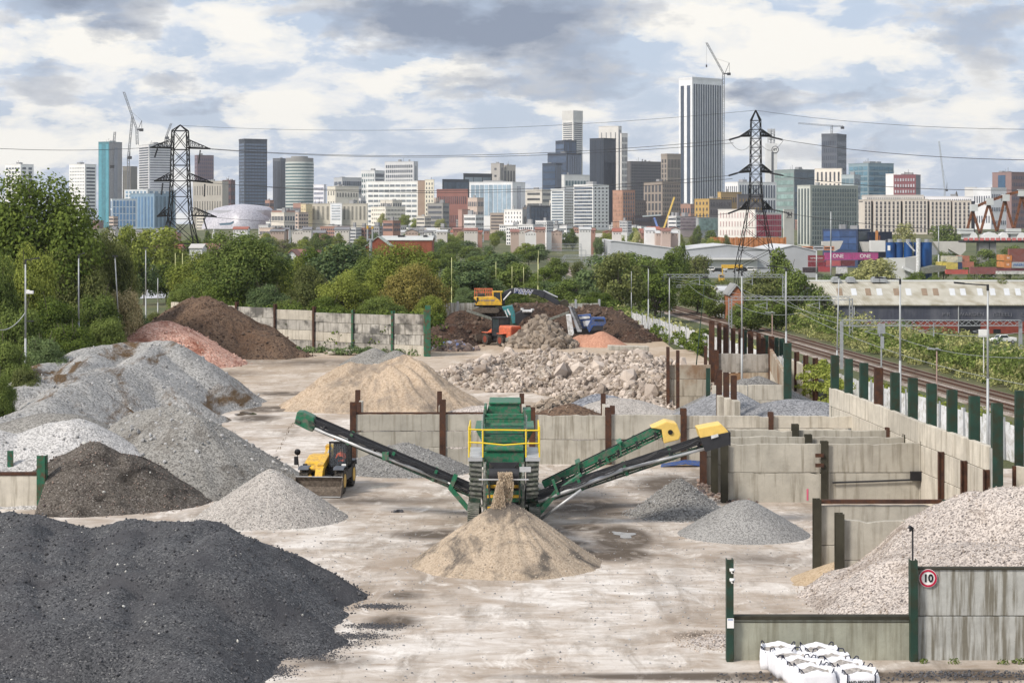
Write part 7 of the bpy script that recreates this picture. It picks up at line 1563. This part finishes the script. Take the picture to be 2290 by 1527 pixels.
# ------------------------------------------------ vegetation
def leafquads(C,Nn,S,rs,droop=.2):
    n=len(C); a=rs.randn(n,3); Nn=Nn+rs.randn(n,3)*.55; Nn/=np.linalg.norm(Nn,axis=1,keepdims=True)+1e-9
    U=np.cross(Nn,a); U/=np.linalg.norm(U,axis=1,keepdims=True)+1e-9; W_=np.cross(Nn,U)
    su=(S*rs.uniform(.6,1.1,n))[:,None]; sv=(S*rs.uniform(.35,.7,n))[:,None]
    V=np.stack([C-U*su,C-W_*sv+U*su*.1,C+U*su,C+W_*sv+U*su*.15],1).reshape(-1,3)
    return V,np.arange(n*4).reshape(n,4)
def crown_mesh(name,seed,n,leaf,shape='round',lobes=34,dens=.55):
    rs=np.random.RandomState(seed); Cs=[];Rs=[]
    for i in range(lobes):
        d=rs.randn(3); d/=np.linalg.norm(d); r=rs.uniform(.35,1.)**.5
        p=d*r*np.array([.36,.36,.36]); 
        if shape=='tall': p*=np.array([.8,.8,1.15]); p[:2]*=(1-.7*max(0,p[2]/.45))
        if shape=='bush': p[2]*=.8
        Cs.append(p+np.array([0,0,.54 if shape!='bush' else .45])); Rs.append(rs.uniform(.085,.17))
    Cs=np.array(Cs); Rs=np.array(Rs); w_=Rs**2; k=rs.choice(lobes,n,p=w_/w_.sum())
    d=rs.randn(n,3); d/=np.linalg.norm(d,axis=1,keepdims=True); d[:,2]=np.where(rs.rand(n)<.35,np.abs(d[:,2]),d[:,2])
    rr=Rs[k]*rs.uniform(.55,1.12,n); 
    sub=rs.randint(0,9,n); ang=np.stack([np.cos(sub*2.4+k),np.sin(sub*2.4+k),np.cos(sub*1.7)],1)*.25
    dd=d+ang; dd/=np.linalg.norm(dd,axis=1,keepdims=True)
    P_=Cs[k]+dd*rr[:,None]*np.array([1,1,.85]); cen=np.array([0,0,.5]); out=P_-cen; out/=np.linalg.norm(out,axis=1,keepdims=True)
    # stray twigs beyond the outline
    st=rs.rand(n)<.06; P_[st]+=out[st]*rs.uniform(.005,.03,(st.sum(),1))
    V,Q=leafquads(P_,dd*.7+out*.4+np.array([0,0,.35]),np.full(n,leaf),rs); V[:,2]=np.maximum(V[:,2],0.0)
    return npmesh(name,V,Q)
def trunk_mesh(name,seed):
    m=MB(); r=random.Random(seed); m.cyl((0,0,-.02),(0,0,.35),.022,8,r2=.015,cap=False)
    for i in range(7):
        a=r.uniform(0,6.28); e=(math.cos(a)*r.uniform(.12,.3),math.sin(a)*r.uniform(.12,.3),r.uniform(.55,.9)); s=(0,0,r.uniform(.2,.36)); mid=((e[0])*.4,(e[1])*.4,(s[2]+e[2])*.52)
        m.cyl(s,mid,.010,5,r2=.007,cap=False); m.cyl(mid,e,.007,5,r2=.003,cap=False)
        e2=(mid[0]-e[1]*.5,mid[1]+e[0]*.5,e[2]*.95); m.cyl(mid,e2,.005,4,r2=.002,cap=False)
    me=bpy.data.meshes.new(name); me.from_pydata(m.v,[],m.f); me.update(); me.materials.append(M['bark']); return me
LM={'dark':leafmat('dark leaves',(0.040,0.071,0.017),(0.181,0.235,0.054)),'mid':leafmat('mid green leaves',(0.050,0.085,0.023),(0.224,0.279,0.079)),'lime':leafmat('yellow green leaves',(0.095,0.131,0.026),(0.336,0.376,0.089)),
    'olive':leafmat('olive leaves',(0.056,0.078,0.027),(0.224,0.245,0.089)),'autumn':leafmat('turning leaves',(0.112,0.125,0.032),(0.381,0.319,0.105)),'blue':leafmat('blue green leaves',(0.047,0.084,0.041),(0.205,0.270,0.113)),'pale':leafmat('pale silvery leaves',(0.142,0.171,0.060),(0.520,0.511,0.228)),'flower':leafmat('leaves with cream blossom',(0.095,0.121,0.036),(0.663,0.554,0.323))}
near=[crown_mesh('crown_near_%d'%i,100+i,34000,.0145,['round','round','tall','bush'][i],lobes=[64,50,52,60][i]) for i in range(4)]
farm=[crown_mesh('crown_far_%d'%i,200+i,5200,.027,['round','round','tall','bush','round'][i],lobes=34) for i in range(5)]
trk=[trunk_mesh('trunk_%d'%i,i) for i in range(3)]
bases={}
trng=random.Random(11); tcount=[0]
def tree(px,yt,Y,wpx,kind,label,shape=None,group=None,name='tree',cat='tree',zb=None,dy=0):
    x=wx(px,Y); z0=float(T(x,Y)) if zb is None else zb; H=wz(yt,Y)-z0; W_=wpx*Y/F*1.18
    isnear=Y<300; sh=shape if shape is not None else trng.randrange(3 if isnear else 5)
    base=(near if isnear else farm)[sh%(4 if isnear else 5)]
    key=(base.name,kind)
    if key not in bases: me=base.copy(); me.materials.clear(); me.materials.append(LM[kind]); bases[key]=me
    t_=thing(name,label,cat,(x,Y,z0-.1),trng.uniform(0,6.28),group); t_.scale=(W_,W_,H*1.05)
    link('crown',bases[key],t_); link('trunk',trk[trng.randrange(3)],t_)
    return t_
NT=[ # near and mid trees one can tell apart
(80,392,188,310,'dark',"tall dark tree at the left rising well above the skyline",0),(-30,415,192,190,'dark',"dark tree cut by the left edge beside the tall dark tree",1),(165,470,200,150,'dark',"shoulder of dark foliage sloping right from the tall dark tree",3),
(232,505,196,130,'olive',"olive brown tree with bare twigs between dark tree and lime trees",1),(55,540,172,150,'lime',"bright lime tree at the left edge below the tall dark tree",1),(-10,570,165,110,'mid',"mid green tree low at the left edge",0),
(170,560,185,160,'olive',"twiggy olive tree behind the second lamp column",0),(262,540,202,110,'olive',"brownish tree left of the pale track",2),(40,640,150,140,'mid',"mid green shrub mass behind the white camera column",3),(120,625,165,150,'dark',"dark shrub between the first two lamp columns",3),
(215,620,180,130,'mid',"mid green shrub left of the leaning lamp column",3),(275,612,190,100,'flower',"shrub covered in cream blossom beside the leaning lamp column",3),(10,720,136,130,'mid',"green shrub at the left edge above the gravel bank",3),(95,720,145,130,'blue',"blue green shrub above the left end of the gravel bank",3),
(165,695,156,130,'dark',"dark shrub behind the left boundary wall posts",3),(235,680,172,110,'mid',"mid green shrub behind the rusty posts of the left wall",3),(300,672,196,100,'blue',"blue green shrub near the pink heap",3),(345,680,212,70,'olive',"olive shrub touching the brown soil heap",3),(60,790,128,90,'olive',"small olive bush low at the left edge",3),(0,800,122,80,'mid',"small green bush in the left bottom corner of the trees",3),
(290,510,330,90,'lime',"lime green tree right of the olive brown tree",0),(350,500,400,140,'lime',"broad light green tree behind the left pylon foot",1),(322,575,330,70,'blue',"blue green round tree behind the pale track",0),(372,590,340,80,'dark',"dark tree between the pale track and the yellow poles",4),
(452,560,262,150,'lime',"yellow green tree left of the biggest middle tree",1),(545,521,240,215,'mid',"biggest middle tree, dense, behind the long back wall",0),(500,600,236,130,'dark',"dark tree in front of the biggest middle tree",3),(415,620,250,80,'mid',"bright green tree behind the brown soil heap top",1),
(600,610,232,110,'blue',"blue green tree just behind the back wall near the white house",3),(690,590,235,120,'olive',"olive tree with bare twigs right of the white house",2),(770,600,232,130,'lime',"yellow green tree in the middle of the back wall",1),(850,640,228,120,'mid',"mid green low tree behind the fourth wall bay",3),
(905,545,262,170,'lime',"broad yellow green tree below the brick works",0),(925,590,240,140,'autumn',"tree with turning orange leaves near the end pile of the back wall",0),(960,640,232,80,'lime',"bright green shrub at the end pile of the back wall",3),(830,555,270,120,'mid',"mid green tree below the brick gable",1),
(730,640,228,90,'dark',"dark shrub at the foot of the back wall trees",3),(640,650,228,90,'mid',"green shrub filling the gap behind the second wall bay",3),(760,535,330,150,'blue',"blue green tree crowns left of the brick gable",1),(700,560,340,110,'dark',"dark round tree right of the white house roof",0),
(1040,585,330,130,'blue',"blue green tree right of the brick works",0),(1120,560,420,120,'blue',"blue green tree in the middle distance left of the portals",1),(1165,590,360,100,'mid',"green tree behind the row of yellow poles",0),(1080,625,330,90,'dark',"dark tree behind the excavator rail",3),(1000,600,300,70,'mid',"mid green tree behind the nearest yellow pole",2),
(1215,600,350,80,'dark',"dark tree right of the row of yellow poles",0),(1190,645,300,60,'olive',"dark olive tree just above the excavator boom",3),(1275,612,320,100,'mid',"green bush tree above the excavator bucket",3),(1240,668,270,70,'lime',"lime bush behind the excavator boom",3),(1350,575,345,130,'blue',"blue green tree left of the dark bushy tree",0),(1385,570,305,120,'olive',"dark bushy olive tree beside the leaning white fence",0),(1430,560,350,130,'mid',"tall green tree behind the first lamp column of the fence",1),
(1340,640,285,90,'dark',"dark tree behind the far end wall",3),(1465,610,330,110,'dark',"dark tree left of the tall portal mast",4),(1495,565,420,80,'dark',"dark tree left of the grey warehouse",2),
(1745,562,360,110,'mid',"bushy tree with upright shoots right of the pylon foot",2),(1700,610,345,110,'olive',"olive tree below the grey warehouse",0),(1790,610,350,110,'mid',"green tree beside the left end of the shed roof",0),(1735,650,310,90,'dark',"dark tree behind the second portal beam",3),(1680,665,300,90,'mid',"green shrub right of the brick gable",3),(1800,665,330,80,'dark',"dark shrub against the shed end wall",3),(1650,665,302,50,'mid','green bush hiding the foot of the brick gable',3),(1400,566,520,90,'dark','dark tree below the long white warehouse wing, left',0),(1460,572,500,90,'mid','green tree below the long white warehouse wing, middle',1),(1505,570,470,70,'dark','dark tree at the corner of the grey warehouse',0),(1560,620,360,90,'dark',"dark tree behind the tall portal",1),(1600,640,340,70,'mid',"green tree left of the white roofed hut",3),
(1955,572,560,120,'pale',"round pale willow like tree in front of the blue silos",1),(2055,610,520,70,'dark',"dark tree between silos and salmon containers",0),(2140,610,520,110,'blue',"blue green trees above the shed roof right",3),(2250,607,500,90,'olive',"olive tree behind the shed roof at the right edge",3),(2000,618,500,110,'mid',"low green trees along the shed ridge",3),(1840,615,500,90,'mid',"green trees left of the willow like tree",3),(2200,560,740,90,'mid',"green tree below the bridge deck",0),(2260,545,760,60,'mid',"green tree under the bridge at the right edge",1),(2110,565,760,60,'dark',"dark tree in front of the slanted pier",0),
(2025,502,1000,60,'pale',"greyish green tree in front of the student block, left one",0),(2115,498,980,80,'mid',"rich green tree in front of the student block, right one",1),(1995,512,1010,40,'lime',"small light tree left of the grey green tree",3)]
for px,yt,Y,w_,kd,lab,sh in NT: tree(px,yt,Y,w_,kd,lab,sh)
# fuller belt of far trees toward the city
kinds=[('dark','dark green'),('mid','mid green'),('lime','yellow green'),('blue','blue green'),('olive','olive green'),('pale','pale green')]
def belt(n,x0,x1,Y0,Y1,ya,yb,wmin,wmax,where,kk=(0,1,1,2,3,3,4)):
    for i in range(n):
        Y=trng.uniform(Y0,Y1); px=x0+(x1-x0)*(i+trng.random())/n; f=(Y1-Y)/(Y1-Y0+1e-6); yt=ya+(yb-ya)*f+trng.uniform(-7,7); k=kinds[kk[trng.randrange(len(kk))]]
        if abs(wx(px,Y)-smooth_x(Y))<wmax*Y/F*.5+4 and Y<1000: continue
        tree(px,yt,Y,trng.uniform(wmin,wmax)*(Y0/Y)**.4,k[0],'%s tree in the belt %s'%(k[1],where),group='%s trees %s'%(k[1],where))
belt(26,980,1560,360,700,540,600,45,90,'between the earth bank and the viaduct')
belt(34,560,1150,420,900,522,575,40,80,'between the back wall trees and the low town')
belt(20,250,560,420,900,520,560,40,80,'around the foot of the left pylon')
belt(36,560,1500,860,1180,514,529,24,48,'at the edge of the low town',(1,1,2,5,5,3))
belt(10,1480,1640,900,1040,527,540,22,36,'left of the broad white block',(0,1,2,4))
belt(12,1440,1860,380,480,600,632,50,80,'along the railway cutting',(0,1,3,4))
belt(16,1820,2290,440,520,612,628,50,80,'behind the shed roof',(0,1,3,4))
belt(10,1000,1330,275,330,625,650,60,90,'behind the far end wall',(0,1,3))
belt(9,380,700,300,420,560,590,60,90,'behind the biggest middle tree',(0,1,3,2))
belt(9,-520,-60,190,300,430,520,150,200,'beyond the left edge of the yard',(0,1,3))
belt(10,-500,240,420,800,515,560,50,90,'behind the tall trees on the left',(0,1,2,3))
for px,yt,D in[(855,478,1430),(930,482,1400),(905,478,1420),(985,488,1380),(1240,510,1150),(1320,506,1150),(1420,510,1180),(1480,508,1120),(1560,505,1150),(1590,512,1140),(1280,512,1050),(1350,520,1000)]:
    tree(px,yt,D,30,trng.choice(['lime','mid','pale']),'small street tree among the low town blocks',group='street trees in the low town')
for i in range(26):
    Y=trng.uniform(185,330); x=smooth_x(Y)+trng.uniform(8,34); px=CX+x*F/Y
    if px>2330: continue
    zt=float(T(x,Y))+trng.uniform(2.8,5.2); kd,nm=kinds[trng.choice([0,1,1,2,3,4,5])]
    tree(px,HY+(HC-zt)*F/Y,Y,trng.uniform(2.5,5.5)*F/Y,kd,'%s bush standing out of the scrub between railway and shed'%nm,3 if Y<300 else 3,group='%s bushes in the railway scrub'%nm,name='bush',cat='bush')
# scrub and undergrowth nobody could count
def cloud(name,pts,kind,leaf,per,rad,seed=0,squash=.8):
    rs=np.random.RandomState(seed); pts=np.array(pts); n=len(pts); r=rs.uniform(rad[0],rad[1],n); k=np.repeat(np.arange(n),per); d=rs.randn(n*per,3); d/=np.linalg.norm(d,axis=1,keepdims=True); d[:,2]=np.abs(d[:,2])*1.0-.25
    P_=pts[k]+d*(r[k]*rs.uniform(.55,1.1,n*per))[:,None]*np.array([1,1,squash]); V,Q=leafquads(P_,d+np.array([0,0,.4]),np.full(n*per,leaf),rs)
    return tag(link(name,npmesh(name,V,Q),None,LM[kind]),kind='stuff')
rs=random.Random(5)
def rpts(n,fx,Y0,Y1,hmax=1.5,dens=None,pw=1.0):
    out=[]
    for _ in range(n):
        Y=Y0+(Y1-Y0)*rs.random()**pw; a,b=fx(Y); x=rs.uniform(a,b); z=float(T(x,Y)); out.append((x,Y,z+rs.uniform(0,hmax)))
    return out
E_=lambda Y:(smooth_x(Y)+4.2,smooth_x(Y)+34.)
cloud('scrub',rpts(1100,E_,165,400,3.6),'mid',.27,80,(1.0,2.4),1)
cloud('scrub',rpts(900,E_,165,390,4.2),'pale',.22,70,(.8,2.0),2)
cloud('scrub',rpts(500,lambda Y:(smooth_x(Y)+16,smooth_x(Y)+50),200,400,3.5),'blue',.3,70,(1.2,2.8),3)
cloud('scrub',rpts(420,lambda Y:(smooth_x(Y)+3.6,smooth_x(Y)+10),140,320,.8),'pale',.16,70,(.5,1.2),4)
cloud('scrub',rpts(500,lambda Y:(smooth_x(Y)+7,smooth_x(Y)+20),150,260,2.6),'mid',.2,80,(.8,1.7),24)
cloud('undergrowth',rpts(300,lambda Y:(fenceX(Y)+.6,fenceX(Y)+6),190,340,1.5),'pale',.25,60,(.8,1.8),5)
cloud('undergrowth',rpts(300,lambda Y:(fenceX(Y)-2,fenceX(Y)+9),255,360,1.5),'mid',.28,60,(1.,2.2),6)
cloud('undergrowth',rpts(230,lambda Y:(fenceX(Y)+.5,smooth_x(Y)-9),100,200,.8),'mid',.2,60,(.5,1.2),7)
cloud('undergrowth',rpts(90,lambda Y:(fenceX(Y)+.4,fenceX(Y)+1.6),105,150,1.9),'lime',.14,90,(.4,.9),8)
cloud('ivy',rpts(60,lambda Y:(fenceX(Y)-.6,fenceX(Y)+.6),205,240,1.5),'dark',.18,80,(.5,1.),9)
cloud('ivy',[(X(1838,150)+rs.uniform(-1,1),150+rs.uniform(-8,4),rs.uniform(.3,3.2)) for _ in range(46)],'lime',.15,90,(.4,.9),10)
cloud('ivy',[(X(1566,206)+rs.uniform(-.7,.9),206+rs.uniform(-3,3),rs.uniform(.2,2.6)) for _ in range(30)],'dark',.16,90,(.4,.8),11)
cloud('weeds',[(X(p,Y)+0,Y-.6+rs.uniform(-.5,.3),rs.uniform(0,.5)) for p,Y in [(rs.uniform(620,950),rs.choice([205,207,209])) for _ in range(70)]],'blue',.16,60,(.3,.9),12)
cloud('weeds',[(X(rs.uniform(1770,1850),140),rs.uniform(128,150),0.1) for _ in range(60)],'olive',.14,60,(.3,.8),13)
cloud('weeds',[(X(p,61.2)+rs.uniform(-.3,.3),61.3+rs.uniform(-.2,.1),.05) for p in [2060,2230,2270,2280,2290,2150]],'mid',.045,60,(.08,.22),14)
cloud('undergrowth',[(-43-rs.uniform(0,8)+(195-Y)*.076,Y,rs.uniform(.5,3.2)) for Y in [rs.uniform(112,215) for _ in range(420)]],'mid',.22,70,(.9,2.0),15)
cloud('undergrowth',[(-42.5-rs.uniform(0,3)+(195-Y)*.076,Y,rs.uniform(.5,3.6)) for Y in [rs.uniform(118,200) for _ in range(160)]],'dark',.2,70,(.7,1.4),16)
cloud('undergrowth',[(np.interp(Y2,[203,224],[-9,-38])+rs.uniform(-2,2),Y2+rs.uniform(2,7),rs.uniform(.5,4)) for Y2 in [rs.uniform(203,226) for _ in range(240)]],'dark',.22,70,(.9,2.0),17)
cloud('hedge',rpts(300,lambda Y:(-40,8),285,360,1.2),'olive',.28,50,(.8,1.8),18)

# ------------------------------------------------ air
m=bpy.data.materials.new('air'); m.use_nodes=True; t=m.node_tree; t.nodes.clear(); v_=t.nodes.new('ShaderNodeVolumePrincipled'); v_.inputs['Color'].default_value=(.92,.95,1,1); v_.inputs['Density'].default_value=.00006; v_.inputs['Anisotropy'].default_value=.3
o_=t.nodes.new('ShaderNodeOutputMaterial'); t.links.new(v_.outputs[0],o_.inputs['Volume'])
mb=MB(); mb.bb(-1800,1800,-700,3600,-13,215); tag(mb.build('haze',m),kind='stuff')
